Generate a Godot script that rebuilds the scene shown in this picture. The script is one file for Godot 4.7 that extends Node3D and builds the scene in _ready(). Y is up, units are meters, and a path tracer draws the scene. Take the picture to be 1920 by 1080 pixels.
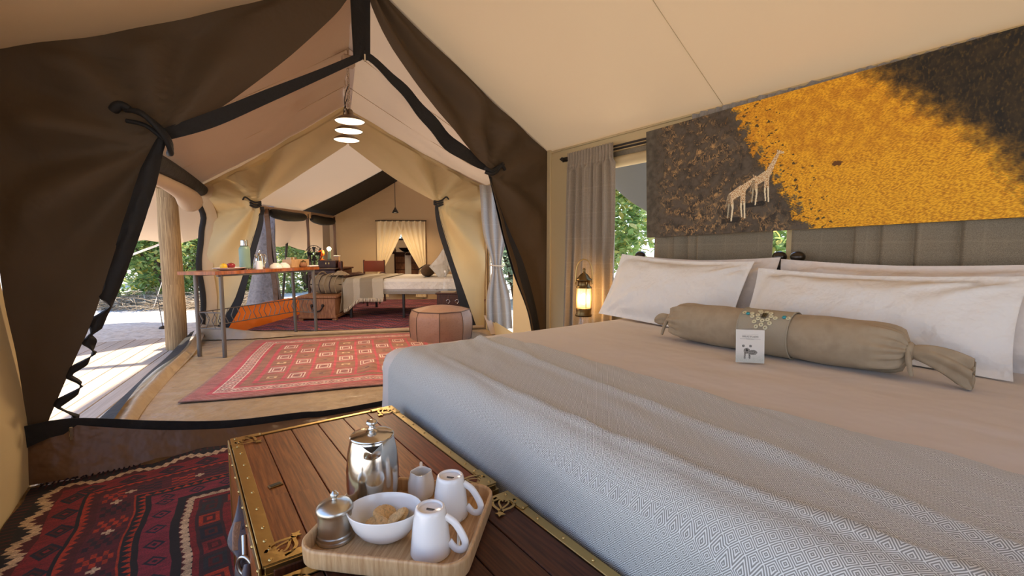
extends Node3D

# ---------------------------------------------------------------- set up
const YAW := 36.015          # the sitting-out tent behind is turned this far from the near one
var M := {}                  # materials by name
var T := {}                  # textures by name
var taken := {}
var noise_a := FastNoiseLite.new()
var noise_b := FastNoiseLite.new()
var rng := RandomNumberGenerator.new()

func _ready() -> void:
	rng.seed = 7
	noise_a.seed = 11; noise_a.frequency = 1.0; noise_a.fractal_octaves = 3
	noise_b.seed = 23; noise_b.frequency = 1.0; noise_b.fractal_octaves = 4
	# camera
	var cam := Camera3D.new()
	cam.name = "camera"
	cam.fov = 64.855
	cam.near = 0.05
	cam.far = 300.0
	cam.position = Vector3(0, 1.12, 0)
	cam.rotation_degrees = Vector3(-4.708, -YAW, 0)
	cam.current = true
	add_child(cam)
	# sky
	var env := Environment.new()
	var sky := Sky.new()
	var sm := ProceduralSkyMaterial.new()
	sm.sky_top_color = Color(0.50, 0.66, 0.90)
	sm.sky_horizon_color = Color(0.90, 0.93, 0.97)
	sm.ground_horizon_color = Color(0.72, 0.70, 0.66)
	sm.ground_bottom_color = Color(0.55, 0.52, 0.47)
	sm.sky_curve = 0.2
	sm.energy_multiplier = 1.0
	sky.sky_material = sm
	env.background_mode = Environment.BG_SKY
	env.sky = sky
	env.background_energy_multiplier = SKY_E
	env.tonemap_mode = Environment.TONE_MAPPER_LINEAR
	env.tonemap_exposure = EXPO
	env.sdfgi_enabled = true
	env.ssao_enabled = true
	env.ssil_enabled = true
	var we := WorldEnvironment.new()
	we.name = "world_environment"
	we.environment = env
	add_child(we)
	# sun
	var sun := DirectionalLight3D.new()
	sun.name = "sun"
	sun.light_color = Color(1.0, 0.93, 0.82)
	sun.light_energy = SUN_E
	sun.light_angular_distance = 1.5
	sun.shadow_enabled = true
	sun.sky_mode = DirectionalLight3D.SKY_MODE_LIGHT_ONLY
	sun.look_at_from_position(SUN_DIR, Vector3.ZERO)
	add_child(sun)

	textures()
	materials()
	outdoors()
	near_tent()
	divider()
	middle_tent()
	far_tent()
	near_bed()
	right_wall_things()
	chests_and_tray()
	middle_things()
	far_things()

const SKY_E := 2.0
const EXPO := 1.42
const SUN_E := 2.5
const SUN_DIR := Vector3(0.10, 0.94, -0.32)

# ---------------------------------------------------------------- mesh builder
class MB:
	var v := PackedVector3Array()
	var uv := PackedVector2Array()
	var g := PackedInt32Array()
	var ix := PackedInt32Array()
	var grp := 0
	func vert(p: Vector3, t: Vector2, gr: int) -> int:
		v.append(p); uv.append(t); g.append(gr)
		return v.size() - 1
	func tri(a: Vector3, b: Vector3, c: Vector3) -> void:
		var i := v.size()
		var n := (b - a).cross(c - a)
		for p in [a, b, c]:
			vert(p, flat_uv(p, n), -1)
		ix.append_array([i, i + 2, i + 1])
	func flat_uv(p: Vector3, n: Vector3) -> Vector2:
		var m := n.abs()
		if m.x >= m.y and m.x >= m.z: return Vector2(p.z, p.y)
		if m.y >= m.z: return Vector2(p.x, p.z)
		return Vector2(p.x, p.y)
	func quad(a: Vector3, b: Vector3, c: Vector3, d: Vector3) -> void:
		var i := v.size()
		var n := (b - a).cross(c - a)
		for p in [a, b, c, d]:
			vert(p, flat_uv(p, n), -1)
		ix.append_array([i, i + 2, i + 1, i, i + 3, i + 2])
	func quad_uv(a: Vector3, b: Vector3, c: Vector3, d: Vector3) -> void:   # picture upright: a lower left, b lower right
		var i := v.size()
		vert(a, Vector2(0, 1), -1); vert(b, Vector2(1, 1), -1); vert(c, Vector2(1, 0), -1); vert(d, Vector2(0, 0), -1)
		ix.append_array([i, i + 2, i + 1, i, i + 3, i + 2])
	func grid(nu: int, nv: int, f: Callable, us := 1.0, vs := 1.0) -> void:
		grp += 1
		var i0 := v.size()
		for j in nv + 1:
			for i in nu + 1:
				var a := float(i) / nu
				var b := float(j) / nv
				vert(f.call(a, b), Vector2(a * us, b * vs), grp)
		for j in nv:
			for i in nu:
				var p := i0 + j * (nu + 1) + i
				ix.append_array([p, p + nu + 2, p + 1, p, p + nu + 1, p + nu + 2])
	func box(c: Vector3, s: Vector3, b := 0.004, bs := Basis()) -> void:
		var h := s * 0.5
		b = minf(b, minf(h.x, minf(h.y, h.z)) * 0.9)
		var at := func(p: Vector3) -> Vector3: return c + bs * p
		for ax in 3:
			for sg in [-1.0, 1.0]:
				var u := (ax + 1) % 3
				var w := (ax + 2) % 3
				var q := []
				for k in [[-1, -1], [1, -1], [1, 1], [-1, 1]]:
					var p := Vector3()
					p[ax] = h[ax] * sg
					p[u] = (h[u] - b) * k[0]
					p[w] = (h[w] - b) * k[1]
					q.append(at.call(p))
				if sg > 0: quad(q[0], q[1], q[2], q[3])
				else: quad(q[3], q[2], q[1], q[0])
		if b <= 0.0: return
		for ax in 3:   # edges that run along ax
			var u := (ax + 1) % 3
			var w := (ax + 2) % 3
			for su in [-1.0, 1.0]:
				for sw in [-1.0, 1.0]:
					var p1 := Vector3(); var p2 := Vector3(); var p3 := Vector3(); var p4 := Vector3()
					p1[ax] = -(h[ax] - b); p2[ax] = -(h[ax] - b); p3[ax] = h[ax] - b; p4[ax] = h[ax] - b
					p1[u] = su * h[u]; p4[u] = su * h[u]; p1[w] = sw * (h[w] - b); p4[w] = sw * (h[w] - b)
					p2[u] = su * (h[u] - b); p3[u] = su * (h[u] - b); p2[w] = sw * h[w]; p3[w] = sw * h[w]
					_e(at.call(p1), at.call(p2), at.call(p3), at.call(p4), c)
		for sx in [-1.0, 1.0]:
			for sy in [-1.0, 1.0]:
				for sz in [-1.0, 1.0]:
					var a: Vector3 = at.call(Vector3(sx * h.x, sy * (h.y - b), sz * (h.z - b)))
					var d: Vector3 = at.call(Vector3(sx * (h.x - b), sy * h.y, sz * (h.z - b)))
					var e: Vector3 = at.call(Vector3(sx * (h.x - b), sy * (h.y - b), sz * h.z))
					if (d - a).cross(e - a).dot(a - c) > 0: tri(a, d, e)
					else: tri(a, e, d)
	func _e(a: Vector3, b: Vector3, c: Vector3, d: Vector3, from: Vector3) -> void:   # a quad turned to face away from a point
		if (b - a).cross(c - a).dot((a + c) * 0.5 - from) > 0: quad(a, b, c, d)
		else: quad(d, c, b, a)
	func lathe(pr: Array, seg := 24, c := Vector3.ZERO, bs := Basis(), sx := 1.0, sz := 1.0) -> void:   # profile of Vector2(radius, height) from the bottom up
		var n := pr.size() - 1
		grid(seg, n, func(a, b):
			var p: Vector2 = pr[int(round(b * n))]
			var t: float = a * TAU
			return c + bs * Vector3(p.x * cos(t) * sx, p.y, -p.x * sin(t) * sz), 1.0, 1.0)
	func tube(path: Array, r, seg := 8, caps := true, flat := 1.0) -> void:   # r: a radius or an array of them; flat: squash across
		var n := path.size() - 1
		var fr := []
		var t0: Vector3 = (path[1] - path[0]).normalized()
		var nn := t0.cross(Vector3.UP if absf(t0.y) < 0.9 else Vector3.RIGHT).normalized()
		for i in n + 1:
			var t: Vector3 = (path[mini(i + 1, n)] - path[maxi(i - 1, 0)]).normalized()
			nn = (nn - t * nn.dot(t)).normalized()
			fr.append([nn, t.cross(nn)])
		grid(seg, n, func(a, b):
			var i := int(round(b * n))
			var rr: float = r[i] if r is Array else r
			return path[i] + (fr[i][0] * cos(a * TAU) + fr[i][1] * sin(a * TAU) * flat) * rr, 1.0, 1.0)
		if caps:
			for e in [0, n]:
				var rr: float = r[e] if r is Array else r
				for k in seg:
					var p1: Vector3 = path[e] + (fr[e][0] * cos(TAU * k / seg) + fr[e][1] * sin(TAU * k / seg) * flat) * rr
					var p2: Vector3 = path[e] + (fr[e][0] * cos(TAU * (k + 1) / seg) + fr[e][1] * sin(TAU * (k + 1) / seg) * flat) * rr
					if e == 0: tri(path[e], p2, p1)
					else: tri(path[e], p1, p2)
	func slab(poly: PackedVector2Array, h: float, c := Vector3.ZERO, bs := Basis()) -> void:   # polygon in local x,z raised by h along local y
		if Geometry2D.is_polygon_clockwise(poly): poly.reverse()
		var t := Geometry2D.triangulate_polygon(poly)
		for i in range(0, t.size(), 3):
			var a := poly[t[i]]; var b := poly[t[i + 1]]; var d := poly[t[i + 2]]
			var A := c + bs * Vector3(a.x, h, a.y); var B := c + bs * Vector3(b.x, h, b.y); var D := c + bs * Vector3(d.x, h, d.y)
			var up := bs * Vector3(0, h, 0)
			if (B - A).cross(D - A).dot(up) < 0:
				var s := B; B = D; D = s
			tri(A, B, D); tri(A - up, D - up, B - up)
		var mid := Vector2()
		for p in poly: mid += p / poly.size()
		for i in poly.size():
			var a := poly[i]; var b := poly[(i + 1) % poly.size()]
			var A := c + bs * Vector3(a.x, 0, a.y); var B := c + bs * Vector3(b.x, 0, b.y)
			var up := bs * Vector3(0, h, 0)
			var out := bs * Vector3(b.y - a.y, 0, -(b.x - a.x))
			if (B - A).cross(up).dot(out) < 0: quad(B, A, A + up, B + up)
			else: quad(A, B, B + up, A + up)
	func sheet(nu: int, nv: int, f: Callable, th := 0.004, us := 1.0, vs := 1.0) -> void:   # cloth with a thickness: two faces and the rim
		var e := 0.002
		var nrm := func(a: float, b: float) -> Vector3:
			var du: Vector3 = f.call(minf(a + e, 1), b) - f.call(maxf(a - e, 0), b)
			var dv: Vector3 = f.call(a, minf(b + e, 1)) - f.call(a, maxf(b - e, 0))
			return du.cross(dv).normalized()
		var P := []; var N := []
		for j in nv + 1:
			for i in nu + 1:
				P.append(f.call(float(i) / nu, float(j) / nv)); N.append(nrm.call(float(i) / nu, float(j) / nv))
		var at := func(i: int, j: int, s: float) -> Vector3: return P[j * (nu + 1) + i] + N[j * (nu + 1) + i] * th * s
		grid(nu, nv, func(a, b): return at.call(int(round(a * nu)), int(round(b * nv)), 0.5), us, vs)
		grid(nu, nv, func(a, b): return at.call(nu - int(round(a * nu)), int(round(b * nv)), -0.5), us, vs)
		grid(nu, 1, func(a, b): return at.call(int(round(a * nu)), 0, b - 0.5), us, 0.01)
		grid(nu, 1, func(a, b): return at.call(int(round(a * nu)), nv, 0.5 - b), us, 0.01)
		grid(nv, 1, func(a, b): return at.call(0, int(round(a * nv)), 0.5 - b), vs, 0.01)
		grid(nv, 1, func(a, b): return at.call(nu, int(round(a * nv)), b - 0.5), vs, 0.01)
	func mesh() -> ArrayMesh:
		var n := PackedVector3Array(); n.resize(v.size())
		var acc := {}
		var fn := PackedVector3Array()
		for k in range(0, ix.size(), 3):
			var a := v[ix[k]]; var c := v[ix[k + 1]]; var b := v[ix[k + 2]]
			var f := (b - a).cross(c - a)
			for q in 3:
				var i := ix[k + q]
				if g[i] < 0: n[i] = f
				else:
					var key := Vector4i(roundi(v[i].x * 20000), roundi(v[i].y * 20000), roundi(v[i].z * 20000), g[i])
					acc[key] = acc.get(key, Vector3.ZERO) + f
		for i in v.size():
			if g[i] >= 0:
				n[i] = acc.get(Vector4i(roundi(v[i].x * 20000), roundi(v[i].y * 20000), roundi(v[i].z * 20000), g[i]), Vector3.UP)
			n[i] = n[i].normalized() if n[i].length_squared() > 0 else Vector3.UP
		var ar := []; ar.resize(Mesh.ARRAY_MAX)
		ar[Mesh.ARRAY_VERTEX] = v; ar[Mesh.ARRAY_NORMAL] = n; ar[Mesh.ARRAY_TEX_UV] = uv; ar[Mesh.ARRAY_INDEX] = ix
		var m := ArrayMesh.new()
		m.add_surface_from_arrays(Mesh.PRIMITIVE_TRIANGLES, ar)
		return m

# ---------------------------------------------------------------- naming
func numbered(n: String) -> String:
	taken[n] = taken.get(n, -1) + 1
	return n if taken[n] == 0 else "%s_%03d" % [n, taken[n]]

func meta(o: Node, label: String, cat := "", group := "", kind := "") -> Node:
	if label: o.set_meta("label", label)
	if cat: o.set_meta("category", cat)
	if group: o.set_meta("group", group)
	if kind: o.set_meta("kind", kind)
	return o

func thing(n: String, label: String, cat: String, at := Vector3.ZERO, turn := 0.0, group := "") -> Node3D:
	var o := Node3D.new()
	o.name = numbered(n)
	add_child(o)
	o.position = at
	o.rotation_degrees.y = turn
	meta(o, label, cat, group)
	return o

func part(n: String, mb, mat: String, parent: Node, label := "", kind := "") -> MeshInstance3D:
	var o := MeshInstance3D.new()
	o.mesh = mb.mesh() if mb is MB else mb
	o.material_override = M[mat]
	o.name = numbered(n) if parent == self else n
	parent.add_child(o, true)
	meta(o, label, "", "", kind)
	return o

func solo(n: String, mb, mat: String, label: String, cat: String, group := "", at := Vector3.ZERO, turn := 0.0) -> MeshInstance3D:
	var o := part(n, mb, mat, self)
	o.position = at
	o.rotation_degrees.y = turn
	meta(o, label, cat, group)
	return o

func struct(n: String, mb, mat: String, label := "", cat := "") -> MeshInstance3D:
	var o := part(n, mb, mat, self)
	meta(o, label, cat, "", "structure")
	return o

func V(r: float, y: float, d: float) -> Vector3:   # a point of the far tent: to its right, up, into its depth
	var a := deg_to_rad(YAW)
	return Vector3(r * cos(a) + d * sin(a), y, r * sin(a) - d * cos(a))

func T2(u: float, y: float, w := 0.0) -> Vector3:   # a point of the drapes' frame between middle and far tent
	var a := deg_to_rad(23.0)
	return Vector3(1.45 + u * cos(a) + w * sin(a), y, -6.33 + u * sin(a) - w * cos(a))

func curve(pts: Array, t: float) -> Vector2:   # smooth run through points, by length
	var n := pts.size()
	var L := [0.0]
	for i in range(1, n): L.append(L[-1] + pts[i].distance_to(pts[i - 1]))
	var s: float = t * L[-1]
	for i in range(1, n):
		if s <= L[i] or i == n - 1:
			var k: float = clampf((s - L[i - 1]) / maxf(L[i] - L[i - 1], 1e-6), 0, 1)
			var a: Vector2 = pts[maxi(i - 2, 0)]
			var d: Vector2 = pts[mini(i + 1, n - 1)]
			return pts[i - 1].cubic_interpolate(pts[i], a, d, k)
	return pts[-1]

func vs(l: Array) -> Array:
	var o := []
	for i in range(0, l.size(), 2): o.append(Vector2(l[i], l[i + 1]))
	return o

func bent(pts: Array, n := 24) -> Array:   # Catmull run through Vector3 points
	var o := []
	var m := pts.size() - 1
	for k in n + 1:
		var f := float(k) / n * m
		var i := mini(int(f), m - 1)
		o.append(pts[i].cubic_interpolate(pts[i + 1], pts[maxi(i - 1, 0)], pts[mini(i + 2, m)], f - i))
	return o

func nz(x: float, y: float, z := 0.0) -> float:
	return noise_a.get_noise_3d(x, y, z)

# ---------------------------------------------------------------- textures
func noise_tex(freq: float, size := 512, normal := false, bump := 6.0, oct := 4, ridged := false, sd := 1) -> NoiseTexture2D:
	var n := FastNoiseLite.new()
	n.seed = sd
	n.frequency = freq
	n.fractal_octaves = oct
	n.fractal_type = FastNoiseLite.FRACTAL_RIDGED if ridged else FastNoiseLite.FRACTAL_FBM
	var t := NoiseTexture2D.new()
	t.width = size; t.height = size
	t.seamless = true
	t.noise = n
	if normal:
		t.as_normal_map = true
		t.bump_strength = bump
	return t

func ramp(t: NoiseTexture2D, cols: Array) -> NoiseTexture2D:
	var gr := Gradient.new()
	var off := PackedFloat32Array(); var cs := PackedColorArray()
	for i in cols.size():
		off.append(float(i) / (cols.size() - 1)); cs.append(Color(cols[i]))
	gr.offsets = off; gr.colors = cs
	t.color_ramp = gr
	return t

func picture(w: int, h: int, f: Callable) -> ImageTexture:
	var im := Image.create(w, h, false, Image.FORMAT_RGB8)
	for y in h:
		for x in w:
			im.set_pixel(x, y, f.call(x, y))
	return ImageTexture.create_from_image(im)

func tone(c: Color, k: float) -> Color:
	return Color(clampf(c.r * k, 0, 1), clampf(c.g * k, 0, 1), clampf(c.b * k, 0, 1))

func wood_tex(a: Color, b: Color, sd: int, stretch := 14.0) -> ImageTexture:   # grain along v
	return picture(256, 512, func(x, y):
		var n: float = noise_b.get_noise_3d(x * 0.09, y * 0.09 / stretch, sd * 9.0)
		var m: float = noise_b.get_noise_3d(x * 0.5, y * 0.02, sd * 5.0 + 40.0)
		var k: float = clampf(0.5 + n * 0.9 + m * 0.35, 0, 1)
		return a.lerp(b, k))

func seg_d(p: Vector2, a: Vector2, b: Vector2) -> float:
	return p.distance_to(Geometry2D.get_closest_point_to_segment(p, a, b))

func rug_dark(a: float, b: float) -> Color:   # metres from the left and from the far edge
	var red := Color("861a1e"); var black := Color("17121a"); var cream := Color("d8b690"); var orange := Color("b43212"); var navy := Color("181a2c"); var maroon := Color("521014")
	var d := minf(a, b * 1.08)
	var s := b if a < b * 1.08 else a      # along the band
	var fy := 0.055
	var c := black
	var tooth := absf(fposmod(s / 0.036, 1.0) - 0.5) * 2.0
	if d < 0.045: c = black if fposmod(s, 0.03) < 0.022 else maroon
	elif d < 0.125:                          # cream saw edge on black
		var m := 0.085 + 0.022 * sin(s / 0.21 * TAU)
		c = black
		if absf(d - m) < 0.008 + 0.022 * tooth: c = cream
		elif d > m: c = maroon
	elif d < 0.235:
		var q := absf(fposmod(s / 0.15, 1.0) - 0.5) * 0.15 + absf(d - 0.18) * 1.25
		c = red
		if q < 0.014: c = red
		elif q < 0.026: c = black
		elif q < 0.040: c = maroon
		elif q < 0.056: c = navy
		if d > 0.222: c = black
	elif d < 0.285:
		c = orange if d < 0.262 - 0.02 * tooth else maroon
	elif d < 0.405:
		c = Color("5c1620")
		var k := fposmod(s / 0.26, 1.0)
		var lx := (d - 0.345)
		var ly := (k - 0.5) * 0.26
		if absf(absf(ly) - 0.065) < 0.045:
			var e := absf(absf(ly) - 0.065)
			if absf(lx) < 0.05 and (fposmod(lx + 0.05, 0.034) < 0.017) != (e < 0.016): c = orange if k < 0.5 else Color("2c1722")
		elif (absf(lx) < 0.007 and absf(ly) < 0.022) or (absf(ly) < 0.007 and absf(lx) < 0.020): c = cream
	elif d < 0.455:
		c = orange if d > 0.418 + 0.028 * tooth or d < 0.412 else black
		if d > 0.445: c = black
	elif d < 0.57:
		var q2 := absf(fposmod(s / 0.115, 1.0) - 0.5) * 0.115 + absf(d - 0.51) * 0.95
		c = Color("8a2436")
		if q2 < 0.010: c = navy
		elif q2 < 0.022: c = Color("8a2436")
		elif q2 < 0.034: c = navy
		elif absf(d - 0.51) > 0.046: c = black
	elif d < 0.64:
		c = black
		if d > 0.585 and d < 0.613 + 0.015 * tooth: c = cream if d > 0.598 - 0.013 * tooth else maroon
		if d > 0.618: c = red
	elif d < 0.735:
		var kk := floorf(s / 0.105)
		var ly2 := (fposmod(s / 0.105, 1.0) - 0.5) * 0.105
		c = Color("3c1a22")
		var cc: Color = [navy, red, Color("252a30"), orange][int(fposmod(kk, 4.0))]
		if absf(ly2) < 0.042 and absf(d - 0.688) < 0.036: c = cc
		if absf(ly2) < 0.026 and absf(d - 0.688) < 0.022: c = maroon
		if absf(ly2) < 0.014 and absf(d - 0.688) < 0.010: c = cc
	elif d < 0.80:
		c = red if d < 0.765 + 0.022 * tooth else Color("232a2c")
	else:
		c = Color("6a1420")
		var q3 := absf(fposmod(s / 0.17, 1.0) - 0.5) * 0.17 + absf(d - 0.90) * 0.9
		if fposmod(q3, 0.030) < 0.012: c = orange if q3 < 0.06 else navy
	fy = 0.76 + 0.30 * noise_b.get_noise_2d(a * 160.0, b * 160.0) + 0.10 * sin(b * 900.0) + 0.18 * noise_b.get_noise_2d(a * 9.0, b * 30.0)
	return tone(c, fy)

func rug_red(a: float, b: float, w: float, h: float) -> Color:
	var rose := Color("b5424a"); var brick := Color("9c4f45"); var brown := Color("8a5a48"); var cream := Color("d9c4ab"); var dark := Color("5a3238")
	var d := minf(minf(a, w - a), minf(b, h - b))
	var s := a if minf(b, h - b) < minf(a, w - a) else b
	var c := Color("9a5a50")
	if d < 0.02: c = Color("8d6858")
	elif d < 0.13: c = Color("9a5448") if fposmod(s + d, 0.05) < 0.025 else Color("a0605a")
	elif d < 0.165: c = rose
	elif d < 0.175: c = cream
	elif d < 0.265:
		var q := absf(fposmod(s / 0.085, 1.0) - 0.5) + absf(d - 0.22) / 0.085
		c = Color("c08d7e")
		if q < 0.16: c = dark
		elif q < 0.34: c = cream
		elif q < 0.46: c = Color("8c3c42")
		elif q > 0.78: c = Color("7d4c4c")
	elif d < 0.275: c = cream
	elif d < 0.31: c = rose
	elif d < 0.38: c = brown
	elif d < 0.405: c = rose
	else:
		var cw := (w - 0.81) / 8.0
		var ch := (h - 0.81) / 6.0
		var x := (a - 0.405) / cw; var y := (b - 0.405) / ch
		var i := int(floor(x)); var j := int(floor(y))
		var lx := absf(x - i - 0.5); var ly := absf(y - j - 0.5)
		c = Color("97534a") if (i + j) % 2 == 0 else Color("8a5a46")
		if lx > 0.44: c = rose
		elif ly > 0.46: c = Color("a8494c")
		elif (i + j) % 2 == 0:
			var m := maxf(lx, ly)
			if m < 0.33 and m > 0.27: c = cream
			elif m <= 0.27 and m > 0.21: c = Color("8a4046")
			elif m <= 0.21 and m > 0.16: c = cream
			elif m < 0.09: c = Color("7a4a4a")
		else:
			if lx < 0.2 and ly < 0.12: c = Color("c9a377") if (i % 3) == 0 else Color("84604c")
			if lx < 0.09 and ly < 0.05: c = dark
	c = c.lerp(Color("b09a8a"), 0.18)
	return tone(c, 0.98 + 0.22 * noise_b.get_noise_2d(a * 120.0, b * 120.0) + 0.16 * noise_b.get_noise_2d(a * 7.0, b * 14.0))

func rug_far(a: float, b: float) -> Color:
	var n := noise_b.get_noise_2d(a * 2.0, b * 2.5)
	var cols := [Color("8c2a38"), Color("5b2a4a"), Color("a4362f"), Color("3c2440"), Color("99404a"), Color("6d1f2c")]
	var z := absf(fposmod(a / 0.5, 1.0) - 0.5) * 0.5
	var k := fposmod((b + z * 0.8) / 0.62, 1.0) * 6.0
	var c: Color = cols[int(k) % 6]
	if fposmod(k, 1.0) < 0.22: c = Color("b5655c") if fposmod(a, 0.06) < 0.04 else Color("2c1a30")
	if fposmod(b, 0.9) < 0.03: c = Color("c9a08c") if fposmod(a, 0.04) < 0.02 else c
	c = c.lerp(Color("7c6470"), 0.28)
	return tone(c, 0.9 + 0.3 * n + 0.25 * noise_b.get_noise_2d(a * 60.0, b * 160.0))

func paint_px(x: float, y: float) -> Color:   # metres from the left, and down from the top, of the canvas print
	var Y := 1.94 - y
	var lb := curve_x(x, Y, vs([0.56, 1.98, 0.605, 1.944, 0.706, 1.757, 0.832, 1.531, 0.95, 1.347, 1.033, 1.20]))
	var rb := curve_x(x, Y, vs([1.24, 1.98, 1.289, 1.921, 1.469, 1.722, 1.644, 1.553, 1.787, 1.346, 1.86, 1.20]))
	var n := noise_b.get_noise_2d(x * 14.0, Y * 14.0)
	var f := noise_b.get_noise_2d(x * 55.0, Y * 120.0 + x * 25.0)
	var rip := noise_a.get_noise_2d(x * 55.0, Y * 150.0 - x * 30.0 + 1.2 * noise_a.get_noise_2d(x * 10.0, Y * 10.0))
	var gold := Color("f6b422").lerp(Color("b87210"), clampf(0.24 - rip * 1.15 + n * 0.3, 0, 1))
	gold = gold.lerp(Color("fcc840"), clampf(rip * 1.4 - 0.1, 0, 0.9))
	gold = gold.lerp(Color("c47c14"), clampf(1.0 - absf(Y - 1.75) * 4.0, 0, 0.5) * clampf(n + 0.5, 0, 1))
	var dark := Color("5c5244").lerp(Color("383026"), clampf(0.5 + n * 1.2, 0, 1))
	var e1 := lb + n * 0.09 + f * 0.045
	var e2 := rb + 0.045 + n * 0.06 + f * 0.03
	var c := gold
	if e1 < 0.0:
		var grass := noise_b.get_noise_2d(x * 110.0 + n * 5.0, Y * 24.0) + 0.5 * noise_b.get_noise_2d(x * 20.0, Y * 14.0) + 0.12
		var where := clampf(0.55 + n * 1.6 + noise_a.get_noise_2d(x * 3.0, Y * 3.0 + 4.0) * 0.9, 0, 1) * smoothstep(0.02, 0.2, x) * smoothstep(0.0, 0.2, -e1 + 0.02)
		c = dark.lerp(Color("b8905c"), clampf(grass * 2.0, 0, 1) * where)
		c = c.lerp(Color("79745f"), smoothstep(0.2, 0.0, x) * 0.28)
		c = c.lerp(gold, smoothstep(-0.035, 0.0, e1) * 0.6)
	else:
		var spots := noise_a.get_noise_2d(x * 24.0, Y * 34.0 + 9.0)
		if e1 < 0.20 and spots > 0.30 + e1 * 1.4: c = Color("54401f")
		var r := smoothstep(-0.02, 0.10, e2)
		if r > 0:
			var g2 := noise_b.get_noise_2d(x * 70.0, Y * 34.0)
			var dk := Color("3a2f1c").lerp(Color("1e1a14"), clampf(0.5 + n, 0, 1)).lerp(Color("8a6722"), clampf(g2 * 1.5, 0, 0.75) * (0.5 + 0.5 * n))
			c = gold.lerp(Color("94661c"), r * 0.6).lerp(dk, smoothstep(-0.06, 0.15, e2))
	if Vector2((x - 1.135) * 1.0, (Y - 1.53) * 1.8).length() < 0.022 + 0.01 * f: c = Color("6d4415")
	return c

func curve_x(x: float, Y: float, p: Array) -> float:   # how far right of a boundary that runs down
	for i in range(1, p.size()):
		if Y >= p[i].y or i == p.size() - 1:
			return x - lerpf(p[i - 1].x, p[i].x, (p[i - 1].y - Y) / (p[i - 1].y - p[i].y))
	return 0.0

func giraffe(im: Image, px: Callable, dx: float, dy: float, k: float, neck_up: float) -> void:
	var seg := [   # from, to, radius from, radius to
		[Vector2(0.0, 0.0), Vector2(0.085, 0.045), 0.030, 0.034], [Vector2(0.10, 0.055), Vector2(0.10 + 0.085, 0.06 + neck_up), 0.026, 0.011],
		[Vector2(0.185, 0.062 + neck_up), Vector2(0.218, 0.052 + neck_up), 0.013, 0.008], [Vector2(0.178, 0.068 + neck_up), Vector2(0.170, 0.084 + neck_up), 0.004, 0.003],
		[Vector2(0.10, 0.03), Vector2(0.105, -0.09), 0.013, 0.006], [Vector2(0.105, -0.09), Vector2(0.108, -0.175), 0.006, 0.006], [Vector2(0.085, 0.02), Vector2(0.078, -0.09), 0.011, 0.006], [Vector2(0.078, -0.09), Vector2(0.085, -0.165), 0.006, 0.005],
		[Vector2(0.0, -0.01), Vector2(0.012, -0.09), 0.017, 0.007], [Vector2(0.012, -0.09), Vector2(0.0, -0.19), 0.007, 0.006], [Vector2(-0.018, -0.01), Vector2(-0.022, -0.09), 0.012, 0.006], [Vector2(-0.022, -0.09), Vector2(-0.03, -0.165), 0.006, 0.005],
		[Vector2(-0.03, 0.0), Vector2(-0.045, -0.08), 0.004, 0.003]]
	var R: Array = px.call(Vector2(dx - 0.08 * k, dy + 0.30 * k)) + px.call(Vector2(dx + 0.26 * k, dy - 0.22 * k))
	for y in range(maxi(R[1], 0), mini(R[3], im.get_height())):
		for x in range(maxi(R[0], 0), mini(R[2], im.get_width())):
			var p := Vector2((float(x) / im.get_width() * PW - dx) / k, (1.94 - float(y) / im.get_height() * PH - dy) / k)
			if p.y < -0.12 and seg_d(p, Vector2(-0.07, -0.19), Vector2(0.06, -0.185)) < 0.02: im.set_pixel(x, y, tone(im.get_pixel(x, y), 0.5))
			for s in seg:
				var t: float = clampf((p - s[0]).dot(s[1] - s[0]) / (s[1] - s[0]).length_squared(), 0, 1)
				if p.distance_to(s[0].lerp(s[1], t)) < lerpf(s[2], s[3], t) * 1.05:
					var sp := noise_a.get_noise_2d(p.x * 110.0, p.y * 110.0)
					var c := Color("eee0ba")
					if p.y > -0.06 and sp > 0.06: c = Color("b5793f")
					if p.x < -0.005 and p.y < 0.02: c = tone(c, 0.75)
					im.set_pixel(x, y, c)
					break

const PW := 2.0
const PH := 0.725

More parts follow.
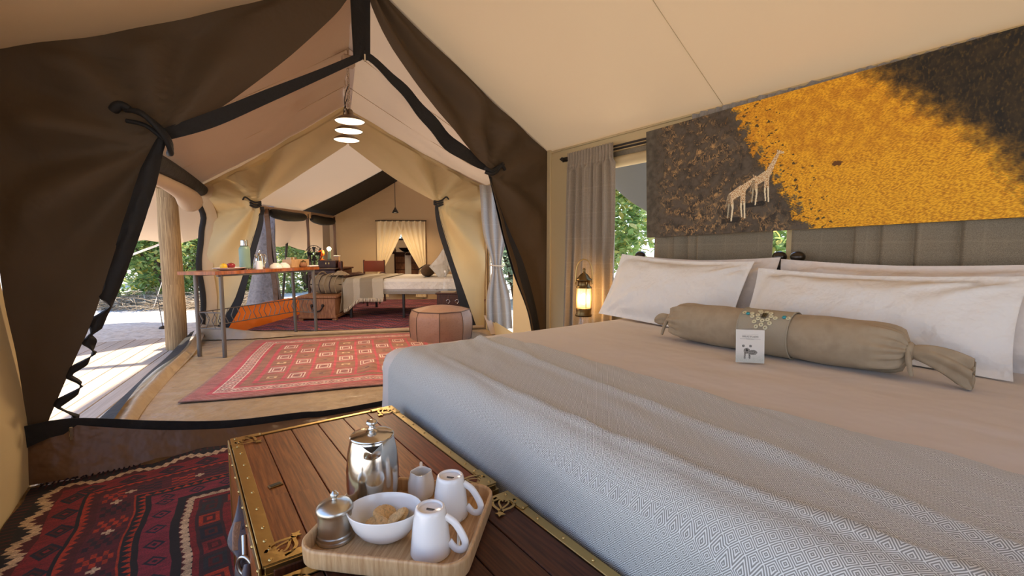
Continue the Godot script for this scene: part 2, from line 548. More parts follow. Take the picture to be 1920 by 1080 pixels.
func textures() -> void:
	T.weave = noise_tex(0.35, 256, true, 3.0, 2, false, 3)
	T.crease = noise_tex(0.006, 512, true, 5.0, 4, false, 5)
	T.crease_strong = noise_tex(0.008, 512, true, 14.0, 5, false, 8)
	T.leather = noise_tex(0.06, 512, true, 7.0, 4, true, 9)
	T.mottle = ramp(noise_tex(0.012, 512, false, 0, 5, false, 12), ["b4b4b4", "ffffff", "c8c8c8"])
	T.mottle_soft = ramp(noise_tex(0.012, 512, false, 0, 4, false, 18), ["e0dcd8", "ffffff", "ece8e4"])
	T.speck = ramp(noise_tex(0.22, 256, false, 0, 3, false, 14), ["6a6a6a", "ffffff", "7c7c7c"])
	T.sand = ramp(noise_tex(0.02, 512, false, 0, 5, false, 15), ["a8a29a", "d8d4ce", "bdb6ac"])
	T.wood_chest = wood_tex(Color("713a16"), Color("a05a26"), 1)
	T.wood_trunk = wood_tex(Color("7a4e30"), Color("a87850"), 7)
	T.wood_dark = wood_tex(Color("351c12"), Color("56301c"), 2)
	T.wood_bamboo = wood_tex(Color("b48a5c"), Color("d3ae80"), 3, 30.0)
	T.wood_log = wood_tex(Color("7a6040"), Color("b29468"), 4, 20.0)
	T.wood_deck = wood_tex(Color("a89684"), Color("c4b4a2"), 5, 24.0)
	T.wood_table = wood_tex(Color("7a3a12"), Color("b5661f"), 6)
	T.throw = picture(128, 128, func(x, y):
		var d: float = absf(x - 63.5) + absf(y - 63.5)
		d = minf(d, 128.0 - d) if d > 64 else d
		var k: float = fposmod(d / 64.0 * 3.0, 1.0)
		var w := 0.5 + 0.5 * clampf((absf(k - 0.5) - 0.25) * 8.0, -1, 1)
		return Color("949289").lerp(Color("ebebe4"), w) if (x + y) % 2 == 0 else Color("787770").lerp(Color("e2e2da"), w))
	T.rug_dark = picture(640, 832, func(x, y): return rug_dark(x / 640.0 * 1.6, y / 832.0 * 2.1))
	T.rug_red = picture(720, 720, func(x, y): return rug_red(x / 720.0 * 2.4, y / 720.0 * 2.44, 2.4, 2.44))
	T.rug_far = picture(512, 512, func(x, y): return rug_far(x / 512.0 * 4.0, y / 512.0 * 4.0))
	var im := Image.create(1200, 435, false, Image.FORMAT_RGB8)
	for y in 435:
		for x in 1200:
			im.set_pixel(x, y, paint_px(x / 1200.0 * PW, y / 435.0 * PH))
	var px := func(p: Vector2) -> Array: return [int(p.x / PW * 1200.0), int((1.94 - p.y) / PH * 435.0)]
	giraffe(im, px, 0.603, 1.43, 0.74, 0.06)
	giraffe(im, px, 0.742, 1.495, 0.66, 0.155)
	T.painting = ImageTexture.create_from_image(im)
	T.card = picture(160, 200, func(x, y):
		var c := Color("e4ddcf")
		var p := Vector2(x, y)
		var n: float = noise_b.get_noise_2d(x * 0.35, y * 0.35)
		var low: float = smoothstep(120.0, 200.0, y)
		c = c.lerp(Color("8f9788"), clampf(low * (0.35 + n * 2.0), 0, 0.8))
		if absf(y - 55) < 1.0 and absf(x - 80) < 58 and absf(x - 80) > 20: c = Color("6e675c")
		if absf(y - 28) < 0.8 and absf(x - 80) < 45: c = Color("b8ae9e")
		var body := minf(p.distance_to(Vector2(62, 128)) - 18.0, Vector2((x - 96) * 0.62, y - 136).length() - 15.0)
		body = minf(body, minf(p.distance_to(Vector2(42, 98)) - 8.0, p.distance_to(Vector2(82, 98)) - 8.0))
		body = minf(body, minf(seg_d(p, Vector2(52, 140), Vector2(50, 172)) - 5.0, seg_d(p, Vector2(76, 140), Vector2(78, 172)) - 5.0))
		if body < 0 and n > -0.16: c = Color("6b6355").lerp(Color("3c382f"), clampf(0.4 + n * 2.0, 0, 1))
		if p.distance_to(Vector2(62, 124)) < 6: c = Color("2c2924")
		return c)
	T.stripe = picture(256, 64, func(x, y):
		var c := Color("c9bda6")
		if x > 70 and x < 150: c = Color("a0937c")
		if x > 190: c = Color("b0a48e")
		return tone(c, 0.94 + 0.1 * sin(x * 1.6) * sin(y * 1.6)))
	T.paper = picture(64, 64, func(x, y): return tone(Color("d8a45a"), 0.8 + 0.35 * noise_b.get_noise_2d(x * 0.12, y * 0.12) + (0.12 if x % 12 < 2 else 0.0)))

# ---------------------------------------------------------------- materials
func mat(n: String, col, rough := 0.85, o := {}) -> StandardMaterial3D:
	var m := StandardMaterial3D.new()
	m.resource_name = n
	m.albedo_color = Color(col)
	m.roughness = rough
	m.metallic = o.get("metal", 0.0)
	m.cull_mode = BaseMaterial3D.CULL_DISABLED
	if o.has("spec"): m.metallic_specular = o.spec
	if o.has("tex"):
		m.albedo_texture = T[o.tex]
	if o.has("tri"):
		m.uv1_triplanar = true
		m.uv1_scale = Vector3.ONE * o.tri
		m.uv1_world_triplanar = o.get("world", false)
	elif o.has("uv"):
		m.uv1_scale = Vector3(o.uv.x, o.uv.y, 1)
	if o.has("nor"):
		m.normal_enabled = true
		m.normal_texture = T[o.nor]
		m.normal_scale = o.get("ns", 1.0)
	if o.has("back"):
		m.backlight_enabled = true
		m.backlight = Color(o.back)
	if o.has("rim"):
		m.rim_enabled = true; m.rim = o.rim; m.rim_tint = 0.6
	if o.has("coat"):
		m.clearcoat_enabled = true; m.clearcoat = o.coat; m.clearcoat_roughness = 0.15
	if o.has("alpha"):
		m.transparency = BaseMaterial3D.TRANSPARENCY_ALPHA
		m.albedo_color.a = o.alpha
	if o.has("emit"):
		m.emission_enabled = true
		m.emission = Color(o.emit)
		m.emission_energy_multiplier = o.get("power", 1.0)
	if o.has("sss"):
		m.subsurf_scatter_enabled = true; m.subsurf_scatter_strength = o.sss
	M[n] = m
	return m

func materials() -> void:
	# canvas
	mat("roof", "d6b98e", 0.9, {"nor": "crease", "tri": 0.35, "world": true, "ns": 0.6, "back": "5a5040"})
	mat("roof_middle", "b49c82", 0.9, {"nor": "crease", "tri": 0.5, "world": true, "ns": 0.7, "back": "625646"})
	mat("roof_far", "b0957a", 0.9, {"nor": "crease", "tri": 0.5, "world": true, "ns": 0.7, "back": "786a58"})
	mat("drape", "c8b284", 0.85, {"nor": "crease", "tri": 0.6, "world": true, "ns": 0.6, "back": "847250"})
	mat("wall_canvas", "cdb88c", 0.9, {"nor": "crease", "tri": 0.4, "world": true, "ns": 0.6, "back": "6a5c42"})
	mat("wall_far", "bca27e", 0.9, {"nor": "crease", "tri": 0.5, "world": true, "ns": 0.8, "back": "6a543a"})
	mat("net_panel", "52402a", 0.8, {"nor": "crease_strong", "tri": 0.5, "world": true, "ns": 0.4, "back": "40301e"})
	mat("black_cloth", "17130f", 0.75, {"nor": "crease_strong", "tri": 1.4, "world": true, "ns": 0.4})
	mat("net", "6a6a66", 0.95, {"alpha": 0.2})
	mat("floor_vinyl", "7c5e3a", 0.28, {"nor": "crease_strong", "tri": 0.5, "world": true, "ns": 0.5, "tex": "mottle"})
	mat("floor_canvas", "ac9270", 0.36, {"nor": "crease_strong", "tri": 0.7, "world": true, "ns": 0.5, "tex": "mottle_soft"})
	mat("skirt", "6c4c30", 0.45, {"nor": "crease_strong", "tri": 0.6, "world": true, "ns": 0.8})
	mat("orange_canvas", "d8801e", 0.6, {"nor": "crease_strong", "tri": 1.0, "ns": 0.5, "back": "ffa838"})
	mat("fly_sheet", "d9c4ac", 0.9, {"back": "a09078"})
	mat("grey_sheet", "6f7276", 0.9)
	# bedding
	mat("sheet", "d6ccc2", 0.9, {"nor": "crease", "tri": 0.9, "world": true, "ns": 0.5})
	mat("pillow", "e8e4dc", 0.9, {"nor": "crease_strong", "tri": 1.1, "ns": 0.8})
	mat("pillow_back", "ded4ca", 0.9, {"nor": "crease_strong", "tri": 1.1, "ns": 0.8})
	mat("throw", "ffffff", 0.9, {"tex": "throw", "uv": Vector2(1, 1), "rim": 0.3})
	mat("suede", "aa977a", 0.85, {"nor": "crease", "tri": 1.5, "ns": 0.4, "tex": "mottle_soft", "rim": 0.3})
	mat("suede_light", "a89c84", 0.8, {"nor": "weave", "tri": 4.0, "ns": 0.4})
	mat("linen", "b4a48e", 0.9, {"tex": "speck", "tri": 5.0, "nor": "weave", "ns": 0.6, "back": "504638"})
	mat("linen_dark", "ab9c82", 0.9, {"tex": "speck", "tri": 5.0, "nor": "weave", "ns": 0.6, "back": "74684f"})
	mat("linen_grey", "b4aca2", 0.9, {"tex": "speck", "tri": 5.0, "back": "888078"})
	mat("cream_cloth", "f0dfb8", 0.9, {"nor": "crease", "tri": 1.5, "ns": 0.6, "back": "94825c"})
	mat("throw_far", "ffffff", 0.9, {"tex": "stripe", "uv": Vector2(1, 1)})
	mat("fringe", "d8ccb4", 0.9)
	mat("fur", "6b5138", 0.95, {"tex": "speck", "tri": 3.0})
	mat("ribbon", "b5a48c", 0.9)
	# wood, leather, metal
	mat("chest_wood", "ffffff", 0.42, {"tex": "wood_chest", "uv": Vector2(5, 1.6), "spec": 0.35})
	mat("chest_wood_red", "d8b4a0", 0.40, {"tex": "wood_chest", "uv": Vector2(4.2, 1.3), "spec": 0.35})
	mat("chest_wood_dark", "ffffff", 0.38, {"tex": "wood_dark", "uv": Vector2(5, 1.6), "spec": 0.35})
	mat("chest_body", "3a2214", 0.7)
	mat("dark_wood", "ffffff", 0.5, {"tex": "wood_dark", "tri": 2.0})
	mat("brown_wood", "ffffff", 0.5, {"tex": "wood_trunk", "tri": 2.0})
	mat("bamboo", "ffffff", 0.45, {"tex": "wood_bamboo", "uv": Vector2(6, 3)})
	mat("bamboo_rim", "ffffff", 0.45, {"tex": "wood_bamboo", "tri": 5.0})
	mat("log", "ffffff", 0.85, {"tex": "wood_log", "uv": Vector2(3, 1)})
	mat("deck_wood", "ffffff", 0.7, {"tex": "wood_deck", "uv": Vector2(4, 0.6)})
	mat("table_wood", "ffffff", 0.35, {"tex": "wood_table", "uv": Vector2(1, 1), "tri": 1.5, "coat": 0.3})
	mat("brass", "c2a468", 0.32, {"metal": 1.0, "nor": "crease", "tri": 6.0, "ns": 0.3})
	mat("brass_dark", "7a6440", 0.35, {"metal": 1.0})
	mat("steel", "d8d4cc", 0.16, {"metal": 1.0, "nor": "crease", "tri": 8.0, "ns": 0.12})
	mat("pewter", "c9c4b8", 0.30, {"metal": 1.0, "nor": "crease", "tri": 8.0, "ns": 0.3})
	mat("iron", "6e675f", 0.55, {"metal": 0.6})
	mat("iron_dark", "2b2622", 0.45, {"metal": 0.3})
	mat("post_metal", "3a3024", 0.3, {"metal": 0.5, "coat": 0.3})
	mat("leather", "9a745a", 0.40, {"nor": "leather", "tri": 3.0, "ns": 0.25, "tex": "mottle_soft"})
	mat("leather_dark", "4c3c3a", 0.38, {"nor": "leather", "tri": 8.0, "ns": 0.3})
	mat("leather_red", "6e3018", 0.4, {"nor": "leather", "tri": 6.0, "ns": 0.2})
	mat("thread", "5f4a38", 0.8)
	# table ware
	mat("porcelain", "f2efe9", 0.12, {"coat": 0.5})
	mat("biscuit", "e6bf84", 0.85, {"tex": "mottle", "tri": 14.0, "nor": "crease_strong", "ns": 0.8})
	mat("print_ink", "3a3733", 0.8)
	mat("grey_ink", "6e675c", 0.8)
	mat("card", "ffffff", 0.7, {"tex": "card"})
	mat("card_back", "b8ac98", 0.8)
	mat("shell", "d8cfa8", 0.3, {"coat": 0.4})
	mat("turquoise", "2d8f94", 0.3)
	mat("horn", "4a3c1e", 0.3)
	mat("green_enamel", "7d9684", 0.4)
	mat("apple_red", "8e1f22", 0.3)
	mat("lemon_yellow", "d9a81c", 0.4)
	mat("painting", "ffffff", 0.75, {"tex": "painting"})
	mat("painting_side", "3a342a", 0.8)
	mat("rug_dark", "ffffff", 0.95, {"tex": "rug_dark"})
	mat("rug_red", "ffffff", 0.95, {"tex": "rug_red"})
	mat("rug_far", "ffffff", 0.95, {"tex": "rug_far"})
	mat("rug_edge", "6e4438", 0.95)
	mat("rug_edge_dark", "2a1218", 0.95)
	# glass and light
	var g := mat("glass", "ffffff", 0.05, {"alpha": 0.06})
	g.metallic_specular = 0.5
	mat("lamp_glow", "fff2dc", 0.5, {"emit": "ffe6c0", "power": 1.6})
	mat("bulb_glow", "ffe0a8", 0.5, {"emit": "ffd28a", "power": 4.0})
	mat("star_glow", "ffe8b8", 0.5, {"emit": "ffdfa0", "power": 12.0})
	mat("lamp_metal", "8a7a64", 0.35, {"metal": 0.8})
	mat("chain", "c8b49a", 0.4, {"metal": 0.7})
	mat("paper_shade", "ffffff", 0.7, {"tex": "paper", "uv": Vector2(1, 1)})
	# outdoors
	mat("sand", "ffffff", 0.95, {"tex": "sand", "tri": 0.5, "world": true, "nor": "crease_strong", "ns": 0.6})
	mat("bark", "aaa8ac", 0.9, {"tex": "mottle", "tri": 1.2, "nor": "crease_strong", "ns": 1.0})
	mat("bark_brown", "5c4c3c", 0.9, {"tex": "mottle", "tri": 2.0})
	var lf := mat("leaf", "ffffff", 0.6, {"back": "ffffff"})
	lf.vertex_color_use_as_albedo = true
	var gs := mat("straw", "ffffff", 0.9)
	gs.vertex_color_use_as_albedo = true
	mat("rope", "d8d4cc", 0.9)
	mat("white_paint", "e8e6e0", 0.6)
	mat("teal_dark", "3c4a4c", 0.7)
	mat("bag_canvas", "9a8a70", 0.85, {"nor": "crease_strong", "tri": 2.0, "ns": 0.6})

# ---------------------------------------------------------------- outdoors
func leaf_mesh(w: float, l: float) -> ArrayMesh:
	var mb := MB.new()
	mb.grid(2, 4, func(a, b):
		var wd: float = w * sin(PI * clampf(b * 0.92 + 0.04, 0, 1)) * (a - 0.5)
		return Vector3(wd, absf(a - 0.5) * w * 0.35 - b * b * l * 0.25, b * l))
	return mb.mesh()

func scatter(n: String, mesh: Mesh, mat_name: String, parent: Node, count: int, place: Callable, cols: Array, sd: int) -> MultiMeshInstance3D:
	var r := RandomNumberGenerator.new()
	r.seed = sd
	var mm := MultiMesh.new()
	mm.transform_format = MultiMesh.TRANSFORM_3D
	mm.use_colors = true
	mm.mesh = mesh
	mm.instance_count = count
	for i in count:
		mm.set_instance_transform(i, place.call(r))
		var c: Color = Color(cols[r.randi() % cols.size()]).srgb_to_linear()
		mm.set_instance_color(i, c * r.randf_range(0.75, 1.25))
	var o := MultiMeshInstance3D.new()
	o.multimesh = mm
	o.material_override = M[mat_name]
	o.name = n
	parent.add_child(o, true)
	o.set_meta("kind", "stuff")
	return o

func bush(n: String, label: String, cat: String, at: Vector3, size: Vector3, count: int, cols: Array, sd: int, low := 0.0, leaf := 0.11) -> void:
	var t := thing(n, label, cat, at, 0.0, "trees and bushes around the camp")
	var r := RandomNumberGenerator.new()
	r.seed = sd
	var wood := MB.new()
	var ends := []
	for k in 7:
		var a := TAU * k / 7.0 + r.randf()
		var tip := Vector3(cos(a) * size.x * r.randf_range(0.35, 0.75), size.y * r.randf_range(0.55, 0.9), sin(a) * size.z * r.randf_range(0.35, 0.75))
		ends.append(tip)
		wood.tube(bent([Vector3(cos(a) * 0.06, 0, sin(a) * 0.06), Vector3(tip.x * 0.3, tip.y * 0.45, tip.z * 0.4), tip], 8), [0.07, 0.065, 0.06, 0.052, 0.045, 0.036, 0.028, 0.02, 0.012], 6)
	part("branch", wood, "bark_brown", t)
	var clumps := []
	for k in 26:
		var p := Vector3(r.randfn(0, 0.42), 0, r.randfn(0, 0.42)).limit_length(0.95)
		clumps.append(Vector3(p.x * size.x, (low + (1.0 - low) * r.randf()) * size.y, p.z * size.z))
	scatter("foliage", leaf_mesh(leaf * 0.62, leaf), "leaf", t, count, func(q):
		var c: Vector3 = clumps[q.randi() % clumps.size()]
		var p := c + Vector3(q.randfn(0, 0.2) * size.x * 0.6, q.randfn(0, 0.13) * size.y * 0.6, q.randfn(0, 0.2) * size.z * 0.6)
		p.y = maxf(p.y, 0.05)
		return Transform3D(Basis.from_euler(Vector3(q.randf_range(-1.2, 0.6), q.randf() * TAU, q.randf_range(-0.7, 0.7))).scaled(Vector3.ONE * q.randf_range(0.7, 1.5)), p), cols, sd + 1)

func outdoors() -> void:
	var g := MB.new()
	g.grid(60, 60, func(a, b):
		var x: float = (a - 0.5) * 80.0; var z: float = (b - 0.5) * 80.0 - 6.0
		return Vector3(x, -0.28 + 0.05 * nz(x * 0.4, z * 0.4), -z - 12.0), 1, 1)
	struct("ground", g, "sand", "pale sandy ground outside the tent", "")
	var green := ["7d9a50", "9cb46c", "64824a", "b4c684", "86a060", "c8c064"]
	var grey_green := ["8fa888", "a8bca0", "789078", "bccaae", "98ac92"]
	var sunny := ["a4bc70", "bccc84", "82a05c", "d0c878", "96b068"]
	bush("bush", "leafy green bush behind the veranda, left of the log post", "bush", V(-9.3, -0.28, 12.3), Vector3(1.5, 2.6, 1.3), 5200, green, 31)
	bush("bush", "leafy bush seen between the log post and the black edged drape", "bush", V(-8.9, -0.28, 14.6), Vector3(1.6, 3.2, 1.4), 5200, green, 32)
	bush("bush", "yellowish bush low behind the veranda at the dark flap's edge", "bush", V(-10.9, -0.28, 13.6), Vector3(1.3, 2.8, 1.3), 4200, sunny, 33)
	bush("bush", "broad green thicket furthest behind the log post", "bush", V(-13.5, -0.28, 20.5), Vector3(4.2, 4.2, 2.2), 9000, green, 41, 0.0, 0.17)
	bush("bush", "broad pale thicket furthest behind the net windows", "bush", V(-7.6, -0.28, 24.0), Vector3(4.2, 4.0, 2.2), 9000, grey_green, 42, 0.0, 0.17)
	bush("bush", "pale green bush behind the net window above the white bowls", "bush", V(-7.0, -0.28, 15.5), Vector3(1.5, 3.0, 1.5), 4600, sunny, 34)
	bush("bush", "grey green bush behind the net window beside the desk", "bush", V(-7.2, -0.28, 18.6), Vector3(1.9, 3.4, 1.8), 5200, grey_green, 35)
	bush("bush", "dusty bush furthest back behind the net window", "bush", V(-10.2, -0.28, 18.5), Vector3(2.2, 3.6, 1.8), 5200, grey_green, 36)
	bush("tree", "green tree with a dark trunk outside the window right of the grey curtain", "tree", Vector3(6.6, -0.28, -6.3), Vector3(1.3, 3.2, 1.3), 5200, sunny, 37, 0.4)
	bush("tree", "green tree filling the narrow gap between the drapes below the giraffe picture", "tree", Vector3(7.2, -0.28, -3.2), Vector3(1.5, 3.0, 1.5), 4600, sunny, 38, 0.3)
	bush("tree", "pale tree outside the side window behind the tied grey curtain", "tree", Vector3(7.6, -0.28, -10.2), Vector3(1.8, 3.4, 1.6), 4600, grey_green, 39, 0.2)
	# big grey trunk
	var tr := MB.new()
	var tp := V(-5.05, -0.3, 9.2)
	tr.grid(28, 30, func(a, b):
		var y: float = b * 4.2
		var rr: float = 0.15 + 0.26 * exp(-y * 1.3) + 0.03 * sin(a * TAU * 5.0) * exp(-y * 0.6) + 0.02 * nz(a * 6.0, y * 1.5)
		return Vector3(cos(a * TAU) * rr + y * 0.04, y, -sin(a * TAU) * rr))
	solo("old_tree", tr, "bark", "thick smooth grey tree with a flared base behind the net window", "tree", "", tp)
	# straw under the bushes
	var st := Node3D.new()
	st.name = "dry_grass"; add_child(st)
	meta(st, "heap of dry straw and twigs at the foot of the bushes", "dry grass")
	var blade := MB.new()
	blade.tube([Vector3.ZERO, Vector3(0, 0.03, 0.2), Vector3(0.02, 0.0, 0.42)], [0.006, 0.005, 0.002], 4, false)
	scatter("straw", blade.mesh(), "straw", st, 2600, func(q):
		var p := V(q.randf_range(-10.2, -6.6), 0, q.randf_range(10.4, 12.4))
		p.y = -0.26 + absf(q.randfn(0, 0.1))
		return Transform3D(Basis.from_euler(Vector3(q.randf_range(-0.4, 0.3), q.randf() * TAU, 0)).scaled(Vector3.ONE * q.randf_range(0.7, 1.6)), p), ["a89880", "c2b49c", "8c7c66", "74664f", "b8a284"], 61)
	# deck
	var dk := Node3D.new()
	dk.name = "deck"; add_child(dk)
	dk.position = Vector3(-0.47, -0.05, -3.3); dk.rotation_degrees.y = -12.0
	meta(dk, "wooden veranda deck of pale planks beside the tent", "", "", "structure")
	var pm := []
	for k in 3:
		var mb := MB.new()
		mb.box(Vector3(0, -0.015, -2.05), Vector3(0.138, 0.03, 4.5), 0.003)
		for i in mb.uv.size(): mb.uv[i] += Vector2(k * 0.31, k * 0.17)
		pm.append(mb.mesh())
	for k in 20:
		var o := part("plank", pm[k % 3], "deck_wood", dk)
		o.position = Vector3(0.25 - k * 0.145, 0.001 * (k % 2), 0.02 * ((k * 7) % 3))
	var jo := MB.new()
	for z in [-0.1, -1.4, -2.8, -4.1]: jo.box(Vector3(-1.1, -0.08, z), Vector3(2.9, 0.09, 0.06), 0.0)
	part("joist", jo, "bark_brown", dk)
	# log post with its beam
	var lp := thing("veranda_post", "thick round log post with a beam at its top, standing on the deck's edge", "post", Vector3(-0.10, -0.28, -6.70))
	var lg := MB.new()
	lg.grid(26, 26, func(a, b):
		var rr: float = 0.112 - 0.010 * b + 0.004 * nz(cos(a * TAU) * 2.0, b * 4.0, sin(a * TAU) * 2.0)
		return Vector3(cos(a * TAU) * rr + 0.004 * sin(b * 5.0), b * 2.11, -sin(a * TAU) * rr), 0.7, 2.1)
	lg.lathe([Vector2(0.104, 2.11), Vector2(0.09, 2.118), Vector2(0.0, 2.12)], 20)
	part("log", lg, "log", lp)
	var bm := MB.new()
	bm.tube([Vector3(0.16, 2.18, 0.1), Vector3(-0.8, 2.20, -0.1), Vector3(-2.2, 2.22, -0.4)], 0.07, 14)
	part("beam", bm, "log", lp)
	# fly sheets
	var low := [V(-9.6, 1.15, 8.0), V(-7.6, 1.29, 9.4), V(-6.5, 1.34, 9.5), V(-5.75, 1.34, 10.5), V(-5.5, 1.2, 11.2), V(-5.1, 1.1, 13.0)]
	var high := [V(-6.2, 2.30, 3.8), V(-5.2, 2.42, 5.6), V(-4.62, 2.45, 7.0), V(-4.42, 2.45, 8.6), V(-4.25, 2.45, 10.0), V(-4.0, 2.4, 12.0)]
	var fs := MB.new()
	var L := bent(low, 40); var H := bent(high, 40)
	fs.sheet(40, 10, func(a, b):
		var p: Vector3 = L[int(round(a * 40))].lerp(H[int(round(a * 40))], b) if absf(a * 40 - round(a * 40)) < 0.001 else L[int(a * 40)].lerp(L[mini(int(a * 40) + 1, 40)], a * 40 - int(a * 40)).lerp(H[int(a * 40)].lerp(H[mini(int(a * 40) + 1, 40)], a * 40 - int(a * 40)), b)
		return p - Vector3(0, 0.12 * sin(PI * b) + (0.10 * absf(sin(a * PI * 5.0)) - 0.05) * (1.0 - b), 0), 0.004)
	solo("fly_sheet", fs, "fly_sheet", "pale beige fly sheet stretched as an awning over the veranda", "awning")
	for k in 2:
		var pb := MB.new()
		var foot: Vector3 = [V(-5.62, -0.28, 11.0), V(-5.28, -0.28, 12.2)][k]
		var top: Vector3 = [V(-5.36, 1.95, 11.0), V(-5.08, 1.85, 12.2)][k]
		pb.tube([foot, top], 0.028, 8)
		solo("awning_pole", pb, "iron_dark", ["thin leaning awning pole seen through the nearer net window", "thin leaning awning pole seen through the further net window"][k], "pole", "awning poles behind the net windows")
	var rp := MB.new()
	rp.tube(bent([V(-7.0, 1.36, 9.45), V(-7.6, 0.6, 9.9), V(-8.3, -0.25, 10.4)], 8), 0.008, 5)
	solo("guy_rope", rp, "rope", "pale guy rope running from the awning's edge down to the ground", "rope")
	var arm := MB.new()
	arm.tube([V(-7.05, 1.33, 9.4), V(-7.9, 1.02, 9.4)], 0.022, 8)
	solo("awning_spreader", arm, "white_paint", "short white rod at the awning's scalloped corner, left of the post", "rod")
	var pg := thing("tent_peg", "thin metal tent peg with a stay standing in the sand beyond the deck", "peg", V(-6.3, -0.28, 8.1))
	var pk := MB.new()
	pk.tube([Vector3(0, 0, 0), Vector3(-0.07, 0.75, 0)], 0.008, 6)
	part("stay", pk, "iron", pg)
	pk = MB.new()
	pk.lathe([Vector2(0.07, 0), Vector2(0.06, 0.03), Vector2(0.015, 0.05), Vector2(0, 0.05)], 10)
	part("foot", pk, "iron_dark", pg)
	# fly sheet over the near tent's daylight side
	var fn := MB.new()
	fn.sheet(10, 12, func(a, b):
		return Vector3(lerpf(1.0, -1.15, a), lerpf(3.28, 2.12, a) - 0.06 * sin(PI * a), lerpf(1.9, -3.3, b)), 0.004)
	solo("fly_sheet", fn, "fly_sheet", "fly sheet pitched over the near tent's daylight side", "awning")
	var fm := MB.new()
	fm.sheet(10, 12, func(a, b):
		var hi: Vector3 = Vector3(RX + 0.06, 3.14, -3.3).lerp(T2(0.46, 3.12), b)
		var lo: Vector3 = Vector3(-0.95, 2.2, -3.35).lerp(T2(-1.6, 2.2), b)
		return hi.lerp(lo, a) - Vector3(0, 0.05 * sin(PI * a), 0), 0.004)
	solo("fly_sheet", fm, "fly_sheet", "fly sheet pitched over the middle tent's veranda side", "awning")
	# grey sheet outside the right window
	var gs := MB.new()
	gs.sheet(8, 8, func(a, b):
		var low_a := Vector3(3.4, 1.86, -3.15); var low_b := Vector3(3.4, 1.44, -2.55)
		var p := low_a.lerp(low_b, b).lerp(Vector3(3.02, 2.05, lerpf(-3.2, -2.2, b)), a)
		return p - Vector3(0, 0.04 * sin(PI * b), 0), 0.004)
	var rs := thing("rain_sheet", "grey rain sheet stretched outside the window beside the giraffe picture", "awning")
	part("sheet", gs, "grey_sheet", rs)
	for z in [-2.52, -3.13]:
		gs = MB.new()
		gs.tube([Vector3(3.42, -0.3, z), Vector3(3.41, 1.46 if z > -3 else 1.87, z)], 0.012, 8)
		part("pole", gs, "iron_dark", rs)

# ---------------------------------------------------------------- the near tent
const RX := 1.057     # where the ridge runs
func roof_y(x: float, z: float) -> float:   # the near tent's roof
	var s := 0 if x > RX else 1
	var a: float = (x - RX) / (2.76 - RX) if s == 0 else (RX - x) / (RX + 0.70)
	var sag: float = (0.018 if s == 0 else 0.06) * 4.0 * a * (1.0 - a) + 0.012 * nz(a * 3.0, z * 1.2, s * 7.0) * a * (1.0 - a) * 4.0
	return lerpf(3.0, 1.99 if s == 0 else 2.04, a) - sag

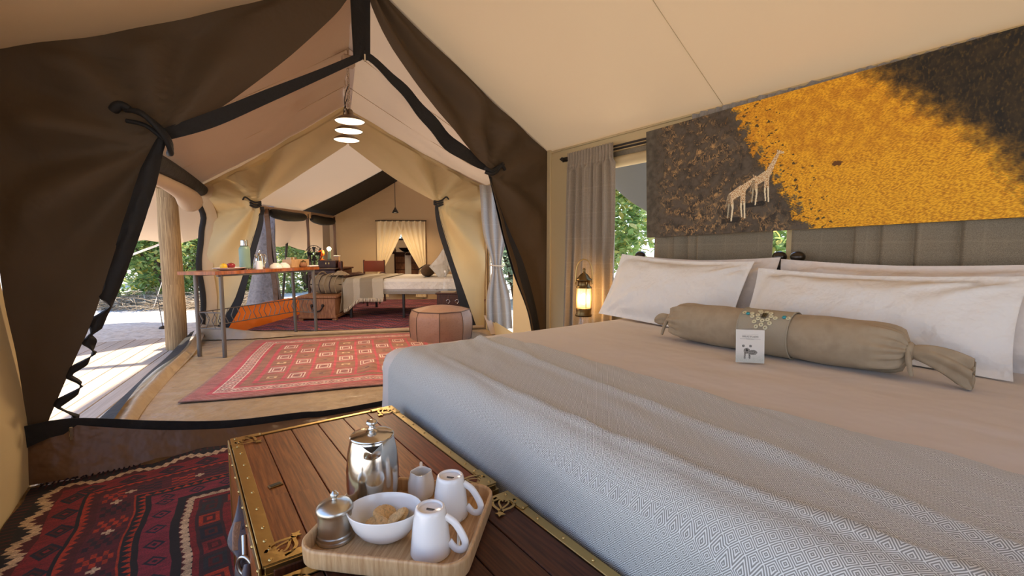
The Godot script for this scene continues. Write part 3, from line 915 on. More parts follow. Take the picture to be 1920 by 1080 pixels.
func near_tent() -> void:
	var f := MB.new()
	f.grid(70, 90, func(a, b):
		var x: float = lerpf(-0.70, 2.74, a); var z: float = lerpf(1.62, -3.02, b)
		var h: float = 0.004 * maxf(nz(x * 2.2, z * 2.2), 0) + 0.03 * exp(-pow((x + 0.16 - (z + 2.98) * 0.6) / 0.09, 2.0) - pow((z + 2.99) / 0.05, 2.0)) + 0.02 * exp(-pow((z + 2.99 - 0.03 * sin(x * 6.0)) / 0.03, 2.0)) * smoothstep(0.0, 0.3, x)
		return Vector3(x, h, z))
	f.box(Vector3(1.02, -0.08, -0.7), Vector3(3.44, 0.1, 4.64), 0.0)
	struct("floor", f, "floor_vinyl", "brown shiny groundsheet of the near tent")
	# roof
	for s in 2:
		var r := MB.new()
		var ex := 2.76 if s == 0 else -0.70
		r.grid(24, 40, func(a, b):
			var z: float = lerpf(1.66, -3.33, b) if s == 0 else lerpf(-3.33, 1.66, b)
			var x: float = lerpf(RX, ex, a)
			return Vector3(x, roof_y(x + (0.0001 if s == 0 else -0.0001), z), z))
		struct("ceiling", r, "roof", ["warm beige canvas roof slope on the bed's side", "beige canvas roof slope above the left wall"][s])
	var seam := MB.new()
	for z in [-1.55, -0.1]:
		seam.tube(bent([Vector3(RX + 0.02, 2.985, z), Vector3(1.9, 2.473, z), Vector3(2.72, 2.008, z)], 10), 0.0018, 5)
	part("seam", seam, "wall_canvas", get_node("ceiling"))
	# right wall, with one long window in it
	var w := MB.new()
	w.box(Vector3(2.745, 0.415, -0.8), Vector3(0.03, 0.85, 4.86), 0.0)
	w.box(Vector3(2.745, 1.955, -0.8), Vector3(0.03, 0.15, 4.86), 0.0)
	w.box(Vector3(2.745, 1.36, -2.86), Vector3(0.03, 1.04, 0.72), 0.0)
	w.box(Vector3(2.745, 1.36, 0.95), Vector3(0.03, 1.04, 1.36), 0.0)
	w.box(Vector3(2.745, 1.36, -1.13), Vector3(0.03, 1.04, 0.05), 0.0)
	struct("wall_right", w, "wall_canvas", "beige canvas wall behind the bed")
	var cp := MB.new()
	cp.tube([Vector3(2.725, 1.995, -3.2), Vector3(2.725, 2.0, -1.1), Vector3(2.725, 2.0, 1.6)], 0.008, 6)
	cp.box(Vector3(2.722, 1.03, -3.17), Vector3(0.02, 2.0, 0.05), 0.004)
	struct("trim_1", cp, "wall_canvas", "piped seam where the roof meets the wall")
	# left wall, open along the side where the daylight comes in
	var lw := MB.new()
	lw.box(Vector3(-0.69, 0.13, -0.38), Vector3(0.045, 0.30, 4.02), 0.0)
	lw.box(Vector3(-0.69, 1.985, -0.8), Vector3(0.045, 0.13, 4.86), 0.0)
	lw.sheet(20, 24, func(a, b): return Vector3(lerpf(-0.652, -0.735, smoothstep(0.1, 0.62, b)) - 0.02 * sin(a * 9.0) * sin(PI * b) * a, lerpf(-0.01, 1.93, b), lerpf(-3.22, -2.39, a)), 0.02)
	lw.box(Vector3(-0.69, 1.10, 1.5), Vector3(0.045, 1.64, 0.26), 0.0)
	struct("wall_left", lw, "wall_canvas", "beige canvas side wall at the dark flap's edge")
	var fw := MB.new()
	for q in [[-0.7, 0.1, -0.02, 2.0], [1.9, 2.76, -0.02, 2.0], [0.1, 1.9, 1.9, 2.0]]:
		fw.box(Vector3((q[0] + q[1]) / 2, (q[2] + q[3]) / 2, 1.65), Vector3(q[1] - q[0], q[3] - q[2], 0.02), 0.0)
	fw.tri(Vector3(-0.7, 2.0, 1.64), Vector3(2.76, 2.0, 1.64), Vector3(RX, 3.02, 1.64))
	struct("wall_front", fw, "wall_canvas")
	# dark rug
	var rg := MB.new()
	rg.sheet(50, 60, func(a, b):
		var x: float = -0.64 + a * 1.6; var z: float = -0.87 - b * 2.1
		var z2: float = z - 0.02 * nz(x * 2.0, 3.0) * b + 0.05 * maxf(0.0, 0.25 - a) * b
		return Vector3(x + 0.02 * nz(z * 2.0, 1.0) + 0.05 * (b - 0.6), 0.012 + 0.006 * nz(x * 3.0, z * 3.0) + 0.02 * exp(-pow((x - 0.02) / 0.10, 2.0) - pow((z + 2.93) / 0.08, 2.0)), z2), 0.008)
	for i in rg.uv.size(): rg.uv[i] = Vector2(rg.uv[i].x, 1.0 - rg.uv[i].y)
	var ro := thing("kilim_rug", "dark red and black kilim rug with cream saw edges on the near tent floor", "rug")
	# the lower face of a sheet runs the other way in u
	part("weave", rg, "rug_dark", ro)
	var fr := MB.new()
	var q := RandomNumberGenerator.new(); q.seed = 4
	for k in 60:
		var x := -0.62 + k * 0.02
		fr.tube([Vector3(x + 0.03, 0.014, -2.965), Vector3(x + 0.03 + q.randf_range(-0.006, 0.006), 0.012, -2.985), Vector3(x + 0.03 + q.randf_range(-0.012, 0.012), 0.01, -3.0)], 0.004, 4, false)
	part("fringe", fr, "rug_edge_dark", ro, "", "stuff")

func strip(a: Array, b: Array, z: float, n := 30, th := 0.006, zf = null) -> MB:   # cloth between two runs of points in a plane across the tent
	var mb := MB.new()
	mb.sheet(n, 2, func(u, v):
		var p: Vector2 = curve(a, u).lerp(curve(b, u), v)
		return Vector3(p.x, p.y, z + (zf.call(u, v) if zf != null else 0.0)), th)
	return mb

func divider() -> void:
	var Z := -3.2
	var w := Node3D.new()
	w.name = "wall_end"; add_child(w)
	meta(w, "zipped mesh partition frame between near and middle tent", "", "", "structure")
	# skirt, sill band
	var sk := MB.new()
	var top := vs([-0.654, 0.26, -0.478, 0.25, -0.143, 0.15, 0.175, 0.085, 0.55, 0.055, 0.95, 0.03, 2.74, 0.03])
	sk.sheet(60, 8, func(a, b):
		var p: Vector2 = curve(top, a)
		var y: float = p.y * b
		return Vector3(p.x, y + 0.003, lerpf(-2.98, -3.05, b) + 0.035 * sin(b * PI) * nz(p.x * 4.0, 2.0) - 0.06 * (1.0 - smoothstep(0.0, 0.3, p.x + 0.67))), 0.005)
	part("skirt", sk, "skirt", w, "shiny brown ground skirt below the black sill")
	part("sill_band", strip(vs([-0.654, 0.285, -0.475, 0.288, -0.138, 0.198, 0.178, 0.130, 0.55, 0.097, 0.953, 0.066, 2.74, 0.06]), vs([-0.654, 0.175, -0.478, 0.215, -0.143, 0.10, 0.175, 0.044, 0.548, 0.018, 0.951, 0.004, 2.74, 0.004]), -3.065, 60), "black_cloth", w, "black zip band along the sill")
	# centre strip and arch bands
	var cs := MB.new()
	cs.sheet(4, 10, func(a, b): return Vector3(lerpf(0.995, 1.108, a) + (a - 0.5) * (0.03 * b), lerpf(2.42, 2.99, b), Z + 0.014 * cos(a * TAU * 2.0) + 0.01), 0.008)
	part("centre_strip", cs, "black_cloth", w, "black zip strip hanging from the ridge")
	part("arch_band", strip(vs([1.06, 2.47, 0.785, 2.293, 0.47, 2.102, 0.189, 1.926, -0.06, 1.781]), vs([1.06, 2.415, 0.783, 2.226, 0.466, 2.013, 0.184, 1.829, -0.06, 1.715]), Z + 0.012), "black_cloth", w)
	part("arch_band", strip(vs([1.07, 2.48, 1.253, 2.390, 1.494, 2.212, 1.76, 1.995, 2.081, 1.831]), vs([1.07, 2.43, 1.232, 2.329, 1.429, 2.144, 1.712, 1.884, 2.065, 1.768]), Z + 0.012, 30, 0.006, func(u, v): return 0.012 * sin(u * 26.0)), "black_cloth", w)
	var zp := MB.new()
	zp.box(Vector3(1.07, 2.425, Z + 0.03), Vector3(0.014, 0.05, 0.008), 0.003)
	zp.box(Vector3(-0.485, 0.225, -3.05), Vector3(0.016, 0.05, 0.01), 0.003)
	zp.box(Vector3(-0.485, 0.198, -3.048), Vector3(0.012, 0.03, 0.006), 0.002)
	part("zip_slider", zp, "steel", w)
	# left flap
	var lf := thing("tent_flap", "large dark brown mesh flap tied back on the left of the partition", "tent flap", Vector3.ZERO, 0, "tied back mesh flaps")
	var lo_in := vs([-0.585, 0.24, -0.569, 0.292, -0.474, 0.54, -0.379, 0.784, -0.288, 1.092, -0.222, 1.32, -0.15, 1.56, -0.06, 1.715])
	var up_in := vs([-0.06, 1.715, 0.007, 1.767, 0.159, 1.897, 0.432, 2.157, 0.635, 2.366, 0.932, 2.718, 1.02, 2.92])
	var lo_out := vs([-0.645, 0.24, -0.665, 0.6, -0.70, 1.0, -0.71, 1.75])
	var up_out := vs([-0.71, 1.75, -0.70, 2.06, -0.36, 2.17, 0.0, 2.352, 0.213, 2.467, 0.433, 2.605, 0.75, 2.80, 1.02, 2.98])
	var pn := MB.new()
	pn.sheet(34, 56, func(a, b):
		var o: Vector2 = curve(lo_out, b * 2.0) if b < 0.5 else curve(up_out, b * 2.0 - 1.0)
		var i: Vector2 = curve(lo_in, b * 2.0) if b < 0.5 else curve(up_in, b * 2.0 - 1.0)
		var p := o.lerp(i, a)
		var r := p - Vector2(-0.06, 1.715)
		var an := atan2(r.y, -r.x)
		var away := clampf(r.length() * 2.2, 0, 1) * (1.0 - clampf(r.length() * 0.55, 0, 1))
		var z: float = Z + 0.10 * clampf(1.0 - p.y / 1.6, 0, 1) + (0.085 * sin(an * 9.0 + 1.0) * away + 0.02 * nz(p.x * 2.0, p.y * 2.0, 4.0)) * smoothstep(0.0, 0.25, a)
		if b > 0.5: p.y = lerpf(roof_y(p.x, Z) + 0.04, p.y, smoothstep(0.0, 0.12, a)) if p.y > 2.0 or a < 0.001 and b > 0.58 else p.y
		return Vector3(p.x, p.y, z), 0.003)
	part("mesh_panel", pn, "net_panel", lf)
	var tr_out := vs([-0.03, 1.74, -0.058, 1.648, -0.088, 1.501, -0.158, 1.265, -0.251, 0.977, -0.339, 0.752, -0.426, 0.506, -0.478, 0.316, -0.50, 0.235])
	var tr := MB.new()
	tr.sheet(140, 6, func(u, v):
		var o: Vector2 = curve(tr_out, u)
		var y := o.y
		var base := curve_at(vs([-0.585, 0.24, -0.569, 0.292, -0.474, 0.54, -0.379, 0.784, -0.288, 1.092, -0.222, 1.32, -0.15, 1.56, -0.08, 1.715, -0.06, 1.75]), y)
		var gap := 0.0
		for t in [[0.83, 0.05, 0.06], [0.70, 0.04, 0.02], [0.595, 0.055, 0.085], [0.435, 0.05, 0.085], [0.285, 0.07, 0.13]]:
			gap = maxf(gap, t[2] * (1.0 - absf(y - t[0]) / t[1]))
		var notch := 0.0
		for t in [[0.69, 0.03, 0.03], [0.50, 0.04, 0.05], [0.345, 0.05, 0.055]]:
			notch = maxf(notch, t[2] * (1.0 - absf(y - t[0]) / t[1]))
		var p := Vector2(o.x - notch, y).lerp(Vector2(base + gap - 0.004, y), v)
		return Vector3(p.x, p.y, Z + 0.10 * clampf(1.0 - p.y / 1.6, 0, 1) + 0.022 + 0.02 * sin(v * PI) + 0.015 * nz(u * 8.0, v * 2.0)), 0.004)
	part("trim_edge", tr, "black_cloth", lf, "black zip edge with see-through triangular gaps")
	# strap that ties it
	var tie := MB.new()
	for k in 3:
		tie.tube(bent([Vector3(-0.20, 1.86 - k * 0.004, Z + 0.05), Vector3(-0.13, 1.83, Z + 0.09 + k * 0.012), Vector3(-0.05, 1.76 - k * 0.012, Z + 0.09), Vector3(-0.02, 1.70 - k * 0.02, Z + 0.04), Vector3(-0.03, 1.66, Z - 0.03)], 16), 0.014, 7)
	tie.tube(bent([Vector3(-0.25, 1.84, Z + 0.045), Vector3(-0.22, 1.87, Z + 0.07), Vector3(-0.18, 1.855, Z + 0.07)], 8), [0.022, 0.024, 0.024, 0.022, 0.02, 0.018, 0.018, 0.016, 0.014], 8)
	tie.tube(bent([Vector3(-0.20, 1.80, Z + 0.03), Vector3(-0.12, 1.78, Z + 0.07), Vector3(-0.05, 1.72, Z + 0.07)], 8), 0.012, 6)
	part("tie_strap", tie, "black_cloth", lf)
	# right flap
	var rf := thing("tent_flap", "dark brown mesh flap tied back on the right beside the curtained wall", "tent flap", Vector3.ZERO, 0, "tied back mesh flaps")
	var rlo_in := vs([2.56, 0.10, 2.518, 0.421, 2.474, 0.595, 2.298, 0.982, 2.159, 1.344, 2.065, 1.734])
	var rup_in := vs([2.065, 1.734, 2.055, 1.80, 1.76, 2.02, 1.495, 2.27, 1.256, 2.54, 1.122, 2.80, 1.10, 2.95])
	var rlo_out := vs([2.74, 0.10, 2.74, 0.9, 2.74, 1.7])
	var rup_out := vs([2.74, 1.7, 2.74, 2.005, 2.3, 2.265, 1.75, 2.595, 1.283, 2.876, 1.11, 2.985])
	var rp := MB.new()
	rp.sheet(40, 56, func(a, b):
		var o: Vector2 = curve(rlo_out, b * 2.0) if b < 0.5 else curve(rup_out, b * 2.0 - 1.0)
		var i: Vector2 = curve(rlo_in, b * 2.0) if b < 0.5 else curve(rup_in, b * 2.0 - 1.0)
		var p := i.lerp(o, a)
		var r := p - Vector2(2.06, 1.76)
		var away := clampf(r.length() * 2.5, 0, 1) * (1.0 - clampf(r.length() * 0.5, 0, 1))
		var an := atan2(r.y, r.x)
		if b > 0.58: p.y = lerpf(p.y, roof_y(p.x, Z) + 0.04, smoothstep(0.9, 1.0, a))
		return Vector3(p.x, p.y, Z + (0.07 * sin(an * 8.0) * away + 0.06 * sin(a * 11.0) * smoothstep(0.5, 0.7, b) * (1.0 - a) + 0.015 * nz(p.x * 2.0, p.y * 2.0, 9.0) + 0.03 * (1.0 - a)) * (1.0 - smoothstep(0.75, 1.0, a))), 0.003)
	part("mesh_panel", rp, "net_panel", rf)
	part("trim_edge", strip(vs([2.06, 1.74, 2.159, 1.344, 2.298, 0.982, 2.474, 0.595, 2.54, 0.25]), vs([2.10, 1.70, 2.24, 1.34, 2.42, 0.99, 2.58, 0.60, 2.66, 0.25]), Z + 0.035, 40, 0.005, func(u, v): return 0.02 * sin(v * 5.0 + u * 7.0)), "black_cloth", rf, "black zip edge")
	var t2 := MB.new()
	t2.tube(bent([Vector3(2.02, 1.79, Z + 0.05), Vector3(2.06, 1.765, Z + 0.075), Vector3(2.12, 1.79, Z + 0.06), Vector3(2.20, 1.84, Z + 0.05)], 10), 0.016, 7)
	t2.tube(bent([Vector3(2.02, 1.755, Z + 0.05), Vector3(2.07, 1.74, Z + 0.075), Vector3(2.13, 1.77, Z + 0.06), Vector3(2.17, 1.82, Z + 0.07), Vector3(2.21, 1.79, Z + 0.06)], 10), 0.014, 7)
	part("tie_strap", t2, "black_cloth", rf)

func curve_at(p: Array, y: float) -> float:   # x of a run of points at a height
	for i in range(1, p.size()):
		if y <= p[i].y or i == p.size() - 1:
			return lerpf(p[i - 1].x, p[i].x, clampf((y - p[i - 1].y) / (p[i].y - p[i - 1].y), 0, 1))
	return p[0].x

# ---------------------------------------------------------------- the middle tent
func middle_tent() -> void:
	var f := MB.new()
	f.slab(PackedVector2Array([Vector2(-0.52, -3.0), Vector2(2.9, -3.0), Vector2(3.6, -5.35), Vector2(1.5, -6.34), Vector2(0.05, -6.95), Vector2(-0.42, -3.9)]), 0.1, Vector3(0, -0.102, 0))
	struct("floor", f, "floor_canvas", "light brown canvas floor of the middle tent")
	# two roof slopes between the near ridge and the drapes
	var r0 := Vector3(RX, 2.99, -3.31); var r1 := T2(0.378, 2.99)
	var l0 := Vector3(-0.60, 1.97, -3.31); var l1 := T2(-1.30, 1.93)
	var e0 := Vector3(2.74, 2.0, -3.31); var e1 := T2(2.23, 2.02)
	for s in 2:
		var r := MB.new()
		var a0: Vector3 = l0 if s == 0 else e0
		var a1: Vector3 = l1 if s == 0 else e1
		r.grid(20, 24, func(a, b):
			if s == 0: b = 1.0 - b
			var p: Vector3 = r0.lerp(r1, b).lerp(a0.lerp(a1, b), a)
			return p - Vector3(0, 0.05 * 4 * a * (1 - a) * 0.6 + 0.016 * nz(a * 4.0, b * 5.0, s * 3.0) + 0.012 * sin(PI * a) * sin((b - a * 0.35) * 26.0 + 3.0 * nz(a * 3.0, b * 3.0, 8.0)) + 0.03 * sin(PI * b) * (1.0 - a) * 0.0, 0))
		struct("ceiling", r, "roof_middle", ["rosy canvas roof slope over the veranda side of the middle tent", "rosy canvas roof slope on the right of the middle tent"][s])
		var seam := MB.new()
		for k in [0.38, 0.72]:
			seam.tube(bent([r0.lerp(r1, k) - Vector3(0, 0.012, 0), r0.lerp(r1, k).lerp(a0.lerp(a1, k), 0.5) - Vector3(0, 0.034, 0), a0.lerp(a1, k)], 10), 0.003, 5)
		part("seam", seam, "wall_far", get_node("ceiling_%03d" % (2 + s)))
	# right side, with a window; left side is an open door
	var w := MB.new()
	var d := (e1 - e0)
	var at := func(t: float, y: float) -> Vector3: return Vector3(e0.x + d.x * t, y, e0.z + d.z * t)
	for q in [[0.0, 1.0, 0.0, 0.16], [0.0, 1.0, 1.9, 2.03], [0.0, 0.4, 0.16, 1.9], [0.98, 1.0, 0.16, 1.9]]:
		for k in 2:
			var o := Vector3(0.03, 0, 0.01) * k
			if k == 0: w.quad(at.call(q[1], q[2]), at.call(q[0], q[2]), at.call(q[0], q[3]), at.call(q[1], q[3]))
			else: w.quad(at.call(q[0], q[2]) + o, at.call(q[1], q[2]) + o, at.call(q[1], q[3]) + o, at.call(q[0], q[3]) + o)
	struct("wall_right", w, "wall_canvas", "canvas side wall of the middle tent")
	# sill of the far tent
	var sl := MB.new()
	sl.tube(bent([T2(-1.35, 0.05, 0.0), T2(-1.0, 0.06, -0.05), T2(-0.55, 0.03, -0.02), T2(0.0, 0.022, 0.0), T2(1.0, 0.022, 0.02), T2(2.2, 0.022, 0.02)], 30), 0.03, 10)
	struct("trim_2", sl, "floor_canvas", "rolled canvas sill between middle and far tent")
	var bu := MB.new()
	bu.sheet(24, 10, func(a, b):
		var u: float = lerpf(-1.42, -0.2, a)
		return T2(u, 0.01 + (0.46 * pow(1.0 - a, 1.2) * sin(PI * clampf(b * 0.62 + 0.38, 0, 1)) + 0.02 * nz(a * 5.0, b * 3.0)) * b, -0.14 * (1.0 - b) * sin(PI * a * 0.9 + 0.3) + 0.03 * nz(a * 6.0, b)), 0.004)
	solo("canvas_skirt", bu, "floor_canvas", "crumpled grey canvas hem lying at the left foot of the drapes", "canvas")
	# drapes
	for s in 2:
		var t := thing("drape", ["yellow beige canvas drape tied back on the left behind the flask", "yellow beige canvas drape tied back on the right above the leather pouf"][s], "drape", Vector3.ZERO, 0, "tied back canvas drapes")
		var tie: Vector2 = [Vector2(-0.683, 1.70), Vector2(1.56, 1.765)][s]
		var top_in: Array = [vs([0.40, 2.50, -0.134, 2.113, -0.682, 1.707]), vs([0.43, 2.49, 0.997, 2.085, 1.56, 1.765])][s]
		var low_in: Array = [vs([-0.682, 1.707, -0.64, 1.594, -0.80, 1.12, -1.01, 0.511, -1.24, 0.142, -1.32, 0.0]), vs([1.56, 1.765, 1.60, 1.525, 1.771, 0.971, 1.955, 0.44, 2.105, 0.0])][s]
		var top_out: Array = [vs([0.378, 3.02, 0.08, 2.80, -0.309, 2.55, -0.814, 2.225, -1.31, 1.96]), vs([0.378, 3.02, 1.1, 2.62, 2.26, 2.04])][s]
		var low_out: Array = [vs([-1.29, 1.93, -1.347, 1.252, -1.33, 0.518, -1.40, 0.0]), vs([2.23, 2.01, 2.22, 1.271, 2.21, 0.0])][s]
		var pts := func(a: float, b: float) -> Vector3:
			var i: Vector2 = curve(top_in, b * 2.0) if b < 0.5 else curve(low_in, b * 2.0 - 1.0)
			var o: Vector2 = curve(top_out, b * 2.0) if b < 0.5 else curve(low_out, b * 2.0 - 1.0)
			var p := i.lerp(o, a)
			var r := p - tie
			var an := atan2(r.y, r.x * (1.0 if s == 1 else -1.0))
			var k := clampf(r.length() * 2.4, 0.12, 1) * (1.0 - clampf(r.length() * 0.42, 0, 0.85))
			return T2(p.x, p.y, -0.085 * k * sin(an * 6.5 + 0.6) - 0.05 * k * sin(an * 3.0) - 0.035 * k * sin(an * 13.0 + 1.0) - 0.05 * exp(-r.length_squared() * 6.0) + 0.02 * nz(p.x * 2.0, p.y * 2.0, s * 5.0) - 0.05 * (1.0 - a) * (1.0 - absf(b - 0.5) * 2.0)) if a < 0.85 or b > 0.5 else T2(p.x, p.y, 0.0)
		var mb := MB.new()
		mb.sheet(36, 60, pts, 0.003)
		part("cloth", mb, "drape", t)
		var ed := MB.new()
		ed.sheet(4, 50, func(a, b):
			var p: Vector3 = pts.call(0.0, 0.52 + 0.48 * b)
			var wd: float = (a - 0.12) * (0.05 + 0.11 * b + 0.015 * sin(b * 9.0)) * (1.0 if s == 0 else -1.0)
			return p + (T2(1, 0, 0) - T2(0, 0, 0)) * wd + (T2(0, 0, 1) - T2(0, 0, 0)) * (0.008 - 0.02 * a), 0.005)
		part("trim_edge", ed, "black_cloth", t, "black edge")
		if s == 0:
			for k in 2:
				ed = MB.new()
				ed.sheet(4, 40, func(a, b):
					var q: Vector3 = pts.call(1.0, 0.5 + 0.5 * b)
					return q + (T2(1, 0, 0) - T2(0, 0, 0)) * ([-0.055, 0.0][k] + a * [0.065, 0.13][k] + 0.012 * sin(b * 7.0)) + (T2(0, 0, 1) - T2(0, 0, 0)) * ([-0.02, -0.012][k] - 0.014 * sin(a * PI)), 0.005)
				part("trim_edge", ed, ["black_cloth", "wall_far"][k], t, ["black outer edge beside the doorway", "brown seam band beside the doorway"][k])
		var bow := MB.new()
		var sx := -1.0 if s == 0 else 1.0
		for k in 3:
			bow.tube(bent([T2(tie.x - sx * 0.05, tie.y + 0.03 - k * 0.02, -0.08), T2(tie.x, tie.y + 0.015 - k * 0.03, -0.13), T2(tie.x + sx * 0.07, tie.y + 0.045 - k * 0.03, -0.09)], 8), 0.013, 6)
		bow.tube(bent([T2(tie.x + sx * 0.05, tie.y + 0.03, -0.10), T2(tie.x + sx * 0.11, tie.y + 0.08, -0.13), T2(tie.x + sx * 0.15, tie.y + 0.05, -0.09)], 8), 0.010, 6)
		part("tie_strap", bow, "black_cloth", t)
	# rolled door and the loose canvas on the floor along the open side
	var rd := thing("rolled_door", "rolled up door canvas with a black edge hanging over the veranda opening", "tent door")
	var rr := MB.new()
	rr.tube(bent([Vector3(-0.22, 1.83, -4.3), Vector3(-0.06, 1.86, -5.2), Vector3(0.10, 1.87, -6.1), Vector3(0.25, 1.85, -6.85)], 16), 0.075, 12)
	part("black_roll", rr, "black_cloth", rd)
	rr = MB.new()
	rr.tube(bent([Vector3(-0.28, 1.74, -4.4), Vector3(-0.10, 1.75, -5.3), Vector3(0.04, 1.73, -6.0), Vector3(0.12, 1.66, -6.35)], 16), [0.04, 0.05, 0.06, 0.06, 0.06, 0.065, 0.065, 0.07, 0.075, 0.08, 0.085, 0.09, 0.10, 0.11, 0.12, 0.12, 0.09], 14)
	part("canvas_roll", rr, "roof_middle", rd)
	rr = MB.new()
	rr.tube(bent([Vector3(0.03, 1.87, -6.15), Vector3(0.10, 1.75, -6.08), Vector3(0.15, 1.60, -6.22)], 8), 0.018, 6)
	part("strap", rr, "ribbon", rd)
	var fl := thing("door_hem", "loose rolled canvas hem with a dark zip lying along the deck edge", "tent door")
	var hm := MB.new()
	var spine := bent([Vector3(-0.42, 0.0, -3.12), Vector3(-0.36, 0.0, -4.0), Vector3(-0.20, 0.0, -5.0), Vector3(0.0, 0.01, -6.0), Vector3(0.12, 0.05, -6.85)], 48)
	hm.sheet(48, 10, func(a, b):
		var p: Vector3 = spine[int(round(a * 48))] if absf(a * 48 - round(a * 48)) < 0.001 else spine[int(a * 48)].lerp(spine[mini(int(a * 48) + 1, 48)], a * 48 - int(a * 48))
		var wd: float = 0.16 - 0.05 * a
		return p + Vector3((b - 0.4) * wd, 0.012 + (0.042 + 0.014 * nz(a * 9.0, 1.0)) * sin(PI * clampf(b * 1.05, 0, 1)) + 0.012 * sin(b * 9.0 + a * 5.0), 0.1 * (b - 0.5) * wd), 0.004)
	part("canvas_roll", hm, "floor_canvas", fl)
	hm = MB.new()
	hm.sheet(24, 4, func(a, b):
		var p: Vector3 = spine[clampi(int(round(a * 48)), 0, 48)]
		return p + Vector3(-0.055 + (b - 0.5) * (0.075 + 0.03 * sin(a * 11.0)), 0.045 + 0.02 * a + 0.022 * b + 0.008 * sin(a * 17.0), 0), 0.004)
	part("zip_band", hm, "black_cloth", fl)
	hm = MB.new()
	hm.sheet(24, 6, func(a, b):
		var z: float = lerpf(-3.1, -6.7, a)
		var x: float = -0.52 + 0.17 * (-z - 3.1) - 0.0
		return Vector3(x - b * 0.17, 0.022 - 0.06 * b + 0.012 * sin(b * 7.0 + a * 6.0), z), 0.004)
	part("canvas_edge", hm, "floor_canvas", fl)

# ---------------------------------------------------------------- the far tent
func far_tent() -> void:
	var f := MB.new()
	var fp := PackedVector2Array()
	for p in [T2(-1.45, 0, 0.03), T2(2.3, 0, 0.03), V(-0.45, 0, 10.55), V(-4.2, 0, 10.55)]: fp.append(Vector2(p.x, p.z))
	f.slab(fp, 0.1, Vector3(0, -0.1, 0))
	var bp := PackedVector2Array()
	for p in [V(-4.4, 0, 10.56), V(-0.8, 0, 10.56), V(-0.8, 0, 13.4), V(-4.4, 0, 13.4)]: bp.append(Vector2(p.x, p.z))
	f.slab(bp, 0.1, Vector3(0, -0.1, 0))
	struct("floor", f, "floor_canvas", "canvas floor of the far tent")
	var el := [V(-4.45, 1.93, 5.9), V(-4.427, 1.92, 8.1), V(-4.20, 1.93, 9.3), V(-4.11, 1.925, 10.5)]
	var ridge := func(t: float) -> Vector3: return V(-2.22, 2.98, 6.1).lerp(V(-2.614, 2.72, 10.5), t)
	var left := func(t: float) -> Vector3:
		var dd := 5.9 + 4.6 * t
		if dd < 8.1: return el[0].lerp(el[1], (dd - 5.9) / 2.2)
		if dd < 9.3: return el[1].lerp(el[2], (dd - 8.1) / 1.2)
		return el[2].lerp(el[3], (dd - 9.3) / 1.2)
	var k9 := 0.735
	for s in 3:
		var r := MB.new()
		var t0: float = [0.0, k9 - 0.015, 0.0][s]
		var t1: float = [k9, 1.01, 1.01][s]
		r.grid(16, 20, func(a, b):
			var t: float = lerpf(t0, t1, b if s == 2 else 1.0 - b)
			var e: Vector3 = V(-0.35, 2.02, 6.4).lerp(V(-0.52, 1.93, 10.5), t) if s == 2 else left.call(t)
			var p: Vector3 = ridge.call(t).lerp(e, a)
			return p - Vector3(0, 0.10 * a * (1.0 - a) + (0.02 * nz(a * 4.0, t * 6.0, 3.0) * sin(PI * clampf(t / k9, 0, 1)) if s != 1 else 0.012), 0))
		struct("ceiling", r, ["roof_far", "black_cloth", "roof_far"][s], ["rosy canvas roof slope of the far tent", "dark net strip in the far tent's roof", "roof slope of the far tent above the pillows"][s])
	# left wall: posts, nets, skirt
	var lw := Node3D.new()
	lw.name = "wall_far"; add_child(lw)
	meta(lw, "net walled side of the far tent", "", "", "structure")
	var posts := [[V(-4.35, 1.86, 8.1), V(-4.24, 0.12, 8.12), 0.085], [V(-4.17, 1.86, 9.3), V(-4.10, 0.1, 9.3), 0.05], [V(-4.06, 1.88, 10.4), V(-4.0, 0.1, 10.4), 0.05]]
	for q in posts:
		var pb := MB.new()
		pb.sheet(4, 24, func(a, b):
			var p: Vector3 = q[1].lerp(q[0], b)
			var wv: float = 0.018 * sin(b * 9.0) * sin(PI * b)
			return p + (V(1, 0, 0) - V(0, 0, 0)) * ((a - 0.5) * q[2] + wv) - (V(0, 0, 1) - V(0, 0, 0)) * 0.01, 0.012)
		part("post_strip", pb, "skirt", lw)
		var ed := MB.new()
		ed.tube(bent([q[1] + V(q[2] * 0.55, 0, 0), q[1].lerp(q[0], 0.5) + V(q[2] * 0.55 + 0.018 * sin(4.5), 0, 0), q[0] + V(q[2] * 0.55, 0, 0)], 10), 0.01, 6)
		part("piping", ed, "black_cloth", lw)
	var tops := [V(-4.45, 1.92, 6.0), V(-4.427, 1.92, 8.1), V(-4.20, 1.93, 9.3), V(-4.11, 1.925, 10.5)]
	var bots := [V(-4.15, 0.26, 6.0), V(-4.25, 0.26, 8.1), V(-4.12, 0.2, 9.3), V(-4.02, 0.2, 10.5)]
	for k in 3:
		var nb := MB.new()
		nb.quad(bots[k], bots[k + 1], tops[k + 1], tops[k])
		part("net", nb, "net", lw, "fine insect net")
	for k in 2:
		var rb := MB.new()
		var pa: Vector3 = [V(-4.33, 1.80, 8.2), V(-4.12, 1.79, 9.4)][k]
		var pc: Vector3 = [V(-4.16, 1.79, 9.2), V(-4.02, 1.78, 10.3)][k]
		rb.tube(bent([pa, pa.lerp(pc, 0.5) - Vector3(0, 0.03, 0), pc], 12), [0.05, 0.075, 0.085, 0.09, 0.09, 0.095, 0.095, 0.09, 0.09, 0.085, 0.08, 0.07, 0.05], 10)
		part("rolled_blind", rb, "black_cloth", lw, "rolled black blind under the eave")
	var vb := MB.new()
	vb.sheet(12, 3, func(a, b): return left.call(lerpf(0.4, 1.0, a)) + V(0.06, 0, 0) - Vector3(0, 0.02 + 0.13 * b, 0), 0.004)
	part("valance", vb, "roof_far", lw)
	var sk := MB.new()
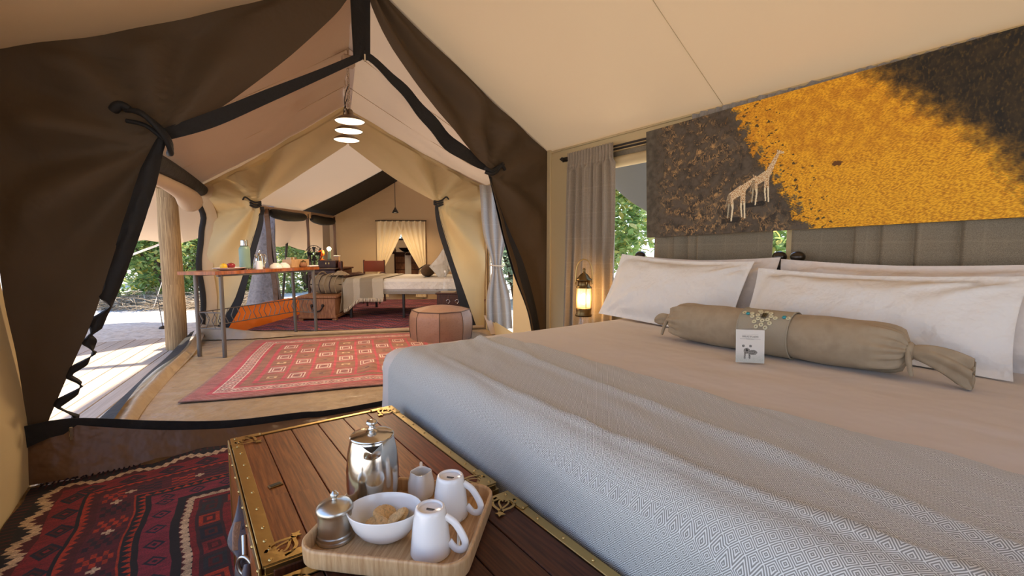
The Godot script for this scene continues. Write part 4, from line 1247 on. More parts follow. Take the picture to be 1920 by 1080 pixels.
	sk.sheet(30, 10, func(a, b):
		var top: Vector3 = V(-4.06, 0.28, 6.3).lerp(V(-3.98, 0.27, 8.6), a)
		var bot: Vector3 = V(-3.74, 0.005, 5.95).lerp(V(-3.72, 0.005, 8.3), a)
		return bot.lerp(top, b) + Vector3(0, 0.08 * sin(PI * b) + 0.02 * nz(a * 9.0, b * 3.0), 0), 0.004)
	part("skirt", sk, "orange_canvas", lw, "glowing orange canvas skirt along the floor")
	# right wall
	var rw := MB.new()
	for k in 2:
		var o := V(0.03 * k, 0, 0)
		if k == 0: rw.quad(V(-0.52, 0, 10.55), V(-0.35, 0, 6.45), V(-0.35, 2.03, 6.45), V(-0.52, 1.95, 10.55))
		else: rw.quad(V(-0.35, 0, 6.45) + o, V(-0.52, 0, 10.55) + o, V(-0.52, 1.95, 10.55) + o, V(-0.35, 2.03, 6.45) + o)
	struct("wall_right", rw, "wall_far")
	# back wall with a curtained doorway
	var bw := MB.new()
	var roof := func(r: float) -> float: return 2.72 + 0.03 - absf(r + 2.614) * (0.53 if r < -2.614 else 0.374)
	var cut := [-4.2, -3.02, -2.614, -2.03, -0.5]
	for k in 4:
		var x0: float = cut[k]; var x1: float = cut[k + 1]
		var y0: float = 1.75 if k == 1 or k == 2 else 0.0
		for j in 6:
			var a: float = lerpf(x0, x1, j / 6.0); var b: float = lerpf(x0, x1, (j + 1) / 6.0)
			bw.quad(V(a, y0, 10.52), V(b, y0, 10.52), V(b, roof.call(b), 10.52), V(a, roof.call(a), 10.52))
			bw.quad(V(b, y0, 10.56), V(a, y0, 10.56), V(a, roof.call(a), 10.56), V(b, roof.call(b), 10.56))
	struct("wall_back", bw, "wall_far", "tan canvas end wall of the far tent")
	# bathroom behind
	var ba := MB.new()
	ba.quad(V(-4.4, 0, 13.4), V(-0.8, 0, 13.4), V(-0.8, 1.45, 13.4), V(-4.4, 1.45, 13.4))
	ba.quad(V(-4.4, 0, 10.6), V(-4.4, 0, 13.4), V(-4.4, 2.3, 13.4), V(-4.4, 2.3, 10.6))
	ba.quad(V(-0.8, 0, 13.4), V(-0.8, 0, 10.6), V(-0.8, 2.3, 10.6), V(-0.8, 2.3, 13.4))
	struct("wall_bathroom", ba, "wall_far")
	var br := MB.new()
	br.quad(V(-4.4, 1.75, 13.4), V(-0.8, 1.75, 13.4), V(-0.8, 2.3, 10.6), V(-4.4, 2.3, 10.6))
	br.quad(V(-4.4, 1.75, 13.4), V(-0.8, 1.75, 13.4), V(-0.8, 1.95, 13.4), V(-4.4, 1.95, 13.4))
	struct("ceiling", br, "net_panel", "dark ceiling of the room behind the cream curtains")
	var bar := MB.new()
	bar.box(V(-2.6, 1.45, 13.36), Vector3(3.4, 0.05, 0.05), 0.004, Basis(Vector3.UP, -deg_to_rad(YAW)))
	struct("trim_3", bar, "iron_dark", "dark rail below the far room's window")
	# far rug
	var rg := MB.new()
	rg.grid(40, 40, func(a, b): return V(lerpf(-3.72, -0.6, a), 0.012 + 0.004 * nz(a * 8.0, b * 8.0), lerpf(6.28 - 0.12 * a * 0.0, 10.3, b) - (0.25 * (1.0 - a) if b < 0.01 else 0.0) * 0.0), 0.8, 1.0)
	solo("rug", rg, "rug_far", "red and purple striped carpet under the far bed", "rug")

# ---------------------------------------------------------------- the near bed
const BT := 0.68      # height of the bed
func pillow_mesh(w: float, h: float, t: float, sd: float, flange := 0.03) -> MB:
	var mb := MB.new()
	for s in [1.0, -1.0]:
		mb.grid(36, 28, func(a, b):
			if s < 0: a = 1.0 - a
			var u: float = (a - 0.5) * 2.0; var v: float = (b - 0.5) * 2.0
			var uu: float = clampf(absf(u) / (1.0 - flange * 2.0 / w), 0, 1); var vv: float = clampf(absf(v) / (1.0 - flange * 2.0 / h), 0, 1)
			var th: float = t * 0.5 * pow(maxf((1.0 - pow(uu, 2.6)) * (1.0 - pow(vv, 2.4)), 0.0), 0.55)
			var x: float = u * w * 0.5 * (1.0 - 0.035 * (1.0 - v * v))
			var y: float = v * h * 0.5 * (1.0 - (0.11 if v > 0 else 0.03) * (1.0 - pow(absf(u), 1.6)))
			# creases that run in from the corners
			var cr := 0.0
			for cx in [-1.0, 1.0]:
				for cy in [-1.0, 1.0]:
					var dx: float = u - cx; var dy: float = v - cy
					var dist := sqrt(dx * dx + dy * dy)
					var an := atan2(dy * cy, -dx * cx)
					cr += sin(an * 14.0 + sd) * exp(-dist * 2.6) * smoothstep(0.05, 0.3, dist) * 0.026
			return Vector3(x, y, s * (th + 0.0015) + cr * clampf(th / 0.02, 0, 1) * s + 0.006 * nz(u * 2.0 + sd, v * 2.0) * (1.0 if th > 0.01 else 0.4)))
	return mb

func pillow(label: String, w: float, h: float, t: float, foot: Vector3, lean: float, sd: float, m := "pillow", yaw := 0.0, roll := 0.0) -> void:
	var o := solo("pillow", pillow_mesh(w, h, t, sd), m, label, "pillow", "white bed pillows")
	var a := deg_to_rad(lean)
	var bs := Basis(Vector3(0, 0, 1), Vector3(sin(a), cos(a), 0), Vector3(-cos(a), sin(a), 0))
	bs = Basis(Vector3.UP, deg_to_rad(yaw)) * bs * Basis(Vector3(0, 0, 1), deg_to_rad(roll))
	o.transform = Transform3D(bs, foot + bs.y * h * 0.48)

func bed_skin(a: float, s: float, lift: float) -> Vector3:   # a: along the bed from its window side to the far side; s: metres from the throw's end over the foot and down
	var z := lerpf(-2.02, 0.06, a)
	var rc := 0.085
	var xf := 0.695 + 0.012 * sin(a * 7.0)
	var top := 1.9            # flat length
	var x := 0.0; var y := 0.0
	if s < top - rc: x = xf + rc + (top - rc - s); y = BT
	elif s < top - rc + rc * PI / 2:
		var t := (s - top + rc) / rc
		x = xf + rc - sin(t) * rc; y = BT - rc + cos(t) * rc
	else:
		x = xf; y = BT - rc - (s - top + rc - rc * PI / 2)
	var fold := 0.0
	if y < BT - rc: fold = 0.016 * sin(a * 19.0 + 0.7) * smoothstep(BT - rc, 0.2, y) + 0.008 * nz(a * 14.0, y * 2.0)
	var n := Vector3(-1, 0, 0) if y < BT - rc * 0.6 else Vector3.UP
	# round over at the window side
	var over := maxf(0.0, 0.09 - (z + 2.02)) / 0.09
	return Vector3(x - fold, y, z) + n * lift - Vector3(0, 0.05 * over * over, 0) * (1.0 if y > 0.45 else 0.3) + Vector3(0.06 * over * over, 0, 0) * (1.0 if y < BT - 0.02 else 0.0)

func near_bed() -> void:
	var t := thing("double_bed", "wide bed of two pushed together with a white fitted sheet", "bed")
	var mb := MB.new()
	# sheet over mattress: top, foot and window side in one skin
	mb.grid(70, 90, func(a, b):
		var s: float = b * 2.43
		var p := bed_skin(1.0 - a, 2.43 - s if false else s, 0.0)
		p.y += 0.004 * nz(p.x * 3.0, p.z * 3.0) + 0.003 * nz(p.x * 9.0, p.z * 1.5, 4.0) if p.y > BT - 0.03 else 0.0
		return p)
	for z in [-2.02, 0.06]:
		mb.grid(40, 10, func(a, b):
			var x: float = lerpf(0.757, 2.60, a)
			var y: float = lerpf(0.12, BT - 0.05, b)
			var o: float = 0.012 * sin(x * 14.0) * (1.0 - b)
			return Vector3(x if z < -1 else 3.357 - x, y, z + (-o if z < -1 else o)))
	part("fitted_sheet", mb, "sheet", t)
	var fr := MB.new()
	for z in [-1.9, -1.04, -0.06]:
		for x in [0.85, 2.5]:
			fr = MB.new()
			fr.box(Vector3(x, 0.07, z), Vector3(0.06, 0.14, 0.06), 0.004)
			part("leg", fr, "dark_wood", t)
	var rail := MB.new()
	for k in 2:
		var z0: float = [-2.04, -1.02][k]; var z1: float = [-1.135, -0.06][k]
		rail.tube([Vector3(2.62, 0.93, z0), Vector3(2.62, 0.93, z1)], 0.026, 10)
		rail.tube([Vector3(2.62, 0.80, z0), Vector3(2.62, 0.80, z1)], 0.018, 10)
	part("head_rail", rail, "post_metal", t)
	for z in [-2.055, -1.135, -1.045, -0.02]:
		var ps := MB.new()
		ps.lathe([Vector2(0.022, 0.0), Vector2(0.022, 1.03), Vector2(0.026, 1.035), Vector2(0.026, 1.045), Vector2(0.018, 1.05), Vector2(0.018, 1.06)], 16, Vector3(2.61, 0.0, z))
		var p := part("head_post", ps, "post_metal", t)
		var kb := MB.new()
		var prof := []
		for k in 13:
			var an := -PI / 2 + PI * k / 12.0
			prof.append(Vector2(maxf(0.036 * cos(an), 0.0), 1.087 + 0.030 * sin(an)))
		kb.lathe(prof, 20, Vector3(2.61, 0.0, z))
		part("knob", kb, "post_metal", p)
	# patterned throw
	var th := MB.new()
	var W := 1.95; var S := 1.06
	th.sheet(110, 90, func(a, b):
		var az: float = lerpf(0.082, 1.0, 1.0 - a)
		var s: float = lerpf(1.9 - 0.575 + 0.03 * nz(a * 2.0, 1.0), 2.46, b)
		var p := bed_skin(az, s, 0.009)
		var up: float = smoothstep(BT - 0.05, BT, p.y)
		p.y += up * (0.016 * absf(nz(p.x * 5.0 + p.z * 2.0, p.z * 1.3, 5.0)) + 0.014 * exp(-pow((p.x - 0.83 - 0.05 * sin(p.z * 2.0)) / 0.012, 2.0)) * smoothstep(-1.9, -1.2, p.z) + 0.014 * exp(-pow((p.x - 1.05 + 0.12 * (p.z + 1.0)) / 0.02, 2.0)))
		return p, 0.005, 1.98 / 0.028, 1.13 / 0.028)
	solo("throw_blanket", th, "throw", "grey and white diamond patterned throw over the foot of the near bed", "throw")
	# pillows
	pillow("white pillow behind the front left one, its edge showing at right", 0.93, 0.435, 0.15, Vector3(2.40, BT, -1.56), 18, 5.0, "pillow_back")
	pillow("white pillow behind the front right one, pinkish top edge showing", 1.0, 0.425, 0.15, Vector3(2.42, BT, -0.60), 18, 2.0, "pillow_back")
	pillow("front left white pillow beside the grey curtain, on the bed", 0.90, 0.445, 0.17, Vector3(2.235, BT + 0.012, -1.645), 27, 1.0, "pillow", 0.0, -2.5)
	pillow("front right wide white pillow behind the bolster, on the bed", 0.94, 0.40, 0.17, Vector3(2.23, BT + 0.01, -0.685), 30, 3.4, "pillow")
	# bolster
	var bo := thing("bolster", "long tan suede bolster with knotted ends lying before the pillows", "bolster")
	var A := Vector3(1.985, BT + 0.094, -1.36); var B := Vector3(2.015, BT + 0.094, -0.44)
	var ax := (B - A).normalized()
	var bx := Basis(ax.cross(Vector3.UP).normalized(), ax, Vector3.UP)
	var L := A.distance_to(B)
	var R := 0.092
	var body := MB.new()
	var rad := func(s: float) -> float:     # distance from the left end
		var e := minf(s, L - s)
		if e < 0.0: return 0.03
		return lerpf(0.026, R, pow(clampf(e / 0.115, 0, 1), 0.36)) + 0.002 * sin(s * 30.0)
	body.grid(64, 60, func(a, b):
		var s: float = b * L
		var e := minf(s, L - s)
		var pl: float = 0.010 * sin(a * TAU * 14.0) * (1.0 - smoothstep(0.0, 0.13, e)) + 0.006 * sin(a * TAU * 7.0 + 1.0) * (1.0 - smoothstep(0.05, 0.2, e))
		var rr: float = rad.call(s) + pl * clampf(rad.call(s) / 0.06, 0.3, 1)
		var p := A + bx * Vector3(cos(a * TAU) * rr, s, sin(a * TAU) * rr)
		p.y = maxf(p.y, BT + 0.004)
		return p)
	part("body", body, "suede", bo)
	var bd := MB.new()
	bd.grid(48, 4, func(a, b):
		var p := A + bx * Vector3(cos(a * TAU) * (R + 0.004), lerpf(0.37, 0.565, b), sin(a * TAU) * (R + 0.004))
		p.y = maxf(p.y, BT + 0.003)
		return p)
	for k in 2:
		var s: float = [0.37, 0.565][k]
		var ring := []
		for i in 41: ring.append(A + bx * Vector3(cos(TAU * i / 40.0) * (R + 0.004), s, sin(TAU * i / 40.0) * (R + 0.004)))
		for i in ring.size(): ring[i].y = maxf(ring[i].y, BT + 0.003)
		bd.tube(ring, 0.0032, 6, false)
	part("band", bd, "suede_light", bo, "lighter smooth band round the middle")
	for k in 2:
		var e: Vector3 = [A, B][k]
		var sg := -1.0 if k == 0 else 1.0
		var ln: float = [0.075, 0.155][k]
		var kn := MB.new()
		kn.lathe([Vector2(0.0, -0.014), Vector2(0.026, -0.013), Vector2(0.033, -0.004), Vector2(0.034, 0.004), Vector2(0.026, 0.013), Vector2(0, 0.014)], 20, e, bx)
		kn.tube(bent([e + Vector3(-0.03, 0.01, 0), e + Vector3(-0.045, -0.03, sg * 0.01), e + Vector3(-0.05, -0.075, sg * 0.02)], 8), [0.006, 0.008, 0.008, 0.009, 0.009, 0.008, 0.008, 0.007, 0.006], 6)
		part("knot", kn, "suede", bo)
		var tl := MB.new()
		tl.grid(40, 12, func(a, b):
			var an: float = a * TAU
			var spread: float = lerpf(0.022, 0.052 if k == 1 else 0.036, pow(b, 0.7)) * (1.0 + 0.30 * sin(an * 6.0) * b)
			if k == 0: spread *= (1.0 - 0.75 * b * b * b)
			var c = e + ax * sg * (0.008 + ln * b) + Vector3(-0.02 * b, -0.055 * b * b * (1.0 if k == 1 else 0.2), 0)
			var p = c + bx.x * cos(an) * spread * (0.55 + 0.45 * (1.0 - b)) + bx.z * sin(an) * spread
			p.y = maxf(p.y, BT + 0.005)
			return p)
		tl.grid(20, 2, func(a, b):
			var an: float = (a if k == 1 else 1.0 - a) * TAU
			var c = e + ax * sg * (0.008 + ln * (1.0 - 0.2 * b)) + Vector3(-0.02, -0.055 * (1.0 if k == 1 else 0.2), 0)
			var sp: float = (0.05 if k == 1 else 0.01) * (1.0 - b)
			var p = c + bx.x * cos(an) * sp * 0.55 + bx.z * sin(an) * sp
			p.y = maxf(p.y, BT + 0.005)
			return p)
		part("tied_end", tl, "suede", bo)
	# buttons sewn on the band
	var mid := 0.4675
	var put := func(s: float, an: float) -> Transform3D:   # place on the band, an degrees up from the near side
		var q := deg_to_rad(an)
		var nn := (bx.x * -1.0 if bx.x.x > 0 else bx.x) * cos(q) + Vector3.UP * sin(q)
		var y := nn; var x := ax; var z := x.cross(y)
		return Transform3D(Basis(x, y, z), A + ax * s + nn * (R + 0.005))
	var disc := MB.new()
	disc.lathe([Vector2(0.0022, 0), Vector2(0.0085, 0), Vector2(0.0095, 0.0018), Vector2(0.008, 0.0034), Vector2(0.0035, 0.0026), Vector2(0.0022, 0.0034), Vector2(0.0022, 0)], 14)
	var dm := disc.mesh()
	var pts := []
	for k in 8: pts.append(Vector2(cos(TAU * k / 8.0) * 0.026, sin(TAU * k / 8.0) * 15.0))
	for k in 5: pts.append([Vector2(-0.045, -6), Vector2(-0.03, -20), Vector2(0.0, -26), Vector2(0.03, -20), Vector2(0.044, -4)][k])
	for k in 3: pts.append([Vector2(-0.018, -32), Vector2(0.018, -32), Vector2(-0.028, 18)][k])
	pts.append(Vector2(-0.083, 4)); pts.append(Vector2(0.09, 0)); pts.append(Vector2(-0.052, 4))
	for p in pts:
		var o := part("button", dm, "shell", bo)
		o.transform = put.call(mid + p.x, 52.0 + p.y)
	var bead := MB.new()
	bead.lathe([Vector2(0.0, 0), Vector2(0.007, 0.001), Vector2(0.008, 0.004), Vector2(0.005, 0.008), Vector2(0, 0.009)], 12)
	var bm := bead.mesh()
	for x in [-0.067, 0.075]:
		var o := part("bead", bm, "turquoise", bo, "turquoise bead")
		o.transform = put.call(mid + x, 53.0)
	var hb := MB.new()
	for k in 3: hb.box(Vector3((k - 1) * 0.006, 0.004, 0), Vector3(0.005, 0.008, 0.026), 0.002)
	var ho := part("toggle", hb, "horn", bo, "dark horn toggle")
	ho.transform = put.call(mid, 52.0)
	# card
	var cd := thing("card", "small folded card with an animal drawing standing against the bolster", "card", Vector3(1.765, BT + 0.006, -0.857))
	var n := Vector3(-0.80, 0, 0.60).normalized()
	var xr := Vector3(0.66, 0, 0.75).normalized()
	n = Vector3.UP.cross(xr) * -1.0
	n = xr.cross(Vector3.UP).normalized()
	if n.x > 0: n = -n
	xr = Vector3.UP.cross(n).normalized()
	var cw := 0.102; var ch := 0.128
	var tilt := (Vector3.UP - n * 0.10).normalized()
	var c0 := -xr * cw * 0.5; var c1 := xr * cw * 0.5
	var cm := MB.new()
	cm.quad_uv(c0, c1, c1 + tilt * ch, c0 + tilt * ch)
	part("front", cm, "card", cd)
	cm = MB.new()
	var back := (-n * 0.055 + xr * 0.072)
	var off := -n * 0.0012
	cm.quad(c1 + off, c0 + off, c0 + tilt * ch + off, c1 + tilt * ch + off)
	cm.quad(c0 + off, c0 + back, c0 + back + Vector3.UP * ch, c0 + tilt * ch + off)
	cm.quad(c0 + back, c0 + off, c0 + tilt * ch + off, c0 + back + Vector3.UP * ch)
	part("back", cm, "card_back", cd)
	for k in 2:
		var tm := TextMesh.new()
		tm.text = ["GREAT PLAINS", "Conservation"][k]
		var sf := SystemFont.new()
		sf.font_names = PackedStringArray(["Droid Serif"])
		tm.font = sf
		tm.font_size = 32
		tm.pixel_size = [0.00026, 0.00014][k]
		tm.depth = 0.0004
		var o := part("lettering", tm, "grey_ink", cd)
		o.transform = Transform3D(Basis(xr, tilt, n), tilt * (ch * [0.795, 0.722][k]) + n * 0.0008)

# ---------------------------------------------------------------- along the right wall
func gathered(w: float, h: float, folds: float, amp: float, taper: float, sd: float, top_gather := true) -> Callable:   # curtain in local x (across) and y, hanging from y = 0 down
	return func(a, b):
		var k: float = 1.0 - taper * (1.0 - b)
		var ph: float = a * TAU * folds + 1.2 * nz(a * 3.0, b * 0.6, sd)
		var z: float = amp * sin(ph) * (0.5 + 0.5 * b) + amp * 0.5 * sin(ph * 2.3 + sd) * (1.0 - b * 0.5)
		if top_gather and b < 0.07: z = amp * 0.5 * sin(a * TAU * folds * 3.0 + sd) * (0.4 + 0.6 * absf(b - 0.035) / 0.035)
		return Vector3((a - 0.5) * w * k, -b * h, z)

func right_wall_things() -> void:
	var face := Basis(Vector3(0, 0, 1), Vector3.UP, Vector3(-1, 0, 0))    # local x runs toward the camera along the wall, local z into the room
	# curtain with its rods
	var ct := solo("curtain", _curt(0.56, 1.72, 5.0, 0.032, 0.12, 2.0, 70, 60), "linen", "full length grey linen curtain hanging beside the brass lantern", "curtain")
	ct.transform = Transform3D(face, Vector3(2.662, 1.93, -2.61))
	var rod := thing("curtain_rod", "pair of thin black curtain rods running behind the giraffe picture", "rod")
	var rm := MB.new()
	rm.tube([Vector3(2.682, 1.905, -2.98), Vector3(2.682, 1.905, 1.2)], 0.008, 8)
	part("front_rod", rm, "iron_dark", rod)
	rm = MB.new()
	rm.tube([Vector3(2.712, 1.89, -2.98), Vector3(2.712, 1.89, 1.2)], 0.008, 8)
	part("rear_rod", rm, "iron_dark", rod)
	rm = MB.new()
	rm.box(Vector3(2.70, 1.90, -2.95), Vector3(0.07, 0.03, 0.02), 0.004)
	part("bracket", rm, "iron_dark", rod)
	# rolled blind in the window
	var rb := thing("rolled_blind", "canvas blind rolled up at the head of the bed's window", "blind")
	rm = MB.new()
	rm.tube([Vector3(2.75, 1.80, -2.48), Vector3(2.75, 1.80, -1.15)], 0.042, 14)
	part("roll", rm, "wall_canvas", rb)
	rm = MB.new()
	rm.box(Vector3(2.76, 1.86, -1.81), Vector3(0.01, 0.10, 1.33), 0.002)
	part("head_band", rm, "linen_dark", rb)
	# pleated curtains behind the bed head
	for k in 3:
		var z0: float = [-2.0, -1.125, -2.02][k]; var z1: float = [-1.225, 0.55, 0.6][k]
		var w := z1 - z0
		if k < 2:
			var pm := MB.new()
			var edges: Array = [[0.0, 0.19, 0.33, 0.42, 1.0], [0.0, 0.17, 0.235, 0.31, 0.40, 0.58]][k]
			pm.sheet(200, 16, func(a, b):
				var z := 0.0
				for e in edges: z += 0.030 * exp(-pow(maxf(0.0, a - e - 0.02 * b) / 0.07, 2.0)) * smoothstep(-0.004, 0.004, a - e - 0.02 * b * (0.6 if k == 1 else 0.25))
				return Vector3((a - 0.5) * w, -b * 1.28, z + 0.006 * nz(a * 9.0, b * 3.0, k * 4.0)), 0.005)
			var o := solo("pleated_curtain", pm, "linen_dark", ["pleated grey brown curtain behind the left pillows, under the picture", "pleated grey brown curtain behind the right pillows, under the picture"][k], "curtain", "pleated curtains behind the bed head")
			o.transform = Transform3D(face, Vector3(2.724, 1.87, (z0 + z1) * 0.5))
		else:
			var hd := MB.new()
			hd.sheet(170, 5, func(a, b):
				return Vector3((a - 0.5) * w, -b * 0.10 + 0.012 * nz(a * 30.0, 1.0) * (1.0 - b), 0.016 * sin(a * TAU * 52.0 + 3.0 * nz(a * 20.0, 2.0)) * (0.4 + 0.6 * (1.0 - b))), 0.004)
			var o2 := solo("curtain_heading", hd, "linen_grey", "ruffled grey curtain heading peeping out above the giraffe picture", "curtain")
			o2.transform = Transform3D(face, Vector3(2.675, 1.985, (z0 + z1) * 0.5 + 0.3))
	# picture
	var pt := thing("canvas_picture", "wide canvas print of two giraffes beside a golden river bed", "picture")
	var pm2 := MB.new()
	pm2.box(Vector3(0, 0, -0.0185), Vector3(PW, PH, 0.034), 0.002)
	part("stretcher", pm2, "painting_side", pt)
	pm2 = MB.new()
	pm2.quad_uv(Vector3(-PW / 2, -PH / 2, 0), Vector3(PW / 2, -PH / 2, 0), Vector3(PW / 2, PH / 2, 0), Vector3(-PW / 2, PH / 2, 0))
	part("print", pm2, "painting", pt)
	pt.transform = Transform3D(face * Basis(Vector3(0, 0, 1), deg_to_rad(1.25)) * Basis(Vector3.RIGHT, 0.02), Vector3(2.640, 1.595, -1.04))
	# bedside table (behind the bed) with the lantern and a bottle
	var bt := thing("bedside_table", "low wooden bedside table behind the far corner of the near bed", "table", Vector3(2.42, 0, -2.44))
	var bm := MB.new()
	bm.box(Vector3(0, 0.485, 0), Vector3(0.40, 0.03, 0.42), 0.005)
	part("top", bm, "dark_wood", bt)
	for sx in [-1, 1]:
		for sz in [-1, 1]:
			var lm := MB.new()
			lm.box(Vector3(0.17 * sx, 0.235, 0.18 * sz), Vector3(0.04, 0.47, 0.04), 0.004)
			part("leg", lm, "dark_wood", bt)
	var ln := thing("lantern", "small brass lantern with glowing chimney on a glass base beside the curtain", "lantern", Vector3(2.45, 0.50, -2.445))
	var m := MB.new()
	m.lathe([Vector2(0, 0), Vector2(0.062, 0), Vector2(0.064, 0.012), Vector2(0.055, 0.02), Vector2(0.058, 0.05), Vector2(0.06, 0.062), Vector2(0, 0.062)], 28)
	part("base", m, "brass_dark", ln)
	m = MB.new()
	m.lathe([Vector2(0.052, 0.062), Vector2(0.052, 0.215)], 28)
	m.lathe([Vector2(0.0495, 0.215), Vector2(0.0495, 0.062)], 28)
	part("chimney", m, "glass", ln)
	m = MB.new()
	m.lathe([Vector2(0.058, 0.213), Vector2(0.060, 0.222), Vector2(0.048, 0.228), Vector2(0.046, 0.262), Vector2(0.060, 0.27), Vector2(0.062, 0.278), Vector2(0.05, 0.288), Vector2(0.03, 0.315), Vector2(0.012, 0.328), Vector2(0.010, 0.345), Vector2(0.013, 0.352), Vector2(0.008, 0.362), Vector2(0, 0.364)], 28)
	m.lathe([Vector2(0, 0.211), Vector2(0.058, 0.213)], 28)
	part("cap", m, "brass_dark", ln)
	m = MB.new()
	for k in 4:
		var an := TAU * k / 4.0 + 0.5
		m.tube([Vector3(cos(an) * 0.058, 0.06, sin(an) * 0.058), Vector3(cos(an) * 0.058, 0.22, sin(an) * 0.058)], 0.0028, 6)
		m.tube(bent([Vector3(cos(an) * 0.058, 0.24, sin(an) * 0.058), Vector3(cos(an) * 0.068, 0.25, sin(an) * 0.068), Vector3(cos(an) * 0.064, 0.262, sin(an) * 0.064), Vector3(cos(an) * 0.056, 0.255, sin(an) * 0.056)], 8), 0.0035, 5)
	part("cage", m, "brass", ln)
	m = MB.new()
	var arc := []
	for k in 21:
		var an := PI * k / 20.0
		arc.append(Vector3(cos(an) * 0.060, 0.335 + sin(an) * 0.095, 0).rotated(Vector3.UP, -0.7))
	arc.push_front(Vector3(0.062, 0.25, 0).rotated(Vector3.UP, -0.7)); arc.append(Vector3(-0.062, 0.25, 0).rotated(Vector3.UP, -0.7))
	m.tube(arc, 0.0045, 8)
	part("handle", m, "brass", ln)
	m = MB.new()
	var pr := []
	for k in 13:
		var an := -PI / 2 + PI * k / 12.0
		pr.append(Vector2(maxf(cos(an), 0.0) * 0.027, 0.13 + sin(an) * 0.045))
	m.lathe(pr, 16)
	part("bulb", m, "bulb_glow", ln)
	lamp("lantern_light", Vector3(2.45, 0.75, -2.445), Color("ffc67a"), 0.10, 0.02)
	for q in ln.get_children(): q.position.y = 0.125
	m = MB.new()
	m.lathe([Vector2(0, 0), Vector2(0.058, 0.0), Vector2(0.060, 0.006), Vector2(0.056, 0.03), Vector2(0.046, 0.065), Vector2(0.036, 0.10), Vector2(0.034, 0.124), Vector2(0, 0.125)], 28)
	part("glass_base", m, "glass", ln, "flared clear glass base")

func _curt(w: float, h: float, folds: float, amp: float, taper: float, sd: float, nu: int, nv: int) -> MB:
	var mb := MB.new()
	mb.sheet(nu, nv, gathered(w, h, folds, amp, taper, sd), 0.004)
	return mb

func lamp(n: String, at: Vector3, col: Color, e: float, size := 0.05, down := false) -> void:
	var l: Light3D = SpotLight3D.new() if down else OmniLight3D.new()
	l.name = n
	l.light_color = col
	l.light_energy = e
	l.light_size = size
	l.shadow_enabled = true
	add_child(l)
	l.position = at
	if down:
		l.rotation_degrees.x = -90
		l.spot_range = 12.0; l.spot_attenuation = 2.0; l.spot_angle = 80.0; l.spot_angle_attenuation = 0.6
	else:
		l.omni_range = 12.0; l.omni_attenuation = 2.0

# ---------------------------------------------------------------- chests and tray
func corner_plate(mb: MB, at: Vector3, sx: float, sz: float, k := 1.0) -> void:   # brass corner: two arms and an openwork heart
	var y := 0.0022
	var P := func(x: float, z: float) -> Vector3: return at + Vector3(x * sx * k, 0, z * sz * k)
	var L := PackedVector2Array()
	for q in [[0, 0], [0.095, 0], [0.095, 0.024], [0.046, 0.024], [0.024, 0.046], [0.024, 0.095], [0, 0.095]]: L.append(Vector2(q[0] * sx * k, q[1] * sz * k))
	mb.slab(L, y, at)
	var rib := func(pts: Array, w0: float, w1: float) -> void:   # flat strip along a run
		var c := bent(pts, 18)
		mb.grid(1, 18, func(a, b):
			var i := int(round(b * 18))
			var t: Vector3 = (c[mini(i + 1, 18)] - c[maxi(i - 1, 0)]).normalized()
			var s := t.cross(Vector3.UP)
			return c[i] + s * (a - 0.5) * lerpf(w0, w1, b) * k + Vector3(0, y, 0))
	# heart on the diagonal
	for m in 2:
		var q := func(u: float, v: float) -> Vector3:   # u along the diagonal, v across
			var vv := v if m == 0 else -v
			return P.call((u - vv) * 0.7071, (u + vv) * 0.7071)
		rib.call([q.call(0.040, 0.024), q.call(0.058, 0.030), q.call(0.080, 0.024), q.call(0.098, 0.006), q.call(0.108, 0.001)], 0.007, 0.008)
		rib.call([q.call(0.092, 0.0), q.call(0.080, 0.006), q.call(0.066, 0.012), q.call(0.054, 0.012), q.call(0.052, 0.005), q.call(0.058, 0.004)], 0.006, 0.004)
	var tip := PackedVector2Array()
	for q in [[0.098, 0.0], [0.104, 0.008], [0.110, 0.006], [0.114, 0.014], [0.118, 0.005], [0.128, 0.0], [0.118, -0.005], [0.114, -0.014], [0.110, -0.006], [0.104, -0.008]]:
		tip.append(Vector2((q[0] - q[1]) * 0.7071 * sx * k, (q[0] + q[1]) * 0.7071 * sz * k))
	mb.slab(tip, y, at)

